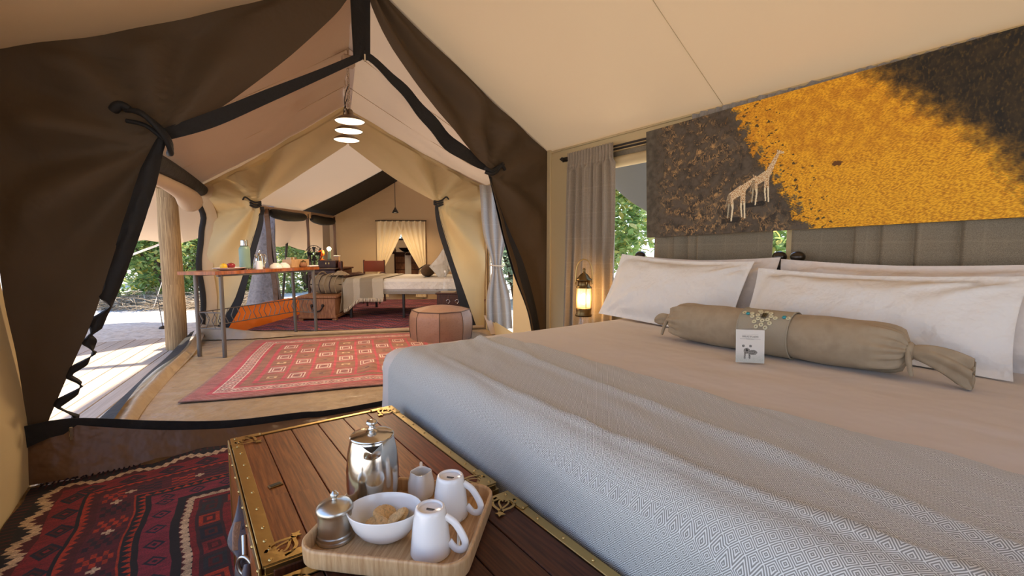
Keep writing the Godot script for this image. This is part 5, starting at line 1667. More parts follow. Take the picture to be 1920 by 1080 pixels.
func chest(n: String, label: String, z0: float, z1: float, wood: String, front: bool) -> void:
	var X0 := 0.102; var X1 := 0.648; var H := 0.5
	var t := thing(n, label, "chest", Vector3.ZERO, 0, "brass bound wooden chests at the bed's foot")
	var b := MB.new()
	b.box(Vector3((X0 + X1) / 2, 0.265, (z0 + z1) / 2), Vector3(X1 - X0 - 0.012, 0.45, absf(z1 - z0) - 0.012), 0.002)
	part("body", b, "chest_body", t)
	# planks of the lid
	var xs := [0.128, 0.194, 0.280, 0.367, 0.456, 0.545, 0.626]
	for k in 6:
		var mb := MB.new()
		mb.box(Vector3((xs[k] + xs[k + 1]) / 2, H - 0.008, (z0 + z1) / 2), Vector3(xs[k + 1] - xs[k] - 0.0022, 0.014, absf(z1 - z0) - 0.04), 0.0015)
		for i in mb.uv.size(): mb.uv[i] += Vector2(k * 0.37, k * 0.61)
		var wd := wood
		if wood == "chest_wood" and k == 5: wd = "chest_wood_red"
		part("plank", mb, wd, t)
	# boards of the side that faces the rug
	for k in 3:
		var mb := MB.new()
		mb.box(Vector3(X0 - 0.001, 0.048 + 0.144 * k + 0.071, (z0 + z1) / 2), Vector3(0.014, 0.142, absf(z1 - z0) - 0.03), 0.002)
		for i in mb.uv.size(): mb.uv[i] = Vector2(mb.uv[i].y, mb.uv[i].x) + Vector2(k * 0.4, k * 0.2)
		part("side_board", mb, "chest_wood", t)
	for k in 2:
		var mb := MB.new()
		mb.box(Vector3((X0 + X1) / 2, 0.28, [z0, z1][k]), Vector3(X1 - X0 - 0.03, 0.42, 0.012), 0.002)
		part("end_board", mb, "chest_wood_dark", t)
	# brass edges
	var e := MB.new()
	e.box(Vector3(X0 + 0.013, H - 0.001, (z0 + z1) / 2), Vector3(0.032, 0.006, absf(z1 - z0)), 0.0012)
	e.box(Vector3(X0 - 0.0075, H - 0.014, (z0 + z1) / 2), Vector3(0.004, 0.030, absf(z1 - z0)), 0.001)
	e.box(Vector3(X1 - 0.010, H - 0.001, (z0 + z1) / 2), Vector3(0.024, 0.006, absf(z1 - z0)), 0.0012)
	for k in 2:
		var sg := 1.0 if k == 0 else -1.0
		var zz: float = [z0, z1][k]
		e.box(Vector3((X0 + X1) / 2, H - 0.001, zz + sg * 0.007), Vector3(X1 - X0, 0.006, 0.016), 0.0012)
		e.box(Vector3((X0 + X1) / 2, H - 0.016, zz), Vector3(X1 - X0, 0.030, 0.005), 0.001)
		for x in [X0, X1]:
			e.box(Vector3(x + (0.008 if x < 0.3 else -0.008), 0.25, zz), Vector3(0.03, 0.47, 0.006), 0.001)
			e.box(Vector3(x - (0.008 if x < 0.3 else -0.008), 0.25, zz + sg * 0.012), Vector3(0.004, 0.47, 0.03), 0.001)
	part("brass_edge", e, "brass", t)
	for q in [[X0, z0, 1.0, 1.0], [X1, z0, -1.0, 1.0], [X0, z1, 1.0, -1.0], [X1, z1, -1.0, -1.0]]:
		var c := MB.new()
		corner_plate(c, Vector3(q[0] - 0.003 * q[2], H + 0.0015, q[1] - 0.001 * q[3]), q[2], q[3], 0.92)
		part("corner_plate", c, "brass", t, "pierced brass corner with a heart")
	var rv := MB.new()
	var dome := func(p: Vector3, bs := Basis()) -> void: rv.lathe([Vector2(0.0042, 0), Vector2(0.0038, 0.0016), Vector2(0.0022, 0.0029), Vector2(0, 0.0033)], 9, p, bs)
	var side := Basis(Vector3(0, 0, 1), Vector3(-1, 0, 0), Vector3(0, -1, 0))
	var n_r := 7
	for k in n_r + 1:
		var z: float = lerpf(z0 + 0.05, z1 - 0.05, float(k) / n_r)
		dome.call(Vector3(X0 + 0.016, H + 0.002, z))
		dome.call(Vector3(X1 - 0.010, H + 0.002, z))
		dome.call(Vector3(X0 - 0.0095, H - 0.016, z + 0.03), side)
	for q in [[0.012, 0.012], [0.085, 0.012], [0.012, 0.085]]:
		for s in [[X0, z0, 1.0, 1.0], [X1, z0, -1.0, 1.0], [X0, z1, 1.0, -1.0], [X1, z1, -1.0, -1.0]]:
			dome.call(Vector3(s[0] + q[0] * s[2], H + 0.0035, s[1] + q[1] * s[3]))
	for k in 9: dome.call(Vector3(lerpf(X0 + 0.1, X1 - 0.1, k / 8.0), H - 0.016, z1 + 0.003), Basis(Vector3(1, 0, 0), Vector3(0, 0, 1), Vector3(0, -1, 0)))
	part("rivets", rv, "brass", t, "", "stuff")
	if not front: return
	var pl := MB.new()
	var pb := Basis(Vector3.UP, 0.20)
	pl.box(Vector3(0.172, H + 0.001, -1.303), Vector3(0.034, 0.003, 0.020), 0.001, pb)
	var npl := part("name_plate", pl, "brass_dark", t, "small engraved metal plate")
	pl = MB.new()
	pl.box(Vector3(0.172, H + 0.0028, -1.303), Vector3(0.026, 0.001, 0.013), 0.0004, pb)
	part("plate_inset", pl, "iron_dark", npl)
	# leather strap with its keeper and buckle hanging on the side
	var leaf := func(l: Array, r: Array, bulge: float) -> MB:   # a strap between its two edges, bowed outward
		var mb := MB.new()
		var A := bent(l, 24); var B := bent(r, 24)
		mb.sheet(6, 24, func(a, b):
			var p: Vector3 = A[clampi(int(round(b * 24)), 0, 24)].lerp(B[clampi(int(round(b * 24)), 0, 24)], a)
			return p + Vector3(-bulge, 0.3 * bulge, bulge * 0.3) * sin(PI * a), 0.005)
		return mb
	part("leather_strap", leaf.call([Vector3(0.094, 0.484, -1.335), Vector3(0.074, 0.452, -1.285), Vector3(0.056, 0.415, -1.246), Vector3(0.077, 0.385, -1.207)], [Vector3(0.098, 0.485, -1.328), Vector3(0.098, 0.462, -1.272), Vector3(0.094, 0.425, -1.228), Vector3(0.084, 0.384, -1.201)], 0.006), "leather_dark", t, "pointed dark leather strap with a keeper")
	part("keeper", leaf.call([Vector3(0.080, 0.449, -1.268), Vector3(0.071, 0.432, -1.250), Vector3(0.070, 0.405, -1.226)], [Vector3(0.092, 0.452, -1.262), Vector3(0.088, 0.434, -1.243), Vector3(0.082, 0.405, -1.218)], 0.012), "leather", t)
	part("leather_strap", leaf.call([Vector3(0.072, 0.392, -1.215), Vector3(0.064, 0.355, -1.195), Vector3(0.066, 0.25, -1.18)], [Vector3(0.094, 0.390, -1.200), Vector3(0.096, 0.35, -1.175), Vector3(0.096, 0.25, -1.16)], 0.006), "leather_dark", t)
	var st := MB.new()
	var ring := []
	for k in 25: ring.append(Vector3(0.084 + 0.012 * cos(TAU * k / 24.0), 0.388 + 0.022 * sin(TAU * k / 24.0), -1.175 + 0.014 * cos(TAU * k / 24.0)))
	st.tube(ring, 0.0045, 8, false)
	st.tube([Vector3(0.088, 0.44, -1.215), Vector3(0.086, 0.405, -1.185)], 0.006, 8)
	part("buckle", st, "pewter", t)
	st = MB.new()
	st.tube(bent([Vector3(0.090, 0.395, -1.165), Vector3(0.082, 0.36, -1.145), Vector3(0.075, 0.28, -1.13), Vector3(0.085, 0.20, -1.12)], 12), [0.009, 0.010, 0.011, 0.011, 0.012, 0.012, 0.012, 0.012, 0.012, 0.011, 0.011, 0.010, 0.010], 8)
	part("handle", st, "leather_dark", t)

func rounded(w: float, h: float, r: float, n := 8) -> PackedVector2Array:
	var o := PackedVector2Array()
	for c in 4:
		var cx: float = (w / 2 - r) * [1, -1, -1, 1][c]
		var cy: float = (h / 2 - r) * [1, 1, -1, -1][c]
		for k in n + 1:
			var a := PI / 2 * (c + float(k) / n)
			o.append(Vector2(cx + cos(a) * r, cy + sin(a) * r))
	return o

func mug(label: String, at: Vector3, turn: float) -> void:   # standing upside down
	var t := thing("mug", label, "mug", at, turn, "upturned white mugs on the tray")
	var m := MB.new()
	m.lathe([Vector2(0.0375, 0.001), Vector2(0.0395, 0.0), Vector2(0.041, 0.003), Vector2(0.0395, 0.02), Vector2(0.0355, 0.06), Vector2(0.031, 0.088), Vector2(0.0295, 0.0935), Vector2(0.0272, 0.0955), Vector2(0.0245, 0.0955), Vector2(0.0232, 0.0935), Vector2(0.0228, 0.0895), Vector2(0.0, 0.0885)], 40)
	m.lathe([Vector2(0.0, 0.080), Vector2(0.028, 0.078), Vector2(0.033, 0.055), Vector2(0.0370, 0.02), Vector2(0.0375, 0.001)], 32)
	part("body", m, "porcelain", t)
	m = MB.new()
	m.tube(bent([Vector3(0.031, 0.078, 0), Vector3(0.050, 0.066, 0), Vector3(0.066, 0.042, 0), Vector3(0.072, 0.024, 0), Vector3(0.066, 0.012, 0), Vector3(0.052, 0.012, 0), Vector3(0.038, 0.026, 0)], 24), 0.0058, 10, true, 1.35)
	part("handle", m, "porcelain", t)
	m = MB.new()
	for k in 7: m.box(Vector3(-0.0075 + k * 0.0025, 0.0892, -0.001), Vector3(0.0017, 0.0006, 0.0042), 0.0)
	m.box(Vector3(0, 0.0892, 0.0032), Vector3(0.014, 0.0006, 0.0008), 0.0)
	part("stamp", m, "print_ink", t, "small dark maker's stamp").rotation_degrees.y = -turn - 50.0

func chests_and_tray() -> void:
	chest("chest", "brass bound wooden chest with a small metal plate on its lid, left of the bed", -1.712, -0.967, "chest_wood", true)
	chest("chest", "darker brass bound chest nearest the camera, below the tray's right corner", -0.914, -0.20, "chest_wood_dark", false)
	var O := Vector3(0.373, 0.5025, -0.912)
	var tr := thing("tray", "rounded bamboo tray across the two chests", "tray", O, -45.0)
	var W := 0.345; var D := 0.30
	var m := MB.new()
	m.slab(rounded(W - 0.014, D - 0.014, 0.042), 0.010, Vector3.ZERO)
	part("base", m, "bamboo", tr)
	m = MB.new()
	var prof := [Vector2(-0.010, 0.008), Vector2(-0.0085, 0.036), Vector2(-0.006, 0.040), Vector2(-0.002, 0.041), Vector2(0.0005, 0.039), Vector2(0.001, 0.034), Vector2(-0.001, 0.004), Vector2(-0.004, 0.0)]
	var n_c := 36
	m.grid(n_c, 7, func(a, b):
		var q: Vector2 = prof[int(round(b * 7))]
		var i := int(round(a * n_c)) % n_c
		var ring := rounded(W + 2.0 * q.x, D + 2.0 * q.x, 0.048 + q.x, 8)
		return Vector3(ring[i].x, q.y, ring[i].y), 1.2, 0.05)
	part("rim", m, "bamboo_rim", tr)
	var y := 0.5125
	# coffee pot
	var p := thing("coffee_pot", "tall polished steel coffee pot with knobbed lid on the tray", "coffee pot", Vector3(0.345, y, -1.040), -20.0)
	p.scale = Vector3(1.0, 0.95, 1.0)
	m = MB.new()
	m.lathe([Vector2(0, 0), Vector2(0.052, 0.0), Vector2(0.055, 0.003), Vector2(0.0585, 0.03), Vector2(0.0605, 0.065), Vector2(0.0600, 0.10), Vector2(0.0565, 0.14), Vector2(0.0510, 0.168), Vector2(0.0480, 0.178)], 48)
	m.lathe([Vector2(0.0465, 0.178), Vector2(0.049, 0.165), Vector2(0.054, 0.14)], 48)
	part("body", m, "steel", p)
	m = MB.new()      # spout that points to the front left of the tray: local -x turned by the node
	m.grid(20, 12, func(a, b):
		var an: float = lerpf(-1.0, 1.0, a)
		var r0: float = lerpf(0.0562, 0.0486, b)
		var out: float = 0.019 * pow(1.0 - absf(an), 1.1) * smoothstep(0.0, 1.0, b)
		return Vector3(sin(an * 0.5) * r0, 0.138 + (0.038 - 0.012 * pow(1.0 - absf(an), 0.8)) * b, cos(an * 0.5) * r0 + out))
	part("spout", m, "steel", p)
	m = MB.new()
	m.grid(20, 3, func(a, b):
		var an: float = lerpf(-0.97, 0.97, a)
		var o: float = lerpf(0.0, 0.0175 * pow(1.0 - absf(an), 1.1), b)
		return Vector3(sin(an * 0.5) * 0.0478, 0.1735 - 0.010 * pow(1.0 - absf(an), 0.8) * b, cos(an * 0.5) * 0.0478 + o))
	part("spout_opening", m, "iron_dark", p)
	m = MB.new()
	m.lathe([Vector2(0.046, 0.174), Vector2(0.0505, 0.178), Vector2(0.051, 0.181), Vector2(0.048, 0.1845), Vector2(0.035, 0.189), Vector2(0.018, 0.1925), Vector2(0.009, 0.194), Vector2(0.0075, 0.199), Vector2(0.0065, 0.205), Vector2(0.009, 0.208), Vector2(0.0125, 0.210), Vector2(0.0135, 0.214), Vector2(0.011, 0.218), Vector2(0.006, 0.220), Vector2(0.0, 0.2205)], 40)
	part("lid", m, "steel", p)
	m = MB.new()
	m.tube(bent([Vector3(0.0, 0.165, -0.05), Vector3(0.0, 0.168, -0.085), Vector3(0, 0.12, -0.098), Vector3(0, 0.06, -0.085), Vector3(0, 0.045, -0.058)], 20), 0.006, 10)
	part("handle", m, "steel", p)
	# sugar pot
	p = thing("sugar_pot", "small lidded pewter pot at the tray's left corner", "pot", Vector3(0.236, y, -0.962))
	m = MB.new()
	m.lathe([Vector2(0, 0), Vector2(0.038, 0), Vector2(0.0395, 0.003), Vector2(0.038, 0.008), Vector2(0.0365, 0.010), Vector2(0.0375, 0.013), Vector2(0.0360, 0.016), Vector2(0.0345, 0.019), Vector2(0.0345, 0.055), Vector2(0.0352, 0.058), Vector2(0.0352, 0.062)], 36)
	part("body", m, "pewter", p)
	m = MB.new()
	m.lathe([Vector2(0.0358, 0.0605), Vector2(0.0375, 0.0625), Vector2(0.0375, 0.068), Vector2(0.0355, 0.071), Vector2(0.032, 0.0755), Vector2(0.024, 0.080), Vector2(0.013, 0.0835), Vector2(0.006, 0.085), Vector2(0.0045, 0.088), Vector2(0.0055, 0.090), Vector2(0.0085, 0.093), Vector2(0.0085, 0.097), Vector2(0.005, 0.100), Vector2(0.004, 0.103), Vector2(0, 0.104)], 36)
	part("lid", m, "pewter", p)
	# bowl
	p = thing("bowl", "white oval bowl of biscuits on the tray", "bowl", Vector3(0.322, y, -0.902), -35.0)
	m = MB.new()
	m.lathe([Vector2(0, 0.002), Vector2(0.030, 0.0), Vector2(0.034, 0.002), Vector2(0.050, 0.014), Vector2(0.062, 0.032), Vector2(0.069, 0.052), Vector2(0.0725, 0.064), Vector2(0.0718, 0.066), Vector2(0.070, 0.0655), Vector2(0.0665, 0.052), Vector2(0.059, 0.033), Vector2(0.046, 0.016), Vector2(0.03, 0.007), Vector2(0, 0.006)], 48, Vector3.ZERO, Basis(), 1.08, 0.86)
	part("body", m, "porcelain", p)
	# biscuits
	var q := [[0.0, 0.022, 0.012, 20, 8, 0], [-0.022, 0.036, 0.006, -38, 24, 12], [0.026, 0.034, 0.004, 42, -20, 10], [0.006, 0.042, -0.012, 10, 34, -16], [0.012, 0.046, 0.020, -20, -12, 34]]
	var names := ["pale ridged biscuit at the bottom of the white bowl", "ridged biscuit at the left of the white bowl, largest in view", "golden biscuit leaning on the right of the white bowl", "golden biscuit at the back of the white bowl", "broken edged biscuit in front at the right of the white bowl"]
	for k in 5:
		m = MB.new()
		m.grid(32, 10, func(a, b):
			var an: float = a * TAU
			var ph: float = -PI / 2 + PI * b
			var r: float = 0.0255 * pow(cos(ph), 0.55) * (1.0 + 0.05 * sin(an * 3.0 + k * 2.0) + (0.08 * nz(an * 2.0, k * 3.0) if k > 2 else 0.0))
			var yy: float = 0.0058 * sin(ph) + (0.0012 * sin(r * cos(an) * 900.0) if sin(ph) > 0.2 else 0.0)
			return Vector3(cos(an) * r * 1.18, yy, -sin(an) * r * 0.92))
		var o := solo("biscuit", m, "biscuit", names[k], "biscuit", "biscuits in the white bowl", Vector3(0.322, y, -0.902) + Vector3(q[k][0], q[k][1], q[k][2]))
		o.rotation_degrees = Vector3(q[k][4], q[k][3], q[k][5])
	# jug
	p = thing("milk_jug", "small white square milk jug behind the upturned mugs", "jug", Vector3(0.452, y, -1.004), 20.0)
	m = MB.new()
	var jp := [Vector2(0, 0), Vector2(0.020, 0), Vector2(0.025, 0.003), Vector2(0.0285, 0.02), Vector2(0.0275, 0.04), Vector2(0.0235, 0.058), Vector2(0.0225, 0.066), Vector2(0.0215, 0.0665), Vector2(0.0205, 0.064), Vector2(0.0215, 0.056), Vector2(0.025, 0.035), Vector2(0.022, 0.008), Vector2(0, 0.006)]
	m.grid(48, 12, func(a, b):
		var pr: Vector2 = jp[int(round(b * 12))]
		var an: float = a * TAU
		var sq: float = pr.x * (1.0 + 0.16 * pow(absf(sin(2.0 * an)), 2.0))
		var lip: float = 0.010 * smoothstep(0.05, 0.066, pr.y) * pow(maxf(cos(an - PI * 1.25), 0.0), 8.0)
		return Vector3(cos(an) * (sq + lip), pr.y + lip * 0.4, -sin(an) * (sq + lip)))
	part("body", m, "porcelain", p)
	m = MB.new()
	m.tube(bent([Vector3(0.016, 0.060, -0.016), Vector3(0.030, 0.066, -0.030), Vector3(0.036, 0.05, -0.036), Vector3(0.030, 0.025, -0.030), Vector3(0.02, 0.018, -0.02)], 16), 0.004, 8)
	part("handle", m, "porcelain", p)
	mug("white mug turned upside down at the tray's front, before the spoon", Vector3(0.380, y, -0.802), -45.0)
	mug("white mug turned upside down at the tray's right, beside the milk jug", Vector3(0.474, y, -0.893), -45.0)
	p = thing("teaspoon", "steel teaspoon lying on the tray behind the front mug", "spoon", Vector3(0.452, y + 0.003, -0.818), 62.0)
	m = MB.new()
	m.tube([Vector3(-0.05, 0.002, 0), Vector3(0.0, 0.004, 0), Vector3(0.03, 0.003, 0)], [0.005, 0.003, 0.0022], 8, true, 0.4)
	part("handle", m, "steel", p)
	m = MB.new()
	m.lathe([Vector2(0, 0), Vector2(0.008, 0.0012), Vector2(0.012, 0.004), Vector2(0.0115, 0.0045), Vector2(0.007, 0.002), Vector2(0, 0.001)], 20, Vector3(0.046, 0.0, 0), Basis(), 1.4, 0.9)
	part("bowl", m, "steel", p)

# ---------------------------------------------------------------- things in the middle tent
func pendant(label: String, at: Vector3, roof: float, group := "three shaded pendant lamps under the middle ridge") -> void:
	var t := thing("pendant_lamp", label, "pendant lamp", at, 0, group)
	var m := MB.new()
	m.lathe([Vector2(0.138, 0.0), Vector2(0.140, 0.004), Vector2(0.125, 0.020), Vector2(0.09, 0.042), Vector2(0.055, 0.058), Vector2(0.034, 0.070), Vector2(0.030, 0.10), Vector2(0.024, 0.112), Vector2(0.010, 0.118), Vector2(0, 0.118)], 36)
	m.lathe([Vector2(0.0, 0.058), Vector2(0.05, 0.054), Vector2(0.09, 0.038), Vector2(0.125, 0.016), Vector2(0.138, 0.0)], 36)
	part("shade", m, "lamp_metal", t)
	m = MB.new()
	m.lathe([Vector2(0, 0.0), Vector2(0.08, 0.001), Vector2(0.130, 0.006), Vector2(0.133, 0.010)], 36)
	part("diffuser", m, "lamp_glow", t, "glowing white disc")
	m = MB.new()
	var top := roof - at.y
	var n := int((top - 0.118) / 0.026)
	for k in n:
		var ring := []
		for i in 13:
			var v := Vector3(0.008 * cos(TAU * i / 12.0), 0.118 + 0.013 + 0.026 * k + 0.017 * sin(TAU * i / 12.0), 0)
			ring.append(v.rotated(Vector3.UP, PI / 2 * (k % 2) + 0.4))
		m.tube(ring, 0.0028, 5, false)
	part("chain", m, "chain", t)
	m = MB.new()
	m.tube(bent([Vector3(-0.02, 0.06, 0.03), Vector3(-0.05, 0.16, 0.02), Vector3(-0.03, 0.26, 0.0), Vector3(0, 0.34, 0)], 10), 0.004, 6)
	part("cord", m, "iron_dark", t)
	lamp("pendant_light", at - Vector3(0, 0.02, 0), Color("ffdcae"), LAMP_E, 0.12, true)

const LAMP_E := 1.6

func chevrons(m: MB, a: Vector3, b: Vector3, y0: float, y1: float, n: int, dirs: Array) -> void:   # wrought bars between two legs
	var r := 0.006
	m.tube([Vector3(a.x, y0, a.z), Vector3(b.x, y0, b.z)], r, 6)
	m.tube([Vector3(a.x, y1, a.z), Vector3(b.x, y1, b.z)], r, 6)
	var ym := (y0 + y1) / 2
	for k in n:
		var t := (k + 0.5) / n
		var s: float = dirs[k % dirs.size()] * 0.55 / n
		var p := a.lerp(b, clampf(t - s * 0.5, 0.0, 1.0)); var q := a.lerp(b, clampf(t + s * 0.5, 0.0, 1.0))
		m.tube([Vector3(p.x, y0, p.z), Vector3(q.x, ym, q.z), Vector3(p.x, y1, p.z)], r * 0.8, 5)

func middle_things() -> void:
	# red rug
	var rg := MB.new()
	rg.sheet(60, 60, func(a, b): return Vector3(a * 2.4 + 0.02 * sin(b * 6.0), 0.012 + 0.004 * nz(a * 7.0, b * 7.0) + 0.03 * exp(-pow((a - 0.55 - 0.03 * b) / 0.03, 2.0) - pow((b - 0.24) / 0.12, 2.0)), -b * 2.40 + 0.015 * sin(a * 9.0)), 0.008)
	for i in rg.uv.size(): rg.uv[i] = Vector2(rg.uv[i].x, 1.0 - rg.uv[i].y)
	var rt := thing("red_rug", "faded red rug with rows of pale squares on the middle tent's floor", "rug", Vector3(-0.075, 0, -4.06), -18.5)
	part("pile", rg, "rug_red", rt)
	# pendants
	var at := [Vector3(1.336, 2.322, -4.423), Vector3(1.427, 2.318, -4.766), Vector3(1.521, 2.320, -5.169)]
	for k in 3: pendant(["nearest of the three pendant lamps, its glowing disc highest in view", "middle one of the three pendant lamps", "furthest of the three pendant lamps, its glowing disc lowest in view"][k], at[k], 2.96)
	var hk := thing("lamp_block", "small canvas covered block at the ridge from which the lamp chain hangs", "bracket", Vector3(1.33, 2.86, -4.40))
	var m := MB.new()
	m.box(Vector3.ZERO, Vector3(0.11, 0.10, 0.08), 0.01)
	part("block", m, "roof_middle", hk)
	m = MB.new()
	m.tube([Vector3(0, 0.05, 0), Vector3(0, 0.13, 0)], 0.01, 6)
	part("hook", m, "chain", hk)
	# console table
	var t := thing("console_table", "narrow bar height table of live edge wood on iron legs with chevron bars", "table", Vector3(0.318, 0, -5.58), 36.0)
	m = MB.new()
	var poly := PackedVector2Array()
	for k in 25: poly.append(Vector2(lerpf(-0.085, 1.40, k / 24.0), 0.028 + 0.008 * sin(k * 0.8) + 0.006 * nz(k * 0.4, 2.0)))
	for k in 25: poly.append(Vector2(lerpf(1.40, -0.19, k / 24.0), -0.36 + 0.008 * sin(k * 0.9)))
	m.slab(poly, 0.035, Vector3(0, 0.872, 0))
	part("top", m, "table_wood", t)
	for q in [[0.0, 0.0], [-0.048, -0.295], [1.343, 0.0], [1.344, -0.34]]:
		m = MB.new()
		m.tube([Vector3(q[0], 0, q[1]), Vector3(q[0] * 0.985, 0.875, q[1])], 0.021, 12)
		part("leg", m, "iron", t)
	m = MB.new()
	for q in [[-0.04, 0.0, 1.34, 0.0], [-0.04, -0.3, 1.34, -0.33]]: m.box(Vector3((q[0] + q[2]) / 2, 0.862, (q[1] + q[3]) / 2), Vector3(q[2] - q[0], 0.02, 0.03), 0.002)
	part("apron", m, "iron", t)
	m = MB.new()
	chevrons(m, Vector3(-0.048, 0, -0.295), Vector3(0, 0, 0), 0.30, 0.47, 4, [1.0, 1.0, -1.0, -1.0])
	part("chevron_panel", m, "iron", t)
	m = MB.new()
	chevrons(m, Vector3(-0.048, 0, -0.295), Vector3(1.344, 0, -0.34), 0.30, 0.47, 18, [1.0, 1.0, 1.0, -1.0, -1.0, -1.0])
	part("chevron_panel", m, "iron", t)
	m = MB.new()
	chevrons(m, Vector3(1.344, 0, -0.34), Vector3(1.343, 0, 0), 0.30, 0.47, 4, [-1.0, -1.0, -1.0, 1.0])
	m.tube([Vector3(1.343, 0.06, 0), Vector3(1.344, 0.03, -0.2)], 0.005, 5)
	part("chevron_panel", m, "iron", t)
	var on := func(x: float, z: float) -> Vector3: return t.transform * Vector3(x, 0.9075, z)
	# plate and fruit
	var p := thing("platter", "white oval platter with two fruits at the near end of the bar table", "plate", on.call(0.215, -0.13), 36.0)
	m = MB.new()
	m.lathe([Vector2(0, 0.0), Vector2(0.10, 0), Vector2(0.11, 0.003), Vector2(0.185, 0.026), Vector2(0.188, 0.030), Vector2(0.182, 0.030), Vector2(0.11, 0.008), Vector2(0, 0.006)], 40, Vector3.ZERO, Basis(), 1.0, 0.62)
	part("dish", m, "porcelain", p)
	var fr := [["lemon", "lemon_yellow", "yellow lemon on the white platter", 0.145, 0.036], ["apple", "apple_red", "dark red apple on the white platter", 0.235, 0.040]]
	for k in 2:
		var f := thing(fr[k][0], fr[k][2], fr[k][0], on.call(fr[k][3], -0.13) + Vector3(0, 0.006, 0))
		m = MB.new()
		var pr := []
		var R: float = fr[k][4]
		for i in 17:
			var an := -PI / 2 + PI * i / 16.0
			pr.append(Vector2(maxf(cos(an), 0.0) * R * (1.0 if k == 0 else 1.04 - 0.10 * sin(an)* -1.0), R + sin(an) * R * (0.95 if k == 0 else 0.88) - (0.010 * exp(-pow(cos(an) / 0.3, 2.0)) * signf(sin(an)) if k == 1 else 0.0)))
		m.lathe(pr, 24)
		part("flesh", m, fr[k][1], f)
		m = MB.new()
		m.tube([Vector3(0, R * 1.80, 0), Vector3(0.004, R * 2.05, 0)], 0.002, 5)
		part("stalk", m, "bark_brown", f)
	# flask
	p = thing("flask", "pale green vacuum flask with steel cup on the bar table", "flask", on.call(0.43, -0.15))
	m = MB.new()
	m.lathe([Vector2(0, 0.012), Vector2(0.056, 0.012), Vector2(0.057, 0.02), Vector2(0.057, 0.225), Vector2(0.053, 0.243), Vector2(0.043, 0.256), Vector2(0.041, 0.262), Vector2(0, 0.262)], 32)
	part("body", m, "green_enamel", p)
	m = MB.new()
	m.lathe([Vector2(0, 0.0), Vector2(0.055, 0.0), Vector2(0.056, 0.012), Vector2(0, 0.012)], 32)
	m.lathe([Vector2(0.036, 0.268), Vector2(0.038, 0.27), Vector2(0.036, 0.325), Vector2(0.033, 0.333), Vector2(0, 0.335)], 32)
	part("cup", m, "steel", p, "steel cup and base")
	m = MB.new()
	m.lathe([Vector2(0.040, 0.26), Vector2(0.043, 0.263), Vector2(0.040, 0.269), Vector2(0, 0.269)], 24)
	part("collar", m, "iron_dark", p)
	p = thing("cup", "white cup turned upside down beside the green flask", "cup", on.call(0.535, -0.06))
	m = MB.new()
	m.lathe([Vector2(0.038, 0.0), Vector2(0.041, 0.002), Vector2(0.034, 0.088), Vector2(0.03, 0.096), Vector2(0, 0.096)], 28)
	m.lathe([Vector2(0, 0.088), Vector2(0.03, 0.086), Vector2(0.038, 0.0)], 28)
	part("body", m, "porcelain", p)
	p = thing("steel_jug", "silver coffee jug with curved handle on the bar table", "jug", on.call(0.64, -0.16), 36.0)
	m = MB.new()
	m.lathe([Vector2(0, 0), Vector2(0.05, 0), Vector2(0.055, 0.01), Vector2(0.057, 0.05), Vector2(0.050, 0.10), Vector2(0.040, 0.15), Vector2(0.039, 0.165), Vector2(0.03, 0.175), Vector2(0.008, 0.18), Vector2(0.006, 0.195), Vector2(0.011, 0.20), Vector2(0.009, 0.215), Vector2(0, 0.217)], 32)
	part("body", m, "steel", p)
	m = MB.new()
	m.tube(bent([Vector3(0.038, 0.155, 0), Vector3(0.075, 0.165, 0), Vector3(0.090, 0.13, 0), Vector3(0.080, 0.07, 0), Vector3(0.055, 0.045, 0)], 18), 0.008, 8)
	part("handle", m, "steel", p)
	m = MB.new()
	m.tube(bent([Vector3(-0.035, 0.13, 0), Vector3(-0.055, 0.16, 0), Vector3(-0.060, 0.168, 0)], 6), [0.016, 0.014, 0.013, 0.011, 0.010, 0.009, 0.008], 8)
	part("spout", m, "steel", p)
	for k in 2:
		p = thing("white_bowl", ["upturned white bowl next to the silver jug on the bar table", "upturned white bowl next to the wooden caddy on the bar table"][k], "bowl", on.call([0.80, 0.96][k], [-0.08, -0.12][k]), 0, "upturned bowls on the bar table")
		m = MB.new()
		m.lathe([Vector2(0.072, 0), Vector2(0.074, 0.002), Vector2(0.070, 0.025), Vector2(0.055, 0.046), Vector2(0.034, 0.057), Vector2(0.032, 0.064), Vector2(0.028, 0.064), Vector2(0.026, 0.060), Vector2(0, 0.060)], 32)
		m.lathe([Vector2(0, 0.05), Vector2(0.05, 0.042), Vector2(0.066, 0.022), Vector2(0.072, 0)], 32)
		part("body", m, "porcelain", p)
	p = thing("wooden_caddy", "pale wooden caddy of small packets at the bar table's far end", "box", on.call(1.20, -0.16), 36.0)
	for q in [[0, 0.05, 0.07, 0.30, 0.10, 0.01], [0, 0.05, -0.07, 0.30, 0.10, 0.01]]:
		m = MB.new(); m.box(Vector3(q[0], q[1], q[2]), Vector3(q[3], q[4], q[5]), 0.002); part("side", m, "bamboo_rim", p)
	for x in [-0.145, 0.0, 0.145]:
		m = MB.new(); m.box(Vector3(x, 0.05, 0), Vector3(0.01, 0.10, 0.13), 0.002); part("divider", m, "bamboo_rim", p)
	m = MB.new(); m.box(Vector3(0, 0.005, 0), Vector3(0.29, 0.01, 0.13), 0.001); part("bottom", m, "bamboo_rim", p)
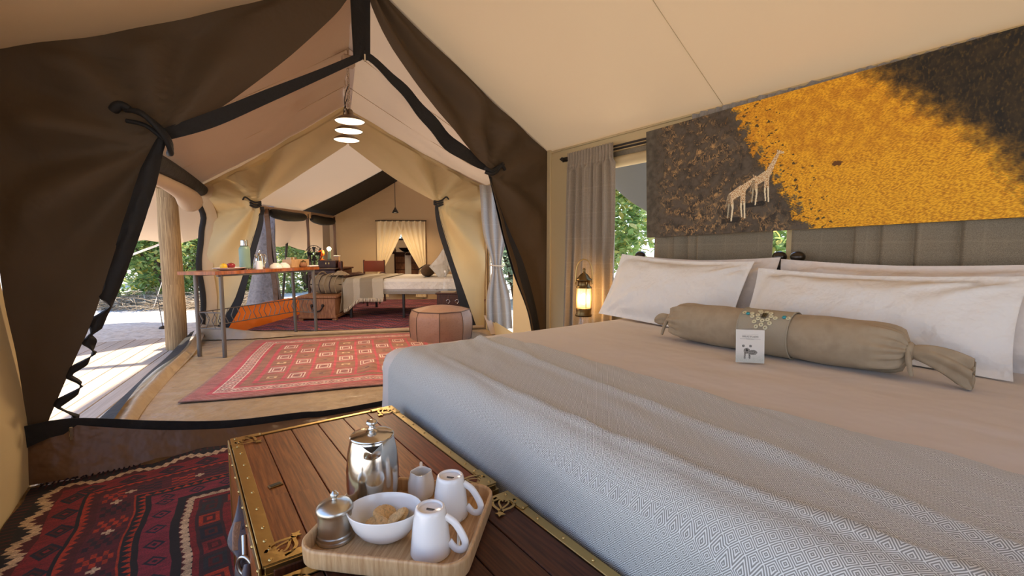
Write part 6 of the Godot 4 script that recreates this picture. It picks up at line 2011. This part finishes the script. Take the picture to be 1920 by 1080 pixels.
	for k in 5:
		m = MB.new(); m.box(Vector3(-0.12 + k * 0.022, 0.065, 0), Vector3(0.012, 0.10, 0.08), 0.002)
		var o := solo("packet", m, ["ribbon", "paper_shade", "cream_cloth", "ribbon", "brown_wood"][k], ["first paper packet at the left of the wooden caddy", "second packet in the wooden caddy, brownish", "third packet in the wooden caddy, cream", "fourth packet in the wooden caddy, grey", "fifth packet in the wooden caddy, dark brown"][k], "packet", "packets in the wooden caddy")
		o.transform = p.transform.translated_local(Vector3(0, 0.012, 0))
	p = thing("small_jar", "little brown lidded jar before the wooden caddy", "jar", on.call(1.20, -0.04))
	m = MB.new()
	m.lathe([Vector2(0, 0), Vector2(0.035, 0), Vector2(0.042, 0.02), Vector2(0.042, 0.05), Vector2(0.032, 0.066), Vector2(0, 0.066)], 20)
	part("body", m, "brown_wood", p)
	m = MB.new()
	m.lathe([Vector2(0.034, 0.066), Vector2(0.034, 0.074), Vector2(0.012, 0.080), Vector2(0.012, 0.09), Vector2(0, 0.092)], 20)
	part("lid", m, "brass_dark", p)
	p = thing("napkin", "folded white napkin lying at the bar table's right end", "napkin", on.call(1.20, -0.005), 36.0)
	m = MB.new(); m.box(Vector3(0.14, 0.012, -0.01), Vector3(0.16, 0.02, 0.05), 0.006); part("cloth", m, "pillow", p)
	# pouf
	p = thing("leather_pouf", "worn brown leather pouf with panelled sides beyond the bed's corner", "pouf", V(-0.905, 0, 5.72), -YAW + 6.0)
	var R := 0.385; var n_p := 8
	var rad := func(an: float, y: float) -> float:
		var k := fposmod(an / (TAU / n_p), 1.0) - 0.5
		return R * (cos(PI / n_p) / cos(k * TAU / n_p) + 0.012 * (1.0 - 4.0 * k * k)) * (1.0 + 0.05 * sin(PI * clampf(y / 0.40, 0, 1)) - 0.02)
	for k in n_p:
		m = MB.new()
		m.grid(10, 14, func(a, b):
			var an: float = TAU / n_p * (k + a)
			var y: float = b * 0.375
			var rr: float = rad.call(an, y) * (1.0 - 0.05 * smoothstep(0.8, 1.0, b)) + 0.004 * nz(an * 4.0, y * 8.0)
			return Vector3(cos(an) * rr, y, -sin(an) * rr))
		part("side_panel", m, "leather", p)
		m = MB.new()
		m.grid(10, 10, func(a, b):
			var an: float = TAU / n_p * (k + a)
			var rr: float = rad.call(an, 0.375) * 0.95 * (1.0 - b * 0.99)
			return Vector3(cos(an) * rr, 0.375 + 0.055 * sin(b * PI / 2), -sin(an) * rr))
		part("top_panel", m, "leather", p)
	m = MB.new()
	var ring := []
	for k in 65:
		var an := TAU * k / 64.0
		ring.append(Vector3(cos(an) * rad.call(an, 0.375) * 0.955, 0.376, -sin(an) * rad.call(an, 0.375) * 0.955))
	m.tube(ring, 0.006, 6, false)
	for k in n_p:
		var an: float = TAU / n_p * k
		var line := []
		for i in 13: line.append(Vector3(cos(an), 0, -sin(an)) * (rad.call(an, i * 0.031) * (1.0 - 0.05 * smoothstep(0.8, 1.0, i / 12.0)) + 0.001) + Vector3(0, i * 0.031, 0))
		m.tube(line, 0.005, 6)
	part("piping", m, "thread", p)
	# grey curtain in the right side window
	var gc := MB.new()
	gc.sheet(40, 50, func(a, b):
		var pinch := 1.0 - 0.62 * exp(-pow((b - 0.55) / 0.16, 2.0))
		var sw: float = 0.10 * b
		var ph: float = a * TAU * 3.0
		return Vector3((a - 0.5) * 0.36 * pinch + sw - 0.05, -b * 1.93, 0.026 * sin(ph + 0.8 * nz(a * 3.0, b * 2.0)) * pinch), 0.004)
	var go := thing("grey_curtain", "thin grey curtain tied at its middle in the side window right of the drapes", "curtain", V(-0.21, 1.98, 6.10), -YAW + 20.0)
	part("cloth", gc, "linen_grey", go)
	var gt := MB.new()
	var rl := []
	for k in 21: rl.append(Vector3(0.005 + 0.098 * cos(TAU * k / 20.0), -1.06 - 0.006 * cos(TAU * k / 20.0), 0.045 * sin(TAU * k / 20.0)))
	gt.tube(rl, 0.010, 6, false)
	part("tie", gt, "ribbon", go)
	var bp := MB.new()
	bp.sheet(10, 6, func(a, b): return V(-0.28 + a * 0.30 - 0.1 * b, 0.01 + 0.24 * b * (1.0 - a) + 0.03 * sin(a * 8.0) * b, 5.95 + 0.12 * b), 0.005)
	solo("canvas_flap", bp, "roof_middle", "folded rosy canvas hem at the foot of the tied grey curtain", "canvas")

# ---------------------------------------------------------------- things in the far tent
func far_things() -> void:
	var turn := -YAW
	# bed
	var b := thing("far_bed", "white made up bed on dark legs in the far tent", "bed", V(-1.74, 0, 8.15), turn)
	var L := 2.0; var D := 1.5
	var m := MB.new()
	m.box(Vector3(0, 0.555, 0), Vector3(L, 0.21, D), 0.045)
	part("mattress", m, "pillow", b)
	m = MB.new()
	m.box(Vector3(0, 0.43, 0), Vector3(L - 0.02, 0.045, D - 0.02), 0.006)
	part("base", m, "linen_grey", b)
	for q in [[-0.92, 0.70], [0.92, 0.70], [-0.92, -0.70], [0.92, -0.70], [-0.05, 0.70]]:
		m = MB.new(); m.box(Vector3(q[0], 0.205, q[1]), Vector3(0.04, 0.41, 0.04), 0.004); part("leg", m, "iron_dark", b)
	m = MB.new()
	m.sheet(30, 24, func(a, q):
		var x: float = lerpf(-1.02, -0.36, a)
		var s: float = q * 2.0
		var z := 0.0; var y := 0.0
		if s < 1.48: z = -0.72 + s; y = 0.672
		else: z = 0.775; y = 0.672 - (s - 1.48) * (0.62 + 0.35 * (1.0 - smoothstep(0.0, 0.45, a)))
		if x < -0.99: y -= 0.05
		return Vector3(x + 0.01 * nz(q * 5.0, a), y + 0.006 * nz(a * 6.0, q * 6.0), z + 0.012 * sin(a * 15.0) * smoothstep(1.5, 2.0, s)), 0.005)
	m.sheet(20, 20, func(a, q):
		var z: float = lerpf(-0.70, 0.78, a)
		return Vector3(-1.025 - 0.05 * q * q - 0.01 * sin(a * 14.0) * q, 0.67 - q * (0.40 + 0.16 * smoothstep(0.6, 1.0, a)), z), 0.005)
	var th := solo("striped_throw", m, "throw_far", "beige striped throw with a fringe over the far bed's foot end", "throw")
	th.transform = b.transform
	var fr := MB.new()
	for k in 34:
		var x := -1.0 + k * 0.019
		var a := (x + 1.02) / 0.66
		var yy := 0.672 - 0.52 * (0.62 + 0.35 * (1.0 - smoothstep(0.0, 0.45, a)))
		fr.tube([Vector3(x, yy, 0.778), Vector3(x + 0.004 * sin(k * 2.0), yy - 0.035, 0.786), Vector3(x, yy - 0.065, 0.782)], [0.007, 0.008, 0.004], 5, false)
	part("fringe", fr, "fringe", th, "", "stuff")
	# pillows, fur bolster
	for k in 2:
		var o := solo("pillow", pillow_mesh(0.46, 0.40, 0.17, 3.0 + k, 0.01), "pillow", ["white cushion standing on its corner on the far bed, left one", "white cushion standing on its corner on the far bed, half behind the drape"][k], "pillow", "cushions on the far bed")
		o.transform = Transform3D(Basis(Vector3.UP, deg_to_rad(turn + 48.0 + 10 * k)) * Basis(Vector3(0, 0, 1), deg_to_rad(45)), V([-1.22, -0.95][k], 0.87, [8.0, 8.0][k]))
	m = MB.new()
	m.grid(28, 24, func(a, q):
		var an: float = a * TAU
		var ph: float = (q - 0.5) * PI
		var rr := 0.105 * pow(maxf(cos(ph), 0.0), 0.4) + 0.014 * nz(an * 3.0, q * 12.0) * cos(ph)
		return Vector3(cos(an) * rr, sin(an) * rr + 0.105, -(q - 0.5) * 0.75))
	solo("fur_bolster", m, "fur", "shaggy brown fur bolster before the far bed's cushions", "bolster", "", V(-1.50, 0.662, 8.1), turn)
	# nightstand with bottle, tray and small lamp
	var ns := thing("nightstand", "dark wooden nightstand with two ring handles behind the leather pouf", "nightstand", V(-0.95, 0, 7.21), turn)
	m = MB.new(); m.box(Vector3(0, 0.23, 0), Vector3(0.46, 0.42, 0.28), 0.008); part("body", m, "dark_wood", ns)
	m = MB.new(); m.box(Vector3(0, 0.447, 0), Vector3(0.50, 0.025, 0.31), 0.006); part("top", m, "dark_wood", ns)
	m = MB.new(); m.box(Vector3(0, 0.33, 0.143), Vector3(0.42, 0.16, 0.012), 0.004)
	var dr := part("drawer", m, "dark_wood", ns)
	for x in [-0.05, 0.09]:
		m = MB.new()
		var rg := []
		for i in 17: rg.append(Vector3(x + 0.028 * cos(TAU * i / 16.0), 0.33 + 0.028 * sin(TAU * i / 16.0), 0.158))
		m.tube(rg, 0.006, 6, false)
		part("ring_handle", m, "steel", dr)
	var nt := thing("small_tray", "pale tray on the far nightstand under the glass bottle", "tray", V(-1.01, 0.461, 7.20), turn)
	m = MB.new(); m.slab(rounded(0.24, 0.18, 0.03), 0.012); part("base", m, "ribbon", nt)
	var bt := thing("bottle", "clear glass bottle on the far nightstand", "bottle", V(-1.06, 0.474, 7.20))
	m = MB.new()
	m.lathe([Vector2(0, 0), Vector2(0.044, 0), Vector2(0.045, 0.01), Vector2(0.045, 0.12), Vector2(0.036, 0.17), Vector2(0.019, 0.21), Vector2(0.016, 0.27), Vector2(0.02, 0.28), Vector2(0.02, 0.30), Vector2(0, 0.30)], 24)
	part("glass", m, "glass", bt)
	m = MB.new(); m.lathe([Vector2(0.017, 0.295), Vector2(0.021, 0.30), Vector2(0.019, 0.33), Vector2(0, 0.332)], 16); part("stopper", m, "white_paint", bt)
	var gl := thing("tumbler", "little tumbler at the nightstand's right end", "glass", V(-0.78, 0.461, 7.18))
	m = MB.new(); m.lathe([Vector2(0, 0), Vector2(0.03, 0), Vector2(0.035, 0.07), Vector2(0.033, 0.07), Vector2(0.028, 0.004), Vector2(0, 0.004)], 20); part("body", m, "shell", gl)
	# trunk at the foot
	var tk := thing("storage_chest", "carved wooden storage chest with a round iron handle at the far bed's foot", "chest", V(-3.12, 0, 7.55), turn + 4.0)
	m = MB.new(); m.box(Vector3(0, 0.21, 0), Vector3(0.56, 0.30, 0.80), 0.006); part("body", m, "brown_wood", tk)
	m = MB.new(); m.box(Vector3(0, 0.385, 0), Vector3(0.60, 0.04, 0.84), 0.008); part("lid", m, "brown_wood", tk)
	m = MB.new(); m.box(Vector3(0, 0.065, 0), Vector3(0.59, 0.05, 0.83), 0.01); part("plinth", m, "brown_wood", tk)
	for x in [-0.26, 0.26]:
		for z in [-0.36, 0.36]:
			m = MB.new(); m.box(Vector3(x, 0.02, z), Vector3(0.07, 0.04, 0.09), 0.006); part("foot", m, "brown_wood", tk)
	m = MB.new()
	var hr := []
	for i in 15: hr.append(Vector3(0.085 * cos(-PI * i / 14.0), 0.245 + 0.085 * sin(-PI * i / 14.0), 0.425))
	m.tube(hr, 0.011, 8)
	for x in [-0.085, 0.085]: m.lathe([Vector2(0.026, 0), Vector2(0.02, 0.02), Vector2(0, 0.026)], 12, Vector3(x, 0.25, 0.40), Basis(Vector3.RIGHT, Vector3(0, 0, 1), Vector3(0, -1, 0)))
	part("handle", m, "iron_dark", tk)
	# duffel bag on the trunk
	var bg := thing("duffel_bag", "pale canvas duffel bag with brown straps on the carved storage chest", "bag", V(-3.08, 0.405, 7.62), turn)
	m = MB.new()
	m.grid(32, 24, func(a, q):
		var an: float = a * TAU
		var ph: float = (q - 0.5) * PI
		var rr := pow(maxf(cos(ph), 0.0), 0.35)
		var p := Vector3((q - 0.5) * 0.62, sin(an) * rr * 0.17 + 0.155 + 0.02 * nz(an * 2.0, q * 6.0), cos(an) * rr * 0.18)
		p.y = maxf(p.y, 0.0)
		return p)
	part("body", m, "bag_canvas", bg)
	for k in 6:
		m = MB.new()
		var x := -0.24 + k * 0.085
		m.tube(bent([Vector3(x, 0.02, 0.18), Vector3(x - 0.02, 0.16, 0.205), Vector3(x + 0.01, 0.30, 0.13), Vector3(x + 0.06, 0.34 + 0.03 * sin(k * 2.0), 0.02), Vector3(x + 0.08, 0.29, -0.12)], 14), 0.012, 6, true, 0.5)
		part("strap", m, "leather_dark" if k % 2 == 0 else "suede", bg)
	m = MB.new()
	m.grid(16, 12, func(a, q): return Vector3(0.05 + a * 0.26 + 0.02 * sin(q * 4.0), 0.31 + 0.07 * sin(a * PI) * sin(q * PI) + 0.015 * nz(a * 5.0, q * 5.0), -0.12 + q * 0.26))
	part("top_flap", m, "suede", bg)
	# chairs
	for k in 2:
		var ch := thing("camp_chair", ["dark wooden armchair with red leather back beside the far doorway", "dark wooden armchair facing the desk, mostly behind the bag"][k], "chair", [V(-3.02, 0, 9.72), V(-3.22, 0, 9.12)][k], turn + [0.0, 118.0][k], "leather camp chairs in the far tent")
		for q in [[-0.24, 0.24, 0.62], [0.24, 0.24, 0.62], [-0.22, -0.22, 0.92], [0.22, -0.22, 0.92]]:
			m = MB.new(); m.box(Vector3(q[0], q[2] / 2, q[1]), Vector3(0.035, q[2], 0.035), 0.005); part("leg", m, "dark_wood", ch)
		for x in [-0.25, 0.25]:
			m = MB.new()
			m.tube(bent([Vector3(x, 0.60, -0.24), Vector3(x, 0.64, 0.0), Vector3(x, 0.64, 0.18), Vector3(x, 0.60, 0.30)], 10), 0.022, 8, true, 1.3)
			part("armrest", m, "dark_wood", ch)
			for z in [-0.1, 0.08]:
				m = MB.new(); m.box(Vector3(x, 0.53, z), Vector3(0.025, 0.2, 0.025), 0.003); part("spindle", m, "dark_wood", ch)
		m = MB.new(); m.box(Vector3(0, 0.43, 0.0), Vector3(0.46, 0.05, 0.46), 0.012); part("seat", m, "leather_red", ch)
		m = MB.new()
		m.sheet(10, 6, func(a, q): return Vector3((a - 0.5) * 0.44, 0.66 + 0.24 * q, -0.20 - 0.05 * sin(PI * a)), 0.012)
		part("backrest", m, "leather_red", ch)
	# desk under the window
	var dk := thing("writing_desk", "dark campaign desk under the far net window", "desk", V(-3.72, 0, 9.3), turn)
	m = MB.new(); m.box(Vector3(0, 0.76, 0), Vector3(0.60, 0.03, 1.0), 0.006); part("top", m, "dark_wood", dk)
	m = MB.new(); m.box(Vector3(0, 0.69, 0), Vector3(0.54, 0.10, 0.94), 0.006); part("apron", m, "dark_wood", dk)
	for q in [[-0.25, 0.44], [0.25, 0.44], [-0.25, -0.44], [0.25, -0.44]]:
		m = MB.new(); m.box(Vector3(q[0], 0.33, q[1]), Vector3(0.04, 0.66, 0.04), 0.004); part("leg", m, "dark_wood", dk)
	var bx := thing("wooden_box", "dark wooden box with brass clasps standing on the desk", "box", V(-3.72, 0.776, 9.25), turn)
	m = MB.new(); m.box(Vector3(0, 0.075, 0), Vector3(0.36, 0.15, 0.26), 0.006); part("body", m, "dark_wood", bx)
	for x in [-0.02, 0.04]:
		m = MB.new(); m.box(Vector3(x, 0.09, 0.133), Vector3(0.02, 0.035, 0.008), 0.002); part("clasp", m, "brass", bx)
	var fn := thing("desk_fan", "round dark wire fan at the desk's window end", "fan", V(-4.0, 0.776, 9.2), turn)
	m = MB.new()
	for k in 5:
		var rg := []
		var rr: float = [0.17, 0.165, 0.12, 0.08, 0.04][k]
		for i in 33: rg.append(Vector3(rr * cos(TAU * i / 32.0), 0.28 + rr * sin(TAU * i / 32.0), 0.02))
		m.tube(rg, 0.004, 5, false)
	for k in 12: m.tube([Vector3(0.03 * cos(TAU * k / 12.0), 0.28 + 0.03 * sin(TAU * k / 12.0), 0.03), Vector3(0.168 * cos(TAU * k / 12.0), 0.28 + 0.168 * sin(TAU * k / 12.0), 0.01)], 0.003, 4)
	part("cage", m, "iron_dark", fn)
	m = MB.new(); m.lathe([Vector2(0.09, 0), Vector2(0.08, 0.02), Vector2(0.02, 0.03), Vector2(0.015, 0.25), Vector2(0, 0.25)], 20); part("stand", m, "iron_dark", fn)
	for k in 4:
		m = MB.new()
		m.sheet(4, 4, func(a, q): return Vector3((a - 0.5) * 0.07 * (0.4 + q), 0.03 + q * 0.11, 0.012 + (a - 0.5) * 0.03).rotated(Vector3(0, 0, 1), TAU * k / 4.0) + Vector3(0, 0.28, 0), 0.003)
		part("blade", m, "iron_dark", fn)
	var lp := thing("desk_lamp", "bright bare lamp on a pale green stem at the desk", "lamp", V(-3.74, 0.926, 9.3))
	m = MB.new(); m.lathe([Vector2(0, 0), Vector2(0.045, 0), Vector2(0.04, 0.02), Vector2(0.032, 0.04), Vector2(0.032, 0.17), Vector2(0.02, 0.19), Vector2(0.0, 0.195)], 20); part("stem", m, "green_enamel", lp)
	m = MB.new()
	var pr := []
	for i in 11: pr.append(Vector2(maxf(cos(-PI / 2 + PI * i / 10.0), 0.0) * 0.042, 0.232 + 0.042 * sin(-PI / 2 + PI * i / 10.0)))
	m.lathe(pr, 16)
	part("bulb", m, "star_glow", lp)
	lamp("desk_light", V(-3.74, 1.16, 9.3), Color("ffd79a"), 0.18, 0.03)
	var oj := thing("orange_lantern", "small orange shaded lantern on the desk left of the bare lamp", "lantern", V(-3.89, 0.926, 9.28))
	m = MB.new(); m.lathe([Vector2(0, 0), Vector2(0.05, 0), Vector2(0.045, 0.02), Vector2(0.02, 0.03), Vector2(0.02, 0.09), Vector2(0.05, 0.10), Vector2(0.062, 0.15), Vector2(0.045, 0.20), Vector2(0, 0.205)], 20); part("shade", m, "orange_canvas", oj)
	var wb := thing("small_box", "little pale wooden house shaped box on the desk right of the lamp", "box", V(-3.58, 0.776, 9.3), turn)
	m = MB.new(); m.box(Vector3(0, 0.17, 0), Vector3(0.09, 0.11, 0.08), 0.004); m.box(Vector3(0, 0.055, 0), Vector3(0.20, 0.11, 0.16), 0.004); part("body", m, "bamboo_rim", wb)
	m = MB.new(); m.box(Vector3(0, 0.235, 0), Vector3(0.11, 0.02, 0.10), 0.006); part("lid", m, "white_paint", wb)
	# curtains of the doorway
	for k in 2:
		var t := thing("doorway_curtain", ["left cream curtain of the far doorway, tied back", "right cream curtain of the far doorway, tied back"][k], "curtain", V(-2.545, 1.80, 10.46), turn, "cream curtains of the far doorway")
		var sg := -1.0 if k == 0 else 1.0
		m = MB.new()
		m.sheet(50, 44, func(a, q):
			var inner: float = 0.52 * clampf(1.0 - pow(q / 0.62, 1.25), 0.0, 1.0) * 0.98
			if q > 0.62: inner = 0.0
			inner = 0.545 - 0.14 - inner if q <= 0.62 else 0.405 - 0.09 * (q - 0.62) / 0.38
			var outer: float = 0.555
			var x: float = lerpf(inner, outer, a)
			var w := (outer - inner)
			return Vector3(sg * x, -q * 1.75, (0.018 - 0.006 * q) * sin(a * TAU * 5.0 + nz(a * 4.0, q)) * clampf(w * 3.0, 0.4, 1.0) + (0.01 * sin(a * 90.0) if q < 0.05 else 0.0)), 0.004)
		part("cloth", m, "cream_cloth", t)
		m = MB.new()
		m.tube(bent([Vector3(sg * 0.39, -1.12, 0.035), Vector3(sg * 0.47, -1.06, 0.05), Vector3(sg * 0.57, -1.0, 0.0)], 8), 0.014, 6)
		part("tie_strap", m, "iron_dark", t)
	var rodm := MB.new()
	rodm.tube([V(-3.13, 1.80, 10.46), V(-1.96, 1.80, 10.46)], 0.012, 8)
	solo("doorway_rod", rodm, "iron_dark", "dark rod over the cream curtains of the far doorway", "rod")
	# far pendant
	var fp := thing("small_pendant", "small dark cone pendant above the cream curtained doorway", "pendant lamp", V(-2.42, 1.90, 9.5))
	m = MB.new(); m.lathe([Vector2(0.066, 0), Vector2(0.068, 0.004), Vector2(0.045, 0.05), Vector2(0.022, 0.085), Vector2(0.018, 0.11), Vector2(0, 0.112)], 24); m.lathe([Vector2(0, 0.03), Vector2(0.05, 0.02), Vector2(0.066, 0)], 24); part("shade", m, "iron_dark", fp)
	m = MB.new(); m.lathe([Vector2(0, 0.004), Vector2(0.03, 0.006), Vector2(0.05, 0.014)], 20); part("diffuser", m, "lamp_glow", fp)
	m = MB.new(); m.tube([Vector3(0, 0.11, 0), Vector3(0, 0.85, 0)], 0.006, 6); part("cord", m, "iron_dark", fp)
	lamp("small_pendant_light", V(-2.42, 1.88, 9.5), Color("ffdcae"), 1.4, 0.04, true)
	# wash stand in the room behind
	var ws := thing("wash_stand", "wooden wash stand with drawers in the room behind the cream curtains", "wash stand", V(-2.72, 0, 11.9), turn)
	m = MB.new(); m.box(Vector3(0, 1.06, 0), Vector3(0.95, 0.05, 0.5), 0.006); part("top", m, "dark_wood", ws)
	m = MB.new(); m.box(Vector3(0.06, 0.55, 0), Vector3(0.74, 0.97, 0.45), 0.006); part("body", m, "dark_wood", ws)
	for k in 6:
		m = MB.new(); m.box(Vector3(-0.10 + 0.36 * (k % 2), 0.55 + 0.17 * (k / 2), 0.232), Vector3(0.34, 0.155, 0.02), 0.004); part("drawer", m, "brown_wood", ws)
	var bb := thing("basin", "dark shallow basin standing on the wash stand", "basin", V(-2.76, 1.086, 11.85))
	m = MB.new(); m.lathe([Vector2(0, 0), Vector2(0.05, 0), Vector2(0.08, 0.01), Vector2(0.15, 0.06), Vector2(0.19, 0.11), Vector2(0.185, 0.11), Vector2(0.14, 0.065), Vector2(0.05, 0.02), Vector2(0, 0.018)], 28); part("body", m, "iron_dark", bb)
	var tw := thing("towel", "white towel hanging from a ring at the wash stand's front", "towel", V(-2.66, 0, 11.62), turn)
	m = MB.new(); m.sheet(8, 16, func(a, q): return Vector3((a - 0.5) * 0.15, 1.0 - q * 0.5, 0.012 * sin(a * 9.0)), 0.02); part("cloth", m, "pillow", tw)
	m = MB.new()
	var tr := []
	for i in 21: tr.append(Vector3(0.075 * cos(TAU * i / 20.0), 1.02 + 0.06 * sin(TAU * i / 20.0), 0))
	m.tube(tr, 0.007, 6, false); part("ring", m, "steel", tw)
	var fw := thing("flower_vase", "white flowers in a small vase at the wash stand's right", "flowers", V(-2.32, 1.086, 11.8))
	m = MB.new(); m.lathe([Vector2(0, 0), Vector2(0.03, 0), Vector2(0.035, 0.05), Vector2(0.018, 0.10), Vector2(0.02, 0.11)], 16); part("vase", m, "porcelain", fw)
	for k in 5:
		m = MB.new()
		var tip := Vector3(-0.02 - 0.035 * k, 0.13 + 0.03 * sin(k * 1.7), 0.02 * cos(k * 2.0))
		m.tube(bent([Vector3(0, 0.10, 0), tip * 0.6 + Vector3(0, 0.06, 0), tip], 6), 0.003, 4)
		part("stem", m, "green_enamel", fw)
		m = MB.new()
		for i in 5: m.lathe([Vector2(0, 0), Vector2(0.016, 0.006), Vector2(0.012, 0.012), Vector2(0, 0.014)], 8, tip + Vector3(0.016 * cos(TAU * i / 5.0), 0, 0.016 * sin(TAU * i / 5.0)))
		part("blossom", m, "porcelain", fw)
	var tj := thing("tooth_jar", "little pale jar left of the basin on the wash stand", "jar", V(-3.06, 1.086, 11.82))
	m = MB.new(); m.lathe([Vector2(0, 0), Vector2(0.045, 0), Vector2(0.05, 0.04), Vector2(0.03, 0.09), Vector2(0.025, 0.11), Vector2(0, 0.112)], 16); part("body", m, "ribbon", tj)
